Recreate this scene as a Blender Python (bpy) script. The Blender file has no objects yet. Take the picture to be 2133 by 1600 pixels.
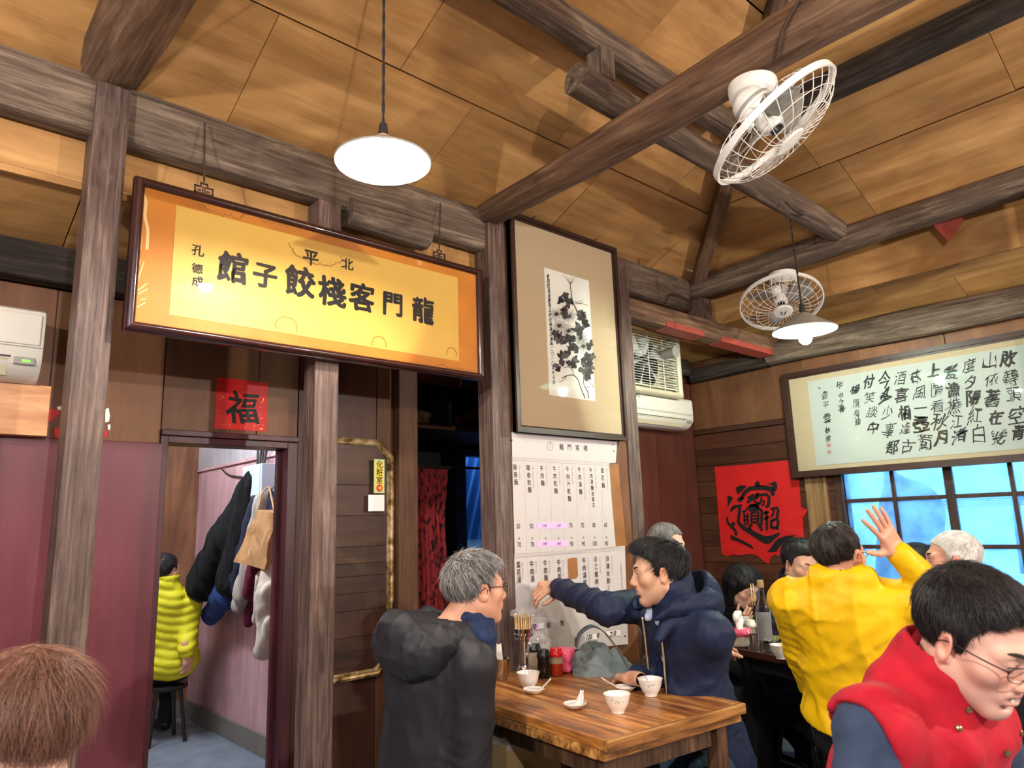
import bpy, bmesh, math, random
import numpy as np
from mathutils import Matrix, Vector
random.seed(7); np.random.seed(7)
SC = bpy.context.scene
COL = SC.collection
PI = math.pi
# ------------------------------------------------------------------ camera
F_PX, CX, CY, CAM_H = 1485.0, 1066.5, 800.0, 1.40
def _dirpx(u, v): return np.array([u - CX, -(v - CY), -F_PX]) / F_PX
_ax = []
for _p in ((2748, 1037), (-293, 1141), (850, -6700)):      # vanishing points of the two walls and the verticals
    _d = _dirpx(*_p); _ax.append(_d / np.linalg.norm(_d))
_U, _S, _V = np.linalg.svd(np.array(_ax)); RC = _U @ _V
C0 = np.array([0, 0, CAM_H])
cam_data = bpy.data.cameras.new('camera'); cam = bpy.data.objects.new('camera', cam_data); COL.objects.link(cam)
cam_data.sensor_fit = 'HORIZONTAL'; cam_data.sensor_width = 36.0; cam_data.lens = F_PX / 2133 * 36
cam_data.clip_start = 0.02; cam_data.clip_end = 200
_m = Matrix([list(RC[i]) + [C0[i]] for i in range(3)] + [[0, 0, 0, 1]])
cam.matrix_world = _m
SC.camera = cam
cam_data.dof.use_dof = True; cam_data.dof.focus_distance = 3.0; cam_data.dof.aperture_fstop = 5.6
def ray(u, v): return RC @ _dirpx(u, v)
def onX(u, v, x): d = ray(u, v); return C0 + d * x / d[0]
def onY(u, v, y): d = ray(u, v); return C0 + d * y / d[1]
def onZ(u, v, z): d = ray(u, v); return C0 + d * (z - CAM_H) / d[2]
def atd(u, v, depth): return C0 + ray(u, v) * depth          # depth along the optical axis
# ------------------------------------------------------------------ world, exposure
W = bpy.data.worlds.new('world'); SC.world = W; W.use_nodes = True
_bg = W.node_tree.nodes['Background']; _bg.inputs[0].default_value = (0.24, 0.60, 1.0, 1); _bg.inputs[1].default_value = 2.7
SC.view_settings.view_transform = 'Standard'; SC.view_settings.look = 'None'
SC.view_settings.exposure = 0.5; SC.view_settings.gamma = 1.0; SC.view_settings.use_curve_mapping = False
# strengths of the lamps, added unseen bulbs included (watts per square metre on the bulb surface)
BULB = 1250.0; BARE = 3300.0; TUBE = 340.0
# ------------------------------------------------------------------ materials
MATS = {}
def srgb(r, g, b):
    f = lambda c: (c / 255 / 12.92) if c / 255 <= 0.04045 else ((c / 255 + 0.055) / 1.055) ** 2.4
    return (f(r), f(g), f(b), 1)
def newmat(name):
    m = bpy.data.materials.new(name); m.use_nodes = True
    nt = m.node_tree; b = nt.nodes['Principled BSDF']; MATS[name] = m
    return m, nt, b
def N(nt, t, **k):
    n = nt.nodes.new(t)
    for a, v in k.items():
        if a.startswith('i_'): n.inputs[a[2:].replace('_', ' ')].default_value = v
        else: setattr(n, a, v)
    return n
def ramp(nt, stops):
    r = nt.nodes.new('ShaderNodeValToRGB'); e = r.color_ramp.elements
    while len(e) < len(stops): e.new(0.5)
    for x, (p, c) in zip(e, stops): x.position = p; x.color = c
    return r
def plain(name, col, rough=0.5, metal=0.0, spec=0.5, var=0.0, bump=0.0, bscale=60, emit=None, es=0, sheen=0, coat=0):
    m, nt, b = newmat(name)
    b.inputs['Base Color'].default_value = col; b.inputs['Roughness'].default_value = rough
    b.inputs['Metallic'].default_value = metal; b.inputs['Specular IOR Level'].default_value = spec
    b.inputs['Sheen Weight'].default_value = sheen; b.inputs['Coat Weight'].default_value = coat
    if emit: b.inputs['Emission Color'].default_value = emit; b.inputs['Emission Strength'].default_value = es
    if var or bump:
        tc = N(nt, 'ShaderNodeTexCoord'); nz = N(nt, 'ShaderNodeTexNoise'); nz.inputs['Scale'].default_value = bscale; nz.inputs['Detail'].default_value = 5
        nt.links.new(tc.outputs['Object'], nz.inputs['Vector'])
        if var:
            d = tuple(max(0, c * (1 - var)) for c in col[:3]) + (1,); l = tuple(min(1, c * (1 + var)) for c in col[:3]) + (1,)
            r = ramp(nt, [(0.3, d), (0.7, l)]); nt.links.new(nz.outputs['Fac'], r.inputs['Fac']); nt.links.new(r.outputs[0], b.inputs['Base Color'])
        if bump:
            bp = N(nt, 'ShaderNodeBump'); bp.inputs['Strength'].default_value = bump; bp.inputs['Distance'].default_value = 0.004
            nt.links.new(nz.outputs['Fac'], bp.inputs['Height']); nt.links.new(bp.outputs[0], b.inputs['Normal'])
    return m
def wood(name, dark, mid, light, axis='x', scale=1.0, rough=0.6, bump=0.5, stretch=14, worn=None, wornf=0.0, spec=0.4, knots=0.0, rnd=0.0):
    """procedural wood, grain along the local axis"""
    m, nt, b = newmat(name); L = nt.links.new
    tc = N(nt, 'ShaderNodeTexCoord'); mp = N(nt, 'ShaderNodeMapping')
    s = [stretch, stretch, stretch]; s['xyz'.index(axis)] = 1.0
    mp.inputs['Scale'].default_value = [x * scale for x in s]
    oi = N(nt, 'ShaderNodeObjectInfo'); mul = N(nt, 'ShaderNodeVectorMath', operation='SCALE'); mul.inputs['Scale'].default_value = 37.0
    cmb = N(nt, 'ShaderNodeCombineXYZ'); L(oi.outputs['Random'], cmb.inputs[0]); L(oi.outputs['Random'], cmb.inputs[1]); L(oi.outputs['Random'], cmb.inputs[2])
    L(cmb.outputs[0], mul.inputs[0]); add = N(nt, 'ShaderNodeVectorMath', operation='ADD')
    L(tc.outputs['Object'], add.inputs[0]); L(mul.outputs[0], add.inputs[1]); L(add.outputs[0], mp.inputs['Vector'])
    n1 = N(nt, 'ShaderNodeTexNoise'); n1.inputs['Scale'].default_value = 2.2; n1.inputs['Detail'].default_value = 8; n1.inputs['Roughness'].default_value = 0.62; n1.inputs['Distortion'].default_value = 0.6
    L(mp.outputs[0], n1.inputs['Vector'])
    r = ramp(nt, [(0.30, dark), (0.52, mid), (0.72, light)]); L(n1.outputs['Fac'], r.inputs['Fac'])
    out = r.outputs[0]
    n2 = N(nt, 'ShaderNodeTexNoise'); n2.inputs['Scale'].default_value = 3.0; n2.inputs['Detail'].default_value = 4; L(add.outputs[0], n2.inputs['Vector'])
    mx = N(nt, 'ShaderNodeMix', data_type='RGBA', blend_type='MULTIPLY'); mx.inputs['Factor'].default_value = 0.55
    r2 = ramp(nt, [(0.3, (0.55, 0.55, 0.55, 1)), (0.7, (1.2, 1.2, 1.2, 1))]); L(n2.outputs['Fac'], r2.inputs['Fac'])
    L(out, mx.inputs['A']); L(r2.outputs[0], mx.inputs['B']); out = mx.outputs['Result']
    if worn:
        n3 = N(nt, 'ShaderNodeTexNoise'); n3.inputs['Scale'].default_value = 5.0; n3.inputs['Detail'].default_value = 9; n3.inputs['Roughness'].default_value = 0.7
        mp2 = N(nt, 'ShaderNodeMapping'); s2 = [3, 3, 3]; s2['xyz'.index(axis)] = 0.8; mp2.inputs['Scale'].default_value = s2
        L(add.outputs[0], mp2.inputs['Vector']); L(mp2.outputs[0], n3.inputs['Vector'])
        r3 = ramp(nt, [(0.52, (0, 0, 0, 1)), (0.68, (wornf, wornf, wornf, 1))]); L(n3.outputs['Fac'], r3.inputs['Fac'])
        m3 = N(nt, 'ShaderNodeMix', data_type='RGBA'); L(r3.outputs[0], m3.inputs['Factor']); L(out, m3.inputs['A']); m3.inputs['B'].default_value = worn; out = m3.outputs['Result']
    if rnd:
        hs = N(nt, 'ShaderNodeHueSaturation'); mr = N(nt, 'ShaderNodeMapRange'); mr.inputs['To Min'].default_value = 1 - rnd; mr.inputs['To Max'].default_value = 1 + rnd
        L(oi.outputs['Random'], mr.inputs['Value']); L(mr.outputs[0], hs.inputs['Value']); L(out, hs.inputs['Color']); out = hs.outputs[0]
    L(out, b.inputs['Base Color']); b.inputs['Roughness'].default_value = rough; b.inputs['Specular IOR Level'].default_value = spec
    bp = N(nt, 'ShaderNodeBump'); bp.inputs['Strength'].default_value = bump; bp.inputs['Distance'].default_value = 0.006
    L(n1.outputs['Fac'], bp.inputs['Height']); L(bp.outputs[0], b.inputs['Normal'])
    return m
# ------------------------------------------------------------------ object helpers
def tag(o, label=None, cat=None, group=None, kind=None):
    if label: o['label'] = label
    if cat: o['category'] = cat
    if group: o['group'] = group
    if kind: o['kind'] = kind
    return o
def thing(name, label, cat, loc, group=None):
    o = bpy.data.objects.new(name, None); COL.objects.link(o); o.location = Vector(loc); o.empty_display_size = 0.1
    return tag(o, label, cat, group)
def abs_loc(o):
    v = Vector((0, 0, 0))
    while o is not None: v += o.location; o = o.parent
    return v
def obj(name, verts, faces, mat, parent=None, smooth=False, autos=None, local=False):
    """one mesh object; verts in world coordinates, moved into the (unrotated) parent's frame"""
    me = bpy.data.meshes.new(name)
    v = np.asarray(verts, dtype=float)
    if parent is not None and not local: v = v - np.array(abs_loc(parent))
    me.from_pydata(v.tolist(), [], [list(map(int, f)) for f in faces]); me.update()
    if mat is not None: me.materials.append(MATS[mat] if isinstance(mat, str) else mat)
    if smooth:
        me.polygons.foreach_set('use_smooth', [True] * len(me.polygons))
        if autos is not None: me.set_sharp_from_angle(angle=math.radians(autos))
    o = bpy.data.objects.new(name, me); COL.objects.link(o); o.parent = parent
    return o
class MB:
    """collects shapes for one mesh"""
    def __init__(s): s.v = []; s.f = []; s.n = 0
    def add(s, v, f):
        v = np.asarray(v, float).reshape(-1, 3); s.v.append(v); s.f += [[i + s.n for i in q] for q in f]; s.n += len(v); return s
    def box(s, a, b, M=None, bev=0.0):
        v, f = boxm(a, b, bev)
        if M is not None: v = v @ M[:3, :3].T + M[:3, 3]
        return s.add(v, f)
    def tube(s, pts, r, n=8, cap=True): return s.add(*tubem(pts, r, n, cap))
    def lathe(s, prof, c=(0, 0, 0), n=32, axis=None, closed=False): return s.add(*lathem(prof, c, n, axis, closed))
    def prism(s, poly, M, d): return s.add(*prismm(poly, M, d))
    def build(s, name, mat, parent=None, smooth=False, autos=None):
        return obj(name, np.concatenate(s.v), s.f, mat, parent, smooth, autos)
def boxm(a, b, bev=0.0):
    lo = np.array([min(p, q) for p, q in zip(a, b)], float); hi = np.array([max(p, q) for p, q in zip(a, b)], float)
    if bev <= 0:
        v = np.array([[x, y, z] for x in (lo[0], hi[0]) for y in (lo[1], hi[1]) for z in (lo[2], hi[2])])
        return v, [[0, 1, 3, 2], [4, 6, 7, 5], [0, 4, 5, 1], [2, 3, 7, 6], [0, 2, 6, 4], [1, 5, 7, 3]]
    bm = bmesh.new(); bmesh.ops.create_cube(bm, size=1.0)
    for x in bm.verts: x.co = Vector([(lo[i] + hi[i]) / 2 + x.co[i] * (hi[i] - lo[i]) for i in range(3)])
    bev = min(bev, 0.45 * float((hi - lo).min()))
    bmesh.ops.bevel(bm, geom=list(bm.edges), offset=bev, segments=2, affect='EDGES', profile=0.6)
    bm.verts.ensure_lookup_table(); bm.verts.index_update()
    v = np.array([x.co[:] for x in bm.verts]); f = [[q.index for q in p.verts] for p in bm.faces]; bm.free()
    return v, f
def frame_of(d):
    d = np.asarray(d, float); d = d / np.linalg.norm(d)
    u = np.array([0, 0, 1.0]) if abs(d[2]) < 0.9 else np.array([1.0, 0, 0])
    a = np.cross(u, d); a /= np.linalg.norm(a); return a, np.cross(d, a)
def tubem(pts, r, n=8, cap=True):
    P = np.asarray(pts, float); k = len(P); r = np.broadcast_to(np.asarray(r, float), (k,))
    T = np.gradient(P, axis=0); T /= np.linalg.norm(T, axis=1)[:, None] + 1e-12
    a, b = frame_of(T[0]); V = []
    for i in range(k):
        a = a - T[i] * a.dot(T[i]); a /= np.linalg.norm(a); b = np.cross(T[i], a)
        for j in range(n):
            t = 2 * PI * j / n; V.append(P[i] + r[i] * (math.cos(t) * a + math.sin(t) * b))
    Fc = [[i * n + j, i * n + (j + 1) % n, (i + 1) * n + (j + 1) % n, (i + 1) * n + j] for i in range(k - 1) for j in range(n)]
    if cap: Fc += [list(range(n))[::-1], [(k - 1) * n + j for j in range(n)]]
    return np.array(V), Fc
def lathem(prof, c=(0, 0, 0), n=32, axis=None, closed=False):
    """profile of (r,z) turned about z (or a given 3x3 basis)"""
    V = []; k = len(prof)
    for r, z in prof:
        for j in range(n):
            t = 2 * PI * j / n; V.append([r * math.cos(t), r * math.sin(t), z])
    V = np.array(V); 
    if axis is not None: V = V @ np.asarray(axis).T
    V = V + np.array(c)
    Fc = [[i * n + j, i * n + (j + 1) % n, (i + 1) * n + (j + 1) % n, (i + 1) * n + j] for i in range(k - 1) for j in range(n)]
    if not closed:
        if prof[0][0] > 1e-6: Fc.append(list(range(n))[::-1])
        if prof[-1][0] > 1e-6: Fc.append([(k - 1) * n + j for j in range(n)])
    return V, Fc
def prismm(poly, M, d):
    """2D polygon in the local xy of M (4x4), extruded along local z by d"""
    k = len(poly); V = np.array([[x, y, 0] for x, y in poly] + [[x, y, d] for x, y in poly], float)
    V = V @ M[:3, :3].T + M[:3, 3]
    Fc = [list(range(k))[::-1], list(range(k, 2 * k))] + [[i, (i + 1) % k, k + (i + 1) % k, k + i] for i in range(k)]
    return V, Fc
def basis(o, x, y, z=None):
    M = np.eye(4); x = np.asarray(x, float); x = x / np.linalg.norm(x); y = np.asarray(y, float); y = y - x * x.dot(y); y /= np.linalg.norm(y)
    M[:3, 0] = x; M[:3, 1] = y; M[:3, 2] = np.cross(x, y); M[:3, 3] = o; return M
def box(name, a, b, mat, parent=None, bev=0.0, smooth=False):
    v, f = boxm(a, b, bev); return obj(name, v, f, mat, parent, smooth)
def beam_between(name, p, q, w, h, mat, parent=None, bev=0.008, up=(0, 0, 1), over=(0, 0)):
    """squared timber from p to q, local x along its length"""
    p = np.asarray(p, float); q = np.asarray(q, float); L = np.linalg.norm(q - p)
    v, f = boxm((-over[0], -w / 2, -h / 2), (L + over[1], w / 2, h / 2), bev)
    return place_local(name, v, f, mat, p, q - p, up, parent)
def place_local(name, v, f, mat, o, xdir, up=(0, 0, 1), parent=None, smooth=False, autos=None):
    x = np.asarray(xdir, float); x = x / np.linalg.norm(x); u = np.asarray(up, float); y = np.cross(u, x); y /= np.linalg.norm(y); z = np.cross(x, y)
    ob = obj(name, v, f, mat, None, smooth, autos)
    M = Matrix([[x[i], y[i], z[i], o[i]] for i in range(3)] + [[0, 0, 0, 1]])
    if parent is not None:
        ob.parent = parent; M = Matrix.Translation(-abs_loc(parent)) @ M
    ob.matrix_basis = M
    return ob
def log_between(name, pts, radii, mat, n=20, rough=0.006, seed=0, flat=None, parent=None):
    """hewn round timber through pts, mesh local x along first->last"""
    P = np.asarray(pts, float); o = P[0].copy(); d = P[-1] - P[0]; L = np.linalg.norm(d); x = d / L
    y = np.cross((0, 0, 1), x); y /= np.linalg.norm(y); z = np.cross(x, y); B = np.array([x, y, z])
    loc = (P - o) @ B.T
    k = 26; t = np.linspace(0, L, k); cy = np.interp(t, loc[:, 0], loc[:, 1]); cz = np.interp(t, loc[:, 0], loc[:, 2])
    for _ in range(6):
        cy[1:-1] = (cy[:-2] + 2 * cy[1:-1] + cy[2:]) / 4; cz[1:-1] = (cz[:-2] + 2 * cz[1:-1] + cz[2:]) / 4
    rr = np.interp(t, loc[:, 0], radii); rs = np.random.RandomState(seed); ph = rs.rand(8) * 7
    V = []
    for i in range(k):
        for j in range(n):
            a = 2 * PI * j / n
            r = rr[i] + rough * (math.sin(3 * a + ph[0] + t[i] * 2) * 0.5 + math.sin(5 * a + ph[1] - t[i] * 1.3) * 0.35 + math.sin(t[i] * 5 + ph[2] + 2 * a) * 0.4)
            if flat: 
                m = max(abs(math.cos(a)), abs(math.sin(a))); r = min(r, rr[i] * flat / m)
            V.append([t[i], cy[i] + r * math.cos(a), cz[i] + r * math.sin(a)])
    Fc = [[i * n + j, i * n + (j + 1) % n, (i + 1) * n + (j + 1) % n, (i + 1) * n + j] for i in range(k - 1) for j in range(n)]
    Fc += [list(range(n))[::-1], [(k - 1) * n + j for j in range(n)]]
    return place_local(name, np.array(V), Fc, mat, o, d, parent=parent, smooth=True, autos=45)
def rot_to(yaw): c, s = math.cos(yaw), math.sin(yaw); return np.array([[c, -s, 0], [s, c, 0], [0, 0, 1]])
# ------------------------------------------------------------------ lettering
_txt = {}
def glyph_mesh(s, size, bold=0.0, align='CENTER'):
    key = (s, round(size, 5), round(bold, 5), align)
    if key in _txt: return _txt[key]
    cu = bpy.data.curves.new('lettering', 'FONT'); cu.body = s; cu.size = size; cu.align_x = align; cu.align_y = 'CENTER'; cu.offset = bold; cu.resolution_u = 3; cu.fill_mode = 'FRONT' if hasattr(cu, 'fill_mode') else cu.fill_mode
    o = bpy.data.objects.new('lettering', cu); COL.objects.link(o)
    dg = bpy.context.evaluated_depsgraph_get(); dg.update()
    me = bpy.data.meshes.new_from_object(o.evaluated_get(dg))
    v = np.array([x.co[:] for x in me.vertices]) if len(me.vertices) else np.zeros((0, 3)); f = [list(p.vertices) for p in me.polygons]
    bpy.data.objects.remove(o); bpy.data.curves.remove(cu); bpy.data.meshes.remove(me)
    _txt[key] = (v, f); return v, f
def write(mb, s, M, size, bold=0.0, at=(0, 0), warp=0.0, seed=0, sx=1.0, sy=1.0, shear=0.0, align='CENTER', centre=True):
    """adds lettering to mb in the local xy plane of M"""
    v, f = glyph_mesh(s, size, 0.0, align)
    if not len(v): return
    v = v.copy()
    if centre and align == 'CENTER': v[:, :2] -= (v[:, :2].max(0) + v[:, :2].min(0)) / 2
    v[:, 0] = v[:, 0] * sx + v[:, 1] * shear; v[:, 1] *= sy
    if warp:
        rs = np.random.RandomState(seed); k = rs.normal(0, 1, (6, 2)) * 5 / size; ph = rs.rand(6) * 7; am = rs.normal(0, 1, (6, 2)) * warp * size
        d = np.zeros((len(v), 2))
        for i in range(6): d += np.sin(v[:, :2] @ k[i] + ph[i])[:, None] * am[i]
        v[:, :2] += d
    v[:, 0] += at[0]; v[:, 1] += at[1]
    for j in range(6 if bold > 0 else 1):
        w = v.copy()
        if bold > 0: w[:, 0] += bold * math.cos(j * PI / 3); w[:, 1] += bold * math.sin(j * PI / 3); w[:, 2] += j * 2e-5
        mb.add(w @ M[:3, :3].T + M[:3, 3], f)
def letter(name, mat, parent, s, M, size, bold=0.0, **k):
    mb = MB(); write(mb, s, M, size, bold, **k); return mb.build(name, mat, parent) if mb.n else None
def planeY(x, y, z): return basis((x, y, z), (1, 0, 0), (0, 0, 1))          # faces -y
def planeX(x, y, z): return basis((x, y, z), (0, -1, 0), (0, 0, 1))         # faces -x
def stroke(mb, pts, w, M, z=0.0):
    """brush stroke: ribbon of varying width in the plane of M"""
    P = np.asarray(pts, float); w = np.broadcast_to(np.asarray(w, float), (len(P),))
    T = np.gradient(P, axis=0); T /= np.linalg.norm(T, axis=1)[:, None] + 1e-9; Nn = np.stack([-T[:, 1], T[:, 0]], 1)
    A = P + Nn * w[:, None] / 2; B = P - Nn * w[:, None] / 2
    V = np.concatenate([np.c_[A, np.full(len(P), z)], np.c_[B, np.full(len(P), z)]]); k = len(P)
    mb.add(V @ M[:3, :3].T + M[:3, 3], [[i, k + i, k + i + 1, i + 1] for i in range(k - 1)])
def smooth_path(pts, n=24):
    P = np.asarray(pts, float)
    if len(P) < 3: return np.array([P[0] + (P[-1] - P[0]) * t for t in np.linspace(0, 1, n)])
    Q = np.concatenate([[2 * P[0] - P[1]], P, [2 * P[-1] - P[-2]]]); out = []
    m = len(P) - 1
    for t in np.linspace(0, m - 1e-6, n):
        i = int(t); u = t - i; a, b, c, d = Q[i], Q[i + 1], Q[i + 2], Q[i + 3]
        out.append(0.5 * ((2 * b) + (-a + c) * u + (2 * a - 5 * b + 4 * c - d) * u * u + (-a + 3 * b - 3 * c + d) * u ** 3))
    return np.array(out)
# ------------------------------------------------------------------ surface materials
wood('plywood', srgb(152, 110, 64), srgb(184, 138, 84), srgb(204, 160, 104), 'x', 0.5, 0.55, 0.06, 9, worn=srgb(140, 86, 46), wornf=0.35, rnd=0.10, spec=0.3)
wood('plywood_y', srgb(152, 110, 64), srgb(184, 138, 84), srgb(204, 160, 104), 'y', 0.5, 0.55, 0.06, 9, worn=srgb(140, 86, 46), wornf=0.25, spec=0.3)
wood('timber', srgb(64, 52, 44), srgb(100, 84, 72), srgb(142, 124, 106), 'x', 1.3, 0.75, 0.9, 16, worn=srgb(150, 132, 112), wornf=0.45, rnd=0.12, spec=0.25)
wood('timber_brown', srgb(70, 50, 38), srgb(112, 84, 64), srgb(150, 120, 94), 'x', 1.1, 0.7, 0.7, 14, worn=srgb(156, 128, 100), wornf=0.35, rnd=0.1, spec=0.3)
wood('timber_black', srgb(30, 25, 22), srgb(54, 46, 40), srgb(88, 77, 66), 'x', 1.2, 0.8, 0.8, 16, worn=srgb(96, 86, 74), wornf=0.4, spec=0.25)
wood('post_wood', srgb(58, 42, 38), srgb(96, 75, 67), srgb(134, 112, 101), 'z', 1.6, 0.5, 0.7, 22, worn=srgb(150, 130, 116), wornf=0.35, rnd=0.08, spec=0.4)
wood('post_brown', srgb(80, 52, 35), srgb(96, 64, 43), srgb(110, 77, 53), 'z', 1.4, 0.55, 0.4, 16, worn=srgb(130, 96, 66), wornf=0.3)
wood('wall_ply', srgb(104, 66, 42), srgb(120, 79, 51), srgb(134, 92, 61), 'z', 0.6, 0.5, 0.06, 6, worn=srgb(88, 52, 30), wornf=0.5, rnd=0.12)
wood('wall_dark', srgb(60, 35, 24), srgb(72, 42, 29), srgb(84, 51, 36), 'z', 0.8, 0.45, 0.15, 9, rnd=0.15)
wood('board_dark', srgb(62, 34, 21), srgb(80, 44, 27), srgb(98, 57, 34), 'y', 0.9, 0.5, 0.25, 12, rnd=0.2)
wood('redwood_panel', srgb(74, 36, 28), srgb(84, 42, 32), srgb(94, 50, 38), 'z', 0.8, 0.4, 0.1, 9, rnd=0.1)
wood('light_wood', srgb(182, 120, 78), srgb(214, 154, 106), srgb(228, 172, 126), 'x', 0.9, 0.35, 0.05, 12)
wood('pale_board', srgb(104, 76, 48), srgb(146, 112, 74), srgb(170, 136, 94), 'z', 1.0, 0.5, 0.3, 14)
wood('purple_paint', srgb(80, 32, 43), srgb(94, 40, 50), srgb(106, 50, 59), 'z', 0.5, 0.38, 0.05, 5)
wood('plum_frame', srgb(48, 18, 26), srgb(72, 30, 38), srgb(90, 44, 50), 'z', 0.8, 0.4, 0.1, 8)
wood('hall_pink', srgb(168, 128, 132), srgb(192, 154, 156), srgb(206, 174, 172), 'z', 0.5, 0.4, 0.05, 8)
wood('hall_grey', srgb(150, 146, 150), srgb(170, 166, 168), srgb(186, 180, 182), 'z', 0.5, 0.5, 0.05, 8)
wood('hall_brown', srgb(96, 62, 42), srgb(126, 84, 58), srgb(146, 104, 74), 'z', 0.6, 0.5, 0.1, 8)
plain('floor_vinyl', srgb(120, 130, 142), 0.35, var=0.25, bump=0.05, bscale=7)
plain('grey_skirting', srgb(112, 108, 102), 0.5, var=0.15, bscale=8)
plain('gap_dark', srgb(22, 16, 12), 0.9)
plain('black_gap', srgb(10, 9, 9), 0.9)
plain('red_tape', srgb(160, 70, 58), 0.5, var=0.12, bscale=14)
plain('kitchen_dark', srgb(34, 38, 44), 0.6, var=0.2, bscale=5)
YP, YW, XB, XT = 2.65, 3.20, 4.80, 4.20
SLOPE = 0.42
def struct(o): o['kind'] = 'structure'; return o
# floor
struct(box('floor', (-3.1, -3.1, -0.08), (5.0, 7.0, 0.0), 'floor_vinyl'))
# ------------------------------------------------------------------ back wall (plane of the door and the gilt frame)
DL, DR, DT = 0.92, 1.447, 1.785
mb = MB()
for a, b in (((-3.1, YW, 0), (DL - 0.03, YW + 0.07, 3.0)), ((DL - 0.03, YW, DT + 0.035), (DR + 0.05, YW + 0.07, 3.0)), ((DR + 0.05, YW, 0), (2.146, YW + 0.07, 3.0)),
             ((3.4, YW, 0), (5.0, YW + 0.07, 3.0)), ((2.146, YW, 2.2), (3.4, YW + 0.07, 3.0)), ((3.34, 2.78, 0), (3.40, YW + 0.07, 3.0))): mb.box(a, b)
wall_back = struct(mb.build('wall_back', 'wall_dark'))
def seams(x0, x1, cuts): 
    e = [x0] + [c for c in cuts if x0 < c < x1] + [x1]; return list(zip(e[:-1], e[1:]))
s537 = onY(538, 760, YW)[0]; s117 = onY(117, 650, YW)[0]
for x0, x1 in seams(-3.05, DL - 0.03, [s117 - 1.82, s117 - 0.91, s117]):
    box('plywood_panel', (x0 + 0.002, YW - 0.012, 1.72), (x1 - 0.002, YW - 0.0005, 2.37), 'wall_ply', wall_back, 0.002)
for x0, x1 in seams(DL - 0.03, DR + 0.05, [s537]):
    box('plywood_panel', (x0 + 0.002, YW - 0.012, DT + 0.037), (x1 - 0.002, YW - 0.0005, 2.37), 'wall_ply', wall_back, 0.002)
for x0, x1 in seams(DR + 0.05, 2.03, [1.93]):
    box('plywood_panel', (x0 + 0.002, YW - 0.012, 0.0), (x1 - 0.002, YW - 0.0005, 2.37), 'wall_dark' if x0 < 1.9 else 'post_brown', wall_back, 0.002)
for x0, x1 in seams(3.41, 4.79, [3.85, 4.3]):
    box('plywood_panel', (x0 + 0.002, YW - 0.012, 0.0), (x1 - 0.002, YW - 0.0005, 2.5), 'redwood_panel', wall_back, 0.002)
struct(box('wall_partition', (-3.05, YW - 0.06, 0), (DL - 0.03, YW - 0.013, 1.777), 'purple_paint', None, 0.004))
# door opening with its casing
door = struct(bpy.data.objects.new('door_1', None)); COL.objects.link(door); door.location = (DL, YW, 0)
box('jamb', (DL - 0.03, YW - 0.02, 0), (DL, YW + 0.11, DT + 0.03), 'plum_frame', door, 0.003)
box('jamb', (DR, YW - 0.02, 0), (DR + 0.05, YW + 0.11, DT + 0.03), 'plum_frame', door, 0.003)
box('jamb_stop', (DR - 0.018, YW + 0.05, 0), (DR, YW + 0.075, DT), 'plum_frame', door, 0.002)
box('lintel', (DL, YW - 0.02, DT), (DR, YW + 0.11, DT + 0.03), 'plum_frame', door, 0.003)
box('head_trim', (DL - 0.03, YW - 0.035, DT + 0.03), (DR + 0.05, YW - 0.0125, DT + 0.055), 'plum_frame', door, 0.003)
# ------------------------------------------------------------------ hall behind the door
HX = 2.07
mb = MB(); mb.box((HX, YW + 0.07, 0), (HX + 0.05, 6.3, 2.7)); struct(mb.build('wall_hall_right', 'hall_pink'))
zt = float(onX(490, 965, HX)[2])
struct(box('wall_hall_upper', (HX - 0.012, YW + 0.07, zt + 0.012), (HX - 0.0005, 6.25, 2.69), 'hall_grey'))
struct(box('trim_1', (HX - 0.02, YW + 0.07, zt - 0.012), (HX - 0.0005, 6.25, zt + 0.011), 'hall_pink', None, 0.002))
struct(box('wall_hall_far', (-0.6, 6.25, 0), (HX, 6.31, 2.7), 'hall_brown'))
struct(box('wall_hall_left', (-0.66, YW + 0.07, 0), (-0.6, 6.31, 2.7), 'hall_pink'))
struct(box('ceiling_hall', (-0.66, YW + 0.07, 2.7), (HX + 0.05, 6.31, 2.75), 'hall_grey'))
struct(box('baseboard_hall', (HX - 0.022, YW + 0.12, 0), (HX - 0.0005, 6.23, 0.13), 'grey_skirting', None, 0.004))
struct(box('baseboard_far', (-0.6, 6.228, 0), (HX - 0.022, 6.2495, 0.13), 'grey_skirting', None, 0.004))
# ------------------------------------------------------------------ back room seen past the brown post
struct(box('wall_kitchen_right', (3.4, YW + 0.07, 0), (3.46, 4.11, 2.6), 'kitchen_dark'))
struct(box('ceiling_kitchen', (2.12, YW + 0.07, 2.6), (3.46, 4.11, 2.66), 'kitchen_dark'))
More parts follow.
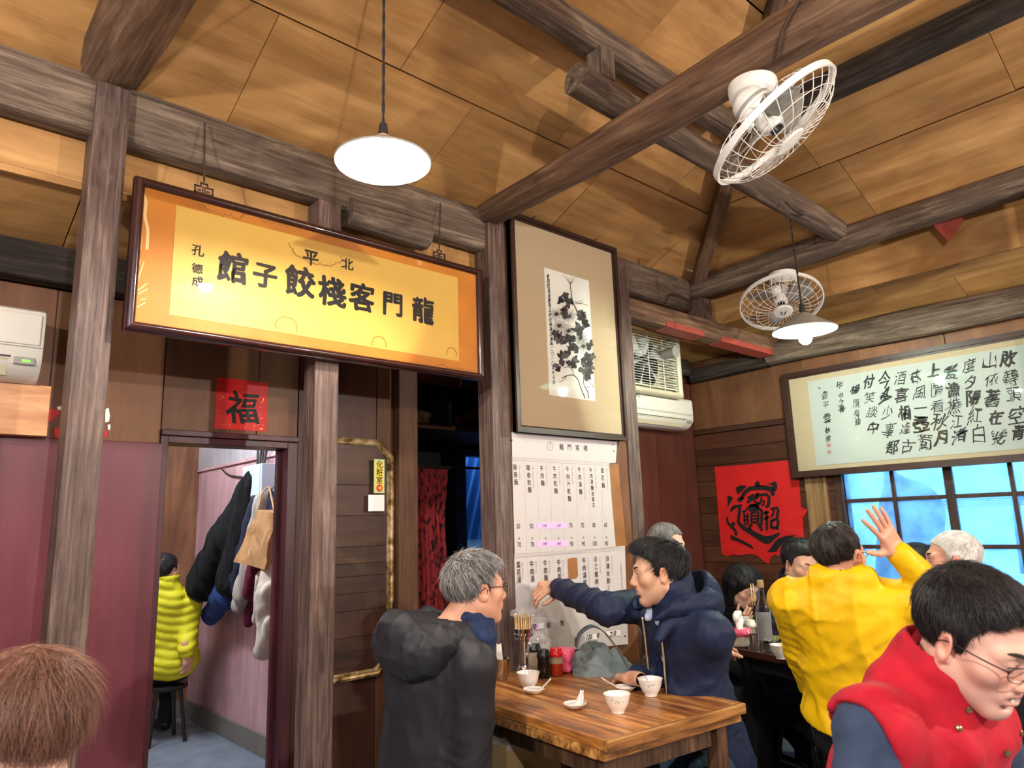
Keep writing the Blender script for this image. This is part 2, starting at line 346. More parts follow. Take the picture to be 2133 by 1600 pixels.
# ------------------------------------------------------------------ right wall with its window
WY0, WY1, WZ0, WZ1 = 0.84, 2.075, 0.62, 1.80
mb = MB()
for a, b in (((XB, -3.1, 0), (XB + 0.08, WY0, 3.0)), ((XB, WY0, 0), (XB + 0.08, WY1, WZ0)), ((XB, WY0, WZ1), (XB + 0.08, WY1, 3.0)), ((XB, WY1, 0), (XB + 0.08, YW + 0.07, 3.0))): mb.box(a, b)
wall_right = struct(mb.build('wall_right', 'wall_dark'))
nb = 17; bh = 2.04 / nb
for i in range(nb):
    z0, z1 = i * bh, (i + 1) * bh
    box('board', (XB - 0.014 - 0.002 * (i % 3 == 1), WY1 + 0.06, z0 + 0.0015), (XB - 0.0005, YW - 0.013, z1 - 0.0015), 'board_dark', wall_right, 0.002)
    box('board', (XB - 0.014, -3.05, z0 + 0.0015), (XB - 0.0005, WY0 - 0.06, z1 - 0.0015), 'board_dark', wall_right, 0.002)
    if z1 < WZ0 - 0.03: box('board', (XB - 0.014, WY0 - 0.06, z0 + 0.0015), (XB - 0.0005, WY1 + 0.06, z1 - 0.0015), 'board_dark', wall_right, 0.002)
ysm = [3.187, 2.27, 1.36, 0.45, -0.46, -1.4, -2.3, -3.05]
for y1, y0 in zip(ysm[:-1], ysm[1:]):
    box('plywood_panel', (XB - 0.012, y0 + 0.002, 2.085), (XB - 0.0005, y1 - 0.002, 2.62), 'wall_ply', wall_right, 0.002)
struct(box('trim_2', (XB - 0.026, -3.05, 2.045), (XB - 0.0005, YW - 0.013, 2.082), 'wall_dark', None, 0.004))
win = struct(bpy.data.objects.new('window_1', None)); COL.objects.link(win); win.location = (XB, (WY0 + WY1) / 2, WZ0)
wood('window_wood', srgb(34, 20, 16), srgb(58, 36, 28), srgb(80, 54, 42), 'z', 1.2, 0.5, 0.3, 12)
m, nt, b = newmat('blue_glass')
b.inputs['Base Color'].default_value = (0.75, 0.9, 1, 1); b.inputs['Roughness'].default_value = 0.25; b.inputs['Transmission Weight'].default_value = 1.0; b.inputs['IOR'].default_value = 1.03
tl = N(nt, 'ShaderNodeBsdfTranslucent'); tl.inputs[0].default_value = (0.72, 0.86, 0.95, 1)
tp = N(nt, 'ShaderNodeBsdfTransparent'); tp.inputs[0].default_value = (0.80, 0.92, 1.0, 1)
gl = N(nt, 'ShaderNodeBsdfGlossy'); gl.inputs['Roughness'].default_value = 0.12
mxa = N(nt, 'ShaderNodeMixShader'); mxb = N(nt, 'ShaderNodeMixShader'); tc = N(nt, 'ShaderNodeTexCoord'); nz = N(nt, 'ShaderNodeTexNoise'); nz.inputs['Scale'].default_value = 6; nz.inputs['Detail'].default_value = 8
rr = ramp(nt, [(0.35, (0.25, 0.25, 0.25, 1)), (0.7, (0.75, 0.75, 0.75, 1))]); nt.links.new(tc.outputs['Object'], nz.inputs['Vector']); nt.links.new(nz.outputs['Fac'], rr.inputs['Fac'])
nt.links.new(rr.outputs[0], mxa.inputs['Fac']); nt.links.new(tp.outputs[0], mxa.inputs[1]); nt.links.new(tl.outputs[0], mxa.inputs[2])
mxb.inputs['Fac'].default_value = 0.06; nt.links.new(mxa.outputs[0], mxb.inputs[1]); nt.links.new(gl.outputs[0], mxb.inputs[2]); nt.links.new(mxb.outputs[0], nt.nodes['Material Output'].inputs['Surface'])
FXa, FXb = XB - 0.03, XB + 0.05
box('frame_stile', (FXa, WY1, WZ0 - 0.05), (FXb, WY1 + 0.055, WZ1 + 0.05), 'window_wood', win, 0.004)
box('frame_stile', (FXa, WY0 - 0.055, WZ0 - 0.05), (FXb, WY0, WZ1 + 0.05), 'window_wood', win, 0.004)
box('frame_rail', (FXa, WY0, WZ1), (FXb, WY1, WZ1 + 0.05), 'window_wood', win, 0.004)
box('sill', (FXa - 0.03, WY0, WZ0 - 0.05), (FXb, WY1, WZ0), 'window_wood', win, 0.004)
ym = (WY0 + WY1) / 2
ybars = [(1.773, 0.011), (ym, 0.024), (1.138, 0.011)]; zbars = [(1.487, 0.012), (1.195, 0.012), (0.905, 0.012)]
for y, w in ybars: box('mullion', (XB, y - w, WZ0), (XB + 0.03, y + w, WZ1), 'window_wood', win, 0.003)
ys = [WY0] + sorted(y for y, w in ybars) + [WY1]; ws = {WY0: 0, WY1: 0, **{y: w for y, w in ybars}}
for y0, y1 in zip(ys[:-1], ys[1:]):
    a, b2 = y0 + ws[y0], y1 - ws[y1]
    for z, w in zbars: box('glazing_bar', (XB + 0.002, a, z - w), (XB + 0.028, b2, z + w), 'window_wood', win, 0.003)
    zs = [WZ0] + [z for z, w in sorted(zbars)] + [WZ1]
    for z0, z1 in zip(zs[:-1], zs[1:]):
        box('pane', (XB + 0.013, a, z0 + (0.012 if z0 > WZ0 else 0)), (XB + 0.017, b2, z1 - (0.012 if z1 < WZ1 else 0)), 'blue_glass', win)
p = onX(1677, 1000, XB - 0.03); q = onX(1720, 1000, XB - 0.03)
struct(box('trim_3', (XB - 0.045, q[1], 0.0), (XB - 0.015, p[1], 1.72), 'pale_board', None, 0.004))
# remaining sides of the room, behind and beside the photographer
struct(box('wall_left', (-3.1, -3.1, 0), (-3.05, YW, 3.0), 'wall_ply'))
struct(box('wall_front', (-3.05, -3.1, 0), (XB, -3.05, 3.0), 'wall_ply'))
# ------------------------------------------------------------------ roof: hipped plywood ceiling
EA, EB, EZ = 2.72, 4.25, 3.05         # eaves of the two slopes
YR = 0.0; ZR = EZ + SLOPE * (EA - YR)
off = 0.014
dz = lambda z: z + off
rv = [(-3.1, EA + 0.1, dz(EZ - 0.042)), (EB + 0.1, EA + 0.1, dz(EZ - 0.042)), (EB - EA, 0, dz(ZR)), (-3.1, 0, dz(ZR)),
      (-3.1, -EA - 0.1, dz(EZ - 0.042)), (EB + 0.1, -EA - 0.1, dz(EZ - 0.042))]
ceiling = struct(obj('ceiling', rv, [[0, 3, 2, 1], [3, 4, 5, 2], [1, 2, 5]], 'gap_dark'))
def clip(poly, n, d):
    out = []
    for i in range(len(poly)):
        a, b = np.array(poly[i]), np.array(poly[(i + 1) % len(poly)]); sa, sb = a.dot(n) - d, b.dot(n) - d
        if sa <= 0: out.append(a)
        if sa * sb < 0: out.append(a + (b - a) * sa / (sa - sb))
    return out
def panel(poly, lift, xdir, parent, mat='plywood', th=0.012):
    """poly in plan (x,y); lift(x,y)->z of the underside; xdir grain direction"""
    if len(poly) < 3: return
    P = np.array([[x, y, lift(x, y)] for x, y in poly]); c = P.mean(0)
    nrm = np.cross(P[1] - P[0], P[2] - P[0]); nrm /= np.linalg.norm(nrm)
    if nrm[2] < 0: nrm = -nrm
    x = np.asarray(xdir, float); x = x - nrm * x.dot(nrm); x /= np.linalg.norm(x); y = np.cross(nrm, x)
    L = (P - c) @ np.array([x, y, nrm]).T; k = len(L); jit = random.uniform(-0.003, 0.003)
    V = np.concatenate([L + [0, 0, jit], L + [0, 0, th]])
    Fc = [list(range(k)), list(range(k, 2 * k))[::-1]] + [[i, k + i, k + (i + 1) % k, (i + 1) % k] for i in range(k)]
    return place_local('plywood_panel', V, Fc, mat, c, x, nrm, parent)
g = 0.0016
liftA = lambda x, y: EZ + SLOPE * (EA - y); liftB = lambda x, y: EZ + SLOPE * (EB - x)
for (y0, y1), ph in (((2.235, 2.74), 1.843), ((1.32, 2.23), 1.45), ((0.41, 1.315), 1.0), ((0.0, 0.405), 1.6)):
    for k in range(-6, 5):
        x0 = ph + k * 0.91; poly = [(x0 + g, y0 + g), (x0 + 0.91 - g, y0 + g), (x0 + 0.91 - g, y1 - g), (x0 + g, y1 - g)]
        poly = clip(poly, np.array([1, -1.0]), EB - EA - 0.004); poly = clip(poly, np.array([-1.0, 0]), 3.08)
        panel(poly, liftA, (1, 0, 0), ceiling)
        if True:
            pl = [(x, -y) for x, y in poly][::-1]; panel(pl, lambda x, y: EZ + SLOPE * (EA + y), (1, 0, 0), ceiling)
for (x0, x1), ph in (((3.715, 4.30), 1.428), ((2.80, 3.71), 1.525), ((1.89, 2.795), 1.0), ((1.5, 1.885), 1.3)):
    for k in range(-5, 3):
        y0 = ph + k * 0.91; poly = [(x0 + g, y0 + g), (x1 - g, y0 + g), (x1 - g, y0 + 0.91 - g), (x0 + g, y0 + 0.91 - g)]
        poly = clip(poly, np.array([-1.0, 1]), EA - EB - 0.004); poly = clip(poly, np.array([-1.0, -1.0]), EA - EB - 0.004)
        panel(poly, liftB, (0, 1, 0), ceiling)
# lean-to soffits and the boards between them and the main roof
soffit = struct(obj('ceiling_lean_to', [(-3.1, 2.79, 2.72), (3.4, 2.79, 2.72), (3.4, 3.27, 2.56), (-3.1, 3.27, 2.56), (3.4, 2.79, 2.84), (4.8, 2.79, 2.84), (4.8, 3.27, 2.69), (3.4, 3.27, 2.69),
      (4.36, -3.1, 2.83), (4.88, -3.1, 2.66), (4.88, 3.2, 2.66), (4.36, 3.2, 2.83)], [[0, 1, 2, 3], [4, 5, 6, 7], [8, 9, 10, 11]], 'gap_dark'))
lsA = lambda x, y: 2.515 + 0.33 * (3.2 - y) + (0.12 if x > 3.39 else 0); lsB = lambda x, y: 2.632 + 0.33 * (4.8 - x)
for x0, x1 in ((-3.05, -1.35), (-1.34, 0.47), (0.475, 1.385), (1.39, 2.30), (2.305, 3.395)):
    panel([(x0, 2.775), (x1, 2.775), (x1, 3.2), (x0, 3.2)], lsA, (1, 0, 0), soffit)
panel([(3.4, 2.775), (4.36, 2.775), (4.8, 3.2), (3.4, 3.2)], lsA, (1, 0, 0), soffit)
for (x0, x1), cuts in (((4.345, 4.52), [3.1, 2.0, 1.6, 0.3, -0.6, -1.5, -3.05]), ((4.523, 4.80), [3.19, 2.1, 1.19, 0.28, -0.63, -1.54, -3.05])):
    for y1, y0 in zip(cuts[:-1], cuts[1:]): panel([(x0, y0 + g), (x1, y0 + g), (x1, y1 - g), (x0, y1 - g)], lsB, (0, 1, 0), soffit)
struct(box('wall_frieze_back', (-3.05, 2.778, 2.63), (4.34, 2.79, 3.06), 'plywood'))
struct(box('wall_frieze_right', (4.342, -3.05, 2.74), (4.354, 2.77, 3.06), 'plywood_y'))
# panel wall between the posts, carrying menu and picture
struct(box('wall_panel', (2.386, YP + 0.012, 0), (3.299, YP + 0.05, 3.0), 'wall_ply'))
# ------------------------------------------------------------------ posts
def post(x0, x1, y0, y1, z0, z1, label, mat='post_wood', bev=0.006):
    v, f = boxm((-(x1 - x0) / 2, -(y1 - y0) / 2, 0), ((x1 - x0) / 2, (y1 - y0) / 2, z1 - z0), bev)
    o = obj('wooden_post', v, f, mat); o.location = ((x0 + x1) / 2, (y0 + y1) / 2, z0)
    return tag(o, label, 'post')
post(0.455, 0.565, YP, YP + 0.115, 0, 3.005, 'weathered square post carrying a thick curved log, in front of purple wall')
post(1.314, 1.421, YP, YP + 0.105, 0, 2.805, 'scuffed square post between the doorway and the gilt frame')
post(2.263, 2.385, YP, YP + 0.115, 0, 2.99, 'dark square post beside the paper menu and the signboard end')
post(3.300, 3.408, YP, YP + 0.11, 0, 3.0, 'dark square post between the flower picture and the exhaust fan')
post(2.03, 2.146, 3.13, 3.199, 0, 2.36, 'smooth brown post between the gilt frame and the red curtain', 'post_brown')
post(XT - 0.06, XT + 0.06, 0.60, 0.725, 0, 2.955, 'dark square post under the tie beam beside the red paper corner')
# ------------------------------------------------------------------ beams
def bm_(o, label): return tag(o, label, 'beam')
bm_(beam_between('wall_plate_beam', (-3.0, 2.725, 2.918), (4.13, 2.725, 2.93), 0.10, 0.225, 'timber', bev=0.03), 'long weathered plate beam running along the post tops above the yellow signboard')
o = log_between('beam_splice', [(1.47, 2.70, 2.80), (1.9, 2.70, 2.80)], [0.07, 0.075], 'timber', seed=5, flat=0.95); bm_(o, 'short rounded timber bolted under the plate beam behind the shaded lamp')
o = log_between('roof_log', [(0.50, 2.80, 3.095), (0.505, 2.5, 3.105), (0.52, 1.5, 3.14), (0.55, 0.0, 3.14), (0.55, -2.6, 3.0)], [0.095, 0.105, 0.11, 0.11, 0.1], 'timber_brown', rough=0.012, seed=1); bm_(o, 'thick pale-streaked log resting on the post beside the signboard')
o = log_between('roof_log', [(2.29, 2.80, 3.02), (2.27, 2.45, 3.0), (2.24, 1.8, 3.005), (2.21, 1.2, 3.02), (2.2, 0.6, 3.04), (2.2, -2.6, 3.0)], [0.062, 0.07, 0.082, 0.092, 0.1, 0.1], 'timber_brown', rough=0.010, seed=2); bm_(o, 'long curved log crossing the room with a white fan hung under it')
o = log_between('roof_log', [(1.93, 1.70, 3.145), (3.0, 1.70, 3.12), (4.22, 1.66, 3.06)], [0.062, 0.066, 0.075], 'timber', rough=0.008, seed=3); bm_(o, 'round log with a sawn end lying across the curved log')
bm_(beam_between('purlin', (-3.0, 1.715, 3.385), (3.12, 1.715, 3.385), 0.10, 0.115, 'timber', bev=0.02), 'square purlin under the ceiling held up by a short strut')
bm_(beam_between('roof_strut', (2.10, 1.705, 3.20), (2.10, 1.705, 3.335), 0.085, 0.085, 'timber', up=(1, 0, 0)), 'short upright strut between the sawn log and the purlin')
bm_(beam_between('hip_rafter', (4.22, 2.69, 3.02), (3.13, 1.60, 3.455), 0.085, 0.085, 'timber_brown', bev=0.012), 'hip rafter rising from the corner of the tie beam')
bm_(beam_between('hip_rafter', (3.06, 1.53, 3.50), (1.70, 0.17, 4.07), 0.075, 0.08, 'timber_brown', bev=0.012), 'upper hip rafter rising from the purlin end behind the curved log')
o = log_between('purlin', [(3.22, 1.62, 3.40), (3.22, 0.6, 3.40), (3.22, -1.6, 3.40)], [0.07, 0.075, 0.075], 'timber_black', seed=4, flat=0.95); bm_(o, 'blackened purlin under the ceiling beyond the side-tilted fan')
o = log_between('tie_beam', [(4.21, 2.74, 2.985), (4.2, 2.0, 3.0), (4.2, 1.0, 3.035), (4.2, -2.9, 3.0)], [0.074, 0.08, 0.08, 0.08], 'timber', seed=6, flat=0.94, rough=0.008); bm_(o, 'weathered tie beam with the downward-facing fan under it')
post(4.14, 4.25, 2.60, 2.72, 2.70, 2.90, 'stubby corner strut between plate beam and red-taped beam', 'post_wood')
# red-taped lower beam
p = np.array([3.40, 2.70, 2.705]); q = np.array([4.72, 2.41, 2.565])
lb = thing('taped_beam', 'lower beam with faded red tape strips along its bottom edge', 'beam', p)
beam_between('timber_core', p, q, 0.11, 0.125, 'timber_brown', lb, 0.012)
dvec = (q - p) / np.linalg.norm(q - p); nrmv = np.cross((0, 0, 1), dvec); nrmv /= np.linalg.norm(nrmv); upv = np.cross(dvec, nrmv)
for t0, t1 in ((0.30, 0.62), (0.78, 1.27)):
    a = p + dvec * t0 - upv * 0.062; b2 = p + dvec * t1 - upv * 0.062
    beam_between('red_tape', a, b2, 0.118, 0.006, 'red_tape', lb, 0.0)
    a = p + dvec * t0 - upv * 0.045 - nrmv * 0.0565; b2 = p + dvec * t1 - upv * 0.045 - nrmv * 0.0565
    beam_between('red_tape', a, b2, 0.004, 0.036, 'red_tape', lb, 0.0)
o = log_between('wall_log', [(4.72, 2.46, 2.55), (4.715, 1.6, 2.545), (4.715, 0.8, 2.535), (4.72, -2.9, 2.53)], [0.085, 0.09, 0.09, 0.09], 'timber', seed=8, rough=0.01); bm_(o, 'weathered round log above the framed calligraphy')
bm_(beam_between('wall_beam', (4.735, 3.13, 2.50), (4.735, 2.47, 2.515), 0.08, 0.105, 'timber_black', bev=0.012), 'dark squared wall beam behind the red-taped beam in the corner')
bm_(beam_between('wall_beam', (-3.0, 3.14, 2.445), (2.03, 3.14, 2.445), 0.10, 0.15, 'timber_black', bev=0.02), 'blackened beam along the wall above the air conditioner and red character paper')
bm_(beam_between('wall_beam', (3.41, 3.14, 2.56), (4.68, 3.14, 2.56), 0.09, 0.13, 'timber_black', bev=0.02), 'blackened beam above the air conditioner under the exhaust fan')
# ------------------------------------------------------------------ small shared materials
plain('mahogany', srgb(52, 22, 18), 0.25, var=0.35, bscale=12, coat=0.4)
plain('frame_brown', srgb(56, 34, 26), 0.4, var=0.25, bscale=14)
plain('ink', srgb(16, 15, 15), 0.6)
plain('ink_grey', srgb(92, 92, 90), 0.7); plain('ink_mid', srgb(58, 58, 57), 0.7); plain('ink_pale', srgb(150, 150, 146), 0.7)
plain('sign_orange', srgb(202, 132, 40), 0.55, var=0.16, bscale=5)
plain('sign_yellow', srgb(222, 186, 90), 0.5, var=0.06, bscale=4)
plain('stain', srgb(166, 112, 40), 0.6); plain('cream_paper', srgb(236, 208, 150), 0.6)
plain('mat_beige', srgb(186, 168, 138), 0.8, var=0.05, bscale=90); plain('paper_white', srgb(226, 226, 218), 0.75)
plain('menu_paper', srgb(200, 192, 190), 0.6, var=0.03, bscale=3); plain('menu_print', srgb(62, 44, 42), 0.6); plain('menu_pale', srgb(150, 138, 134), 0.6)
plain('pink_tape', srgb(240, 186, 232), 0.5); plain('white_tape', srgb(244, 242, 238), 0.4)
plain('red_paper', srgb(206, 26, 24), 0.55, var=0.10, bscale=6); plain('gold_fleck', srgb(236, 190, 90), 0.35, metal=0.5); plain('seal_red', srgb(180, 90, 74), 0.7)
plain('white_plastic', srgb(228, 224, 214), 0.35, var=0.02, bscale=5); plain('ivory_plastic', srgb(214, 206, 176), 0.4, var=0.05, bscale=12)
plain('grey_plastic', srgb(150, 148, 142), 0.4); plain('dark_slot', srgb(34, 32, 30), 0.5); plain('white_enamel', srgb(232, 232, 226), 0.3, var=0.06, bscale=20)
plain('fan_wire', srgb(226, 220, 210), 0.4); plain('blade_grey', srgb(140, 136, 128), 0.4); plain('black_plastic', srgb(16, 16, 17), 0.35)
plain('cord_black', srgb(34, 30, 28), 0.7, bump=0.4, bscale=200); plain('wire_white', srgb(226, 214, 190), 0.5); plain('wire_rust', srgb(70, 48, 38), 0.7)
plain('steel', srgb(200, 198, 192), 0.18, metal=1.0); plain('green_led', srgb(60, 220, 20), 0.5, emit=(0.15, 1, 0.05, 1), es=2.0)
m, nt, b = newmat('pane_glass')
tp = N(nt, 'ShaderNodeBsdfTransparent'); gl = N(nt, 'ShaderNodeBsdfGlossy'); gl.inputs['Roughness'].default_value = 0.02
fr = N(nt, 'ShaderNodeFresnel'); fr.inputs['IOR'].default_value = 1.45; mx = N(nt, 'ShaderNodeMixShader')
nt.links.new(fr.outputs[0], mx.inputs[0]); nt.links.new(tp.outputs[0], mx.inputs[1]); nt.links.new(gl.outputs[0], mx.inputs[2]); nt.links.new(mx.outputs[0], nt.nodes['Material Output'].inputs['Surface'])
def pane(name, P4, parent, mat='pane_glass'):
    return obj(name, P4, [[3, 2, 1, 0]], mat, parent)
def frame_bars(mb, P, w, d, out, bev=0.006, rnd=False):
    """four mitred bars round the quad P (corners in order), width w inward, depth d along out"""
    P = np.asarray(P, float); c = P.mean(0); out = np.asarray(out, float)
    for i in range(4):
        a, b2 = P[i], P[(i + 1) % 4]; e = (b2 - a) / np.linalg.norm(b2 - a); inn = np.cross(out, e); 
        if inn.dot(c - a) < 0: inn = -inn
        n = 9 if rnd else 4; V = []
        prof = [(0, 0), (0, d), (w, d), (w, 0)] if not rnd else [(w * (0.5 - 0.5 * math.cos(t)), d * (0.35 + 0.65 * math.sin(t)) if 0 < t < PI else 0) for t in np.linspace(0, PI, 9)]
        for end, base in ((0, a), (1, b2)):
            for s, h in prof: V.append(base + inn * s + e * (s if end == 0 else -s) + out * h)
        k = len(prof); mb.add(V, [[j, (j + 1) % k, k + (j + 1) % k, k + j] for j in range(k)])
def quadY(px, y): return np.array([onY(u, v, y) for u, v in px])
def squared(P, axis):
    """average the corners TL TR BR BL into a true rectangle on the wall"""
    P = np.array(P); h = {1: 0, 0: 1}[axis]
    l, r, t, bt = (P[0, h] + P[3, h]) / 2, (P[1, h] + P[2, h]) / 2, (P[0, 2] + P[1, 2]) / 2, (P[2, 2] + P[3, 2]) / 2
    Q = P.copy(); Q[0, h] = Q[3, h] = l; Q[1, h] = Q[2, h] = r; Q[0, 2] = Q[1, 2] = t; Q[2, 2] = Q[3, 2] = bt
    return Q
def slab(mb, P, out, d):
    P = np.asarray(P, float); o = np.asarray(out) * d; mb.add(np.concatenate([P, P + o]), [[3, 2, 1, 0], [4, 5, 6, 7], [0, 1, 5, 4], [1, 2, 6, 5], [2, 3, 7, 6], [3, 0, 4, 7]])
FY = np.array([0, -1.0, 0]); FX = np.array([-1.0, 0, 0])
# ------------------------------------------------------------------ the yellow signboard
ys = 2.585
P = squared(quadY([(283, 363), (1006, 563), (1006, 794), (257, 684)], ys), 1)
sg = thing('signboard', 'large yellow signboard with brushed black characters in a rounded dark frame', 'signboard', (P[2] + P[3]) / 2)
mb = MB(); slab(mb, P + np.array([0, 0.03, 0]), FY, 0.02); mb.build('backing', 'mahogany', sg)
mb = MB(); frame_bars(mb, P + np.array([0, 0.03, 0]), 0.036, 0.045, FY, rnd=True); mb.build('frame', 'mahogany', sg, True, 40)
I = P.copy(); I[[0, 3], 0] += 0.03; I[[1, 2], 0] -= 0.03; I[[0, 1], 2] -= 0.03; I[[2, 3], 2] += 0.03
mb = MB(); slab(mb, I + np.array([0, 0.0095, 0]), FY, 0.004); mb.build('silk_mount', 'sign_orange', sg)
Q = squared(quadY([(364, 427), (953, 578), (956, 752), (355, 657)], ys + 0.005), 1)
mb = MB(); slab(mb, Q, FY, 0.001); pap = mb.build('paper', 'sign_yellow', sg)
yi = ys + 0.003
Mt = planeY(0, yi, 0)
mb = MB()
for k, (ch, u, v, s) in enumerate([('館', 483, 556, .128), ('子', 552.5, 574, .105), ('餃', 625.4, 586.5, .132), ('棧', 691, 607, .132), ('客', 754, 618, .128), ('門', 818.6, 634.5, .118), ('龍', 881.8, 646.7, .128),
                             ('北', 724, 550, .058), ('平', 648, 537.7, .072), ('孔', 412.5, 521.5, .046), ('德', 410.6, 558.7, .040), ('成', 411, 586.5, .042)]):
    p = onY(u, v, yi); letter('character', 'ink', pap, ch, Mt, s, s * (0.034 if s > .1 else 0.022), at=(p[0], p[2]), warp=0.012, seed=k)
mb = MB(); rs = np.random.RandomState(3)
def ring(u, v, ru, rv, w=0.0035, arc=(0, 2 * PI), y=yi, cnt=9):
    c = onY(u, v, y); t = np.linspace(arc[0], arc[1], 70); r = 1 + 0.10 * np.abs(np.sin(cnt * t / 2)) + 0.03 * np.sin(23 * t)
    mb = MB(); stroke(mb, np.c_[c[0] + ru * np.cos(t) * r, c[2] + rv * np.sin(t) * r], w, Mt); mb.build('water_stain', 'stain', pap)
ring(660, 522, .11, .055, arc=(PI * 0.98, 2 * PI)); ring(597, 680, .042, .036, arc=(-0.4, PI + 0.4)); ring(790, 717, .032, .032, arc=(-0.3, PI + 0.3)); ring(941, 738, .026, .03, arc=(-0.2, PI + 0.2))
mb = MB()
for (pts) in ([(415, 420), (440, 440), (470, 448), (500, 455), (512, 445), (560, 462), (600, 470)], [(450, 700), (520, 703), (590, 722), (680, 728), (740, 742), (830, 755), (900, 762), (985, 770)]):
    pp = smooth_path([(onY(u, v, ys + 0.0052)[0], onY(u, v, ys + 0.0052)[2]) for u, v in pts], 60); pp[:, 1] += 0.006 * np.sin(np.arange(60) * 1.7) + 0.004 * np.sin(np.arange(60) * .63)
    mb = MB(); stroke(mb, pp, 0.004, planeY(0, ys + 0.0052, 0)); mb.build('water_stain', 'stain', sg)
mb = MB()
for pts, w in (([(297, 398), (304, 420), (302, 450), (308, 480), (306, 520)], .010), ([(294, 425), (293, 470), (290, 520)], .012), ([(291, 540), (284, 580), (279, 620)], .006), ([(300, 545), (290, 575), (284, 600)], .004), ([(292, 625), (305, 622)], .004), ([(288, 605), (306, 590)], .004), ([(288, 612), (308, 602)], .004), ([(286, 640), (303, 630)], .004)):
    stroke(mb, smooth_path([(onY(u, v, ys + 0.005)[0], onY(u, v, ys + 0.005)[2]) for u, v in pts], 14), w, planeY(0, ys + 0.005, 0))
tag(mb.build('torn_silk', 'cream_paper', sg), kind='stuff')
mb = MB(); c = onY(874, 545, ys + 0.005)
for k in range(5): stroke(mb, [(c[0] - .014, c[2] + .014 - k * .007), (c[0] + .014, c[2] + .014 - k * .007)], .003, planeY(0, ys + 0.005, 0))
tag(mb.build('stamp', 'cream_paper', sg), kind='stuff')
J = I.copy(); J[:, 1] = ys + 0.001; pane('glass', J, sg)
for u, v0, v1, lab in ((425, 258, 388, 'ornate bracket and cord at the torn end of the signboard'), (915, 425, 545, 'ornate bracket and cord at the signboard end nearest the flower picture')):
    a = onY(u, v0, 2.665); b2 = onY(u, v1, ys + 0.01); hz = float(P[0][2])
    h = thing('sign_hanger', lab, 'hanger', (b2[0], ys + 0.01, hz))
    mb = MB(); t = np.linspace(0, 1, 30)
    for ph in (0, PI): mb.tube([[a[0] + (b2[0] - a[0]) * s + 0.0025 * math.cos(14 * s + ph), 2.655 + (ys + 0.01 - 2.655) * s, a[2] + (hz + 0.045 - a[2]) * s] for s in t], 0.0022, 5)
    mb.build('cord', 'wire_rust', h)
    mb = MB(); cx, cz = b2[0], hz
    for x0, x1, z0, z1 in ((-.035, .035, .0, .006), (-.035, -.029, .0, .03), (.029, .035, .0, .03), (-.035, -.012, .026, .031), (.012, .035, .026, .031), (-.014, -.009, .026, .044), (.009, .014, .026, .044), (-.014, .014, .04, .045), (-.022, -.010, .012, .016), (.010, .022, .012, .016), (-.006, -.002, .006, .03), (.002, .006, .006, .03)):
        mb.box((cx + x0, ys + 0.006, cz + z0), (cx + x1, ys + 0.012, cz + z1))
    mb.build('bracket', 'wire_rust', h)
# ------------------------------------------------------------------ flower picture
yp = 2.605
P = squared(quadY([(1062, 446), (1284, 512), (1307, 918), (1078, 900)], yp), 1)
pc = thing('framed_picture', 'tall framed ink painting of chrysanthemums on a pale beige mount', 'picture', (P[2] + P[3]) / 2)
mb = MB(); slab(mb, P + np.array([0, 0.03, 0]), FY, 0.015); mb.build('backing', 'frame_brown', pc)
mb = MB(); frame_bars(mb, P + np.array([0, 0.03, 0]), 0.022, 0.036, FY); frame_bars(mb, P + np.array([0, 0.03, 0]), 0.036, 0.024, FY); mb.build('frame', 'frame_brown', pc)
I = P.copy(); I[[0, 3], 0] += 0.03; I[[1, 2], 0] -= 0.03; I[[0, 1], 2] -= 0.03; I[[2, 3], 2] += 0.03
mb = MB(); slab(mb, I + np.array([0, 0.0145, 0]), FY, 0.003); mb.build('mount', 'mat_beige', pc)
c5 = lambda x, y: (1060 + x * 0.3, 440 + y * 0.3)
yq = yp + 0.010
Q = squared(quadY([c5(238, 402), c5(553, 470), c5(600, 1312), c5(287, 1285)], yq + 0.001), 1)
mb = MB(); slab(mb, Q, FY, 0.0008); pp_ = mb.build('paper', 'paper_white', pc)
Mq = planeY(0, yq, 0)
def c5w(x, y): p = onY(*c5(x, y), yq); return (p[0], p[2])
mbs = {'ink': MB(), 'ink_mid': MB(), 'ink_grey': MB(), 'ink_pale': MB()}
def br(pts, w, m='ink', n=20): stroke(mbs[m], smooth_path([c5w(*p) for p in pts], n), np.linspace(w[0], w[1], n), Mq, 0.0)
for pts, w in (([(425, 500), (432, 560), (440, 620), (470, 690), (490, 760)], (.006, .010)), ([(375, 440), (400, 470), (428, 510)], (.002, .005)), ([(405, 450), (415, 480), (428, 505)], (.002, .004)), ([(432, 450), (430, 500)], (.002, .005)), ([(455, 460), (440, 490), (430, 505)], (.002, .005)),
               ([(455, 630), (490, 630), (512, 612)], (.004, .002)), ([(460, 640), (500, 640), (520, 632)], (.004, .002)), ([(470, 640), (510, 645), (552, 655)], (.003, .002)), ([(365, 1160), (410, 1140), (450, 1140), (480, 1170), (500, 1230), (530, 1300)], (.004, .008)), ([(380, 1090), (410, 1080), (440, 1100), (450, 1140)], (.003, .005)), ([(345, 1190), (370, 1180), (400, 1145)], (.002, .004)),
               ([(520, 1130), (520, 1200), (545, 1250), (555, 1300)], (.004, .008)), ([(565, 1140), (575, 1190), (590, 1225)], (.002, .003)), ([(545, 1150), (560, 1190), (585, 1220)], (.002, .003)), ([(540, 1225), (560, 1215)], (.004, .003)), ([(500, 700), (540, 720)], (.004, .004))): br(pts, w)
rs = np.random.RandomState(11)
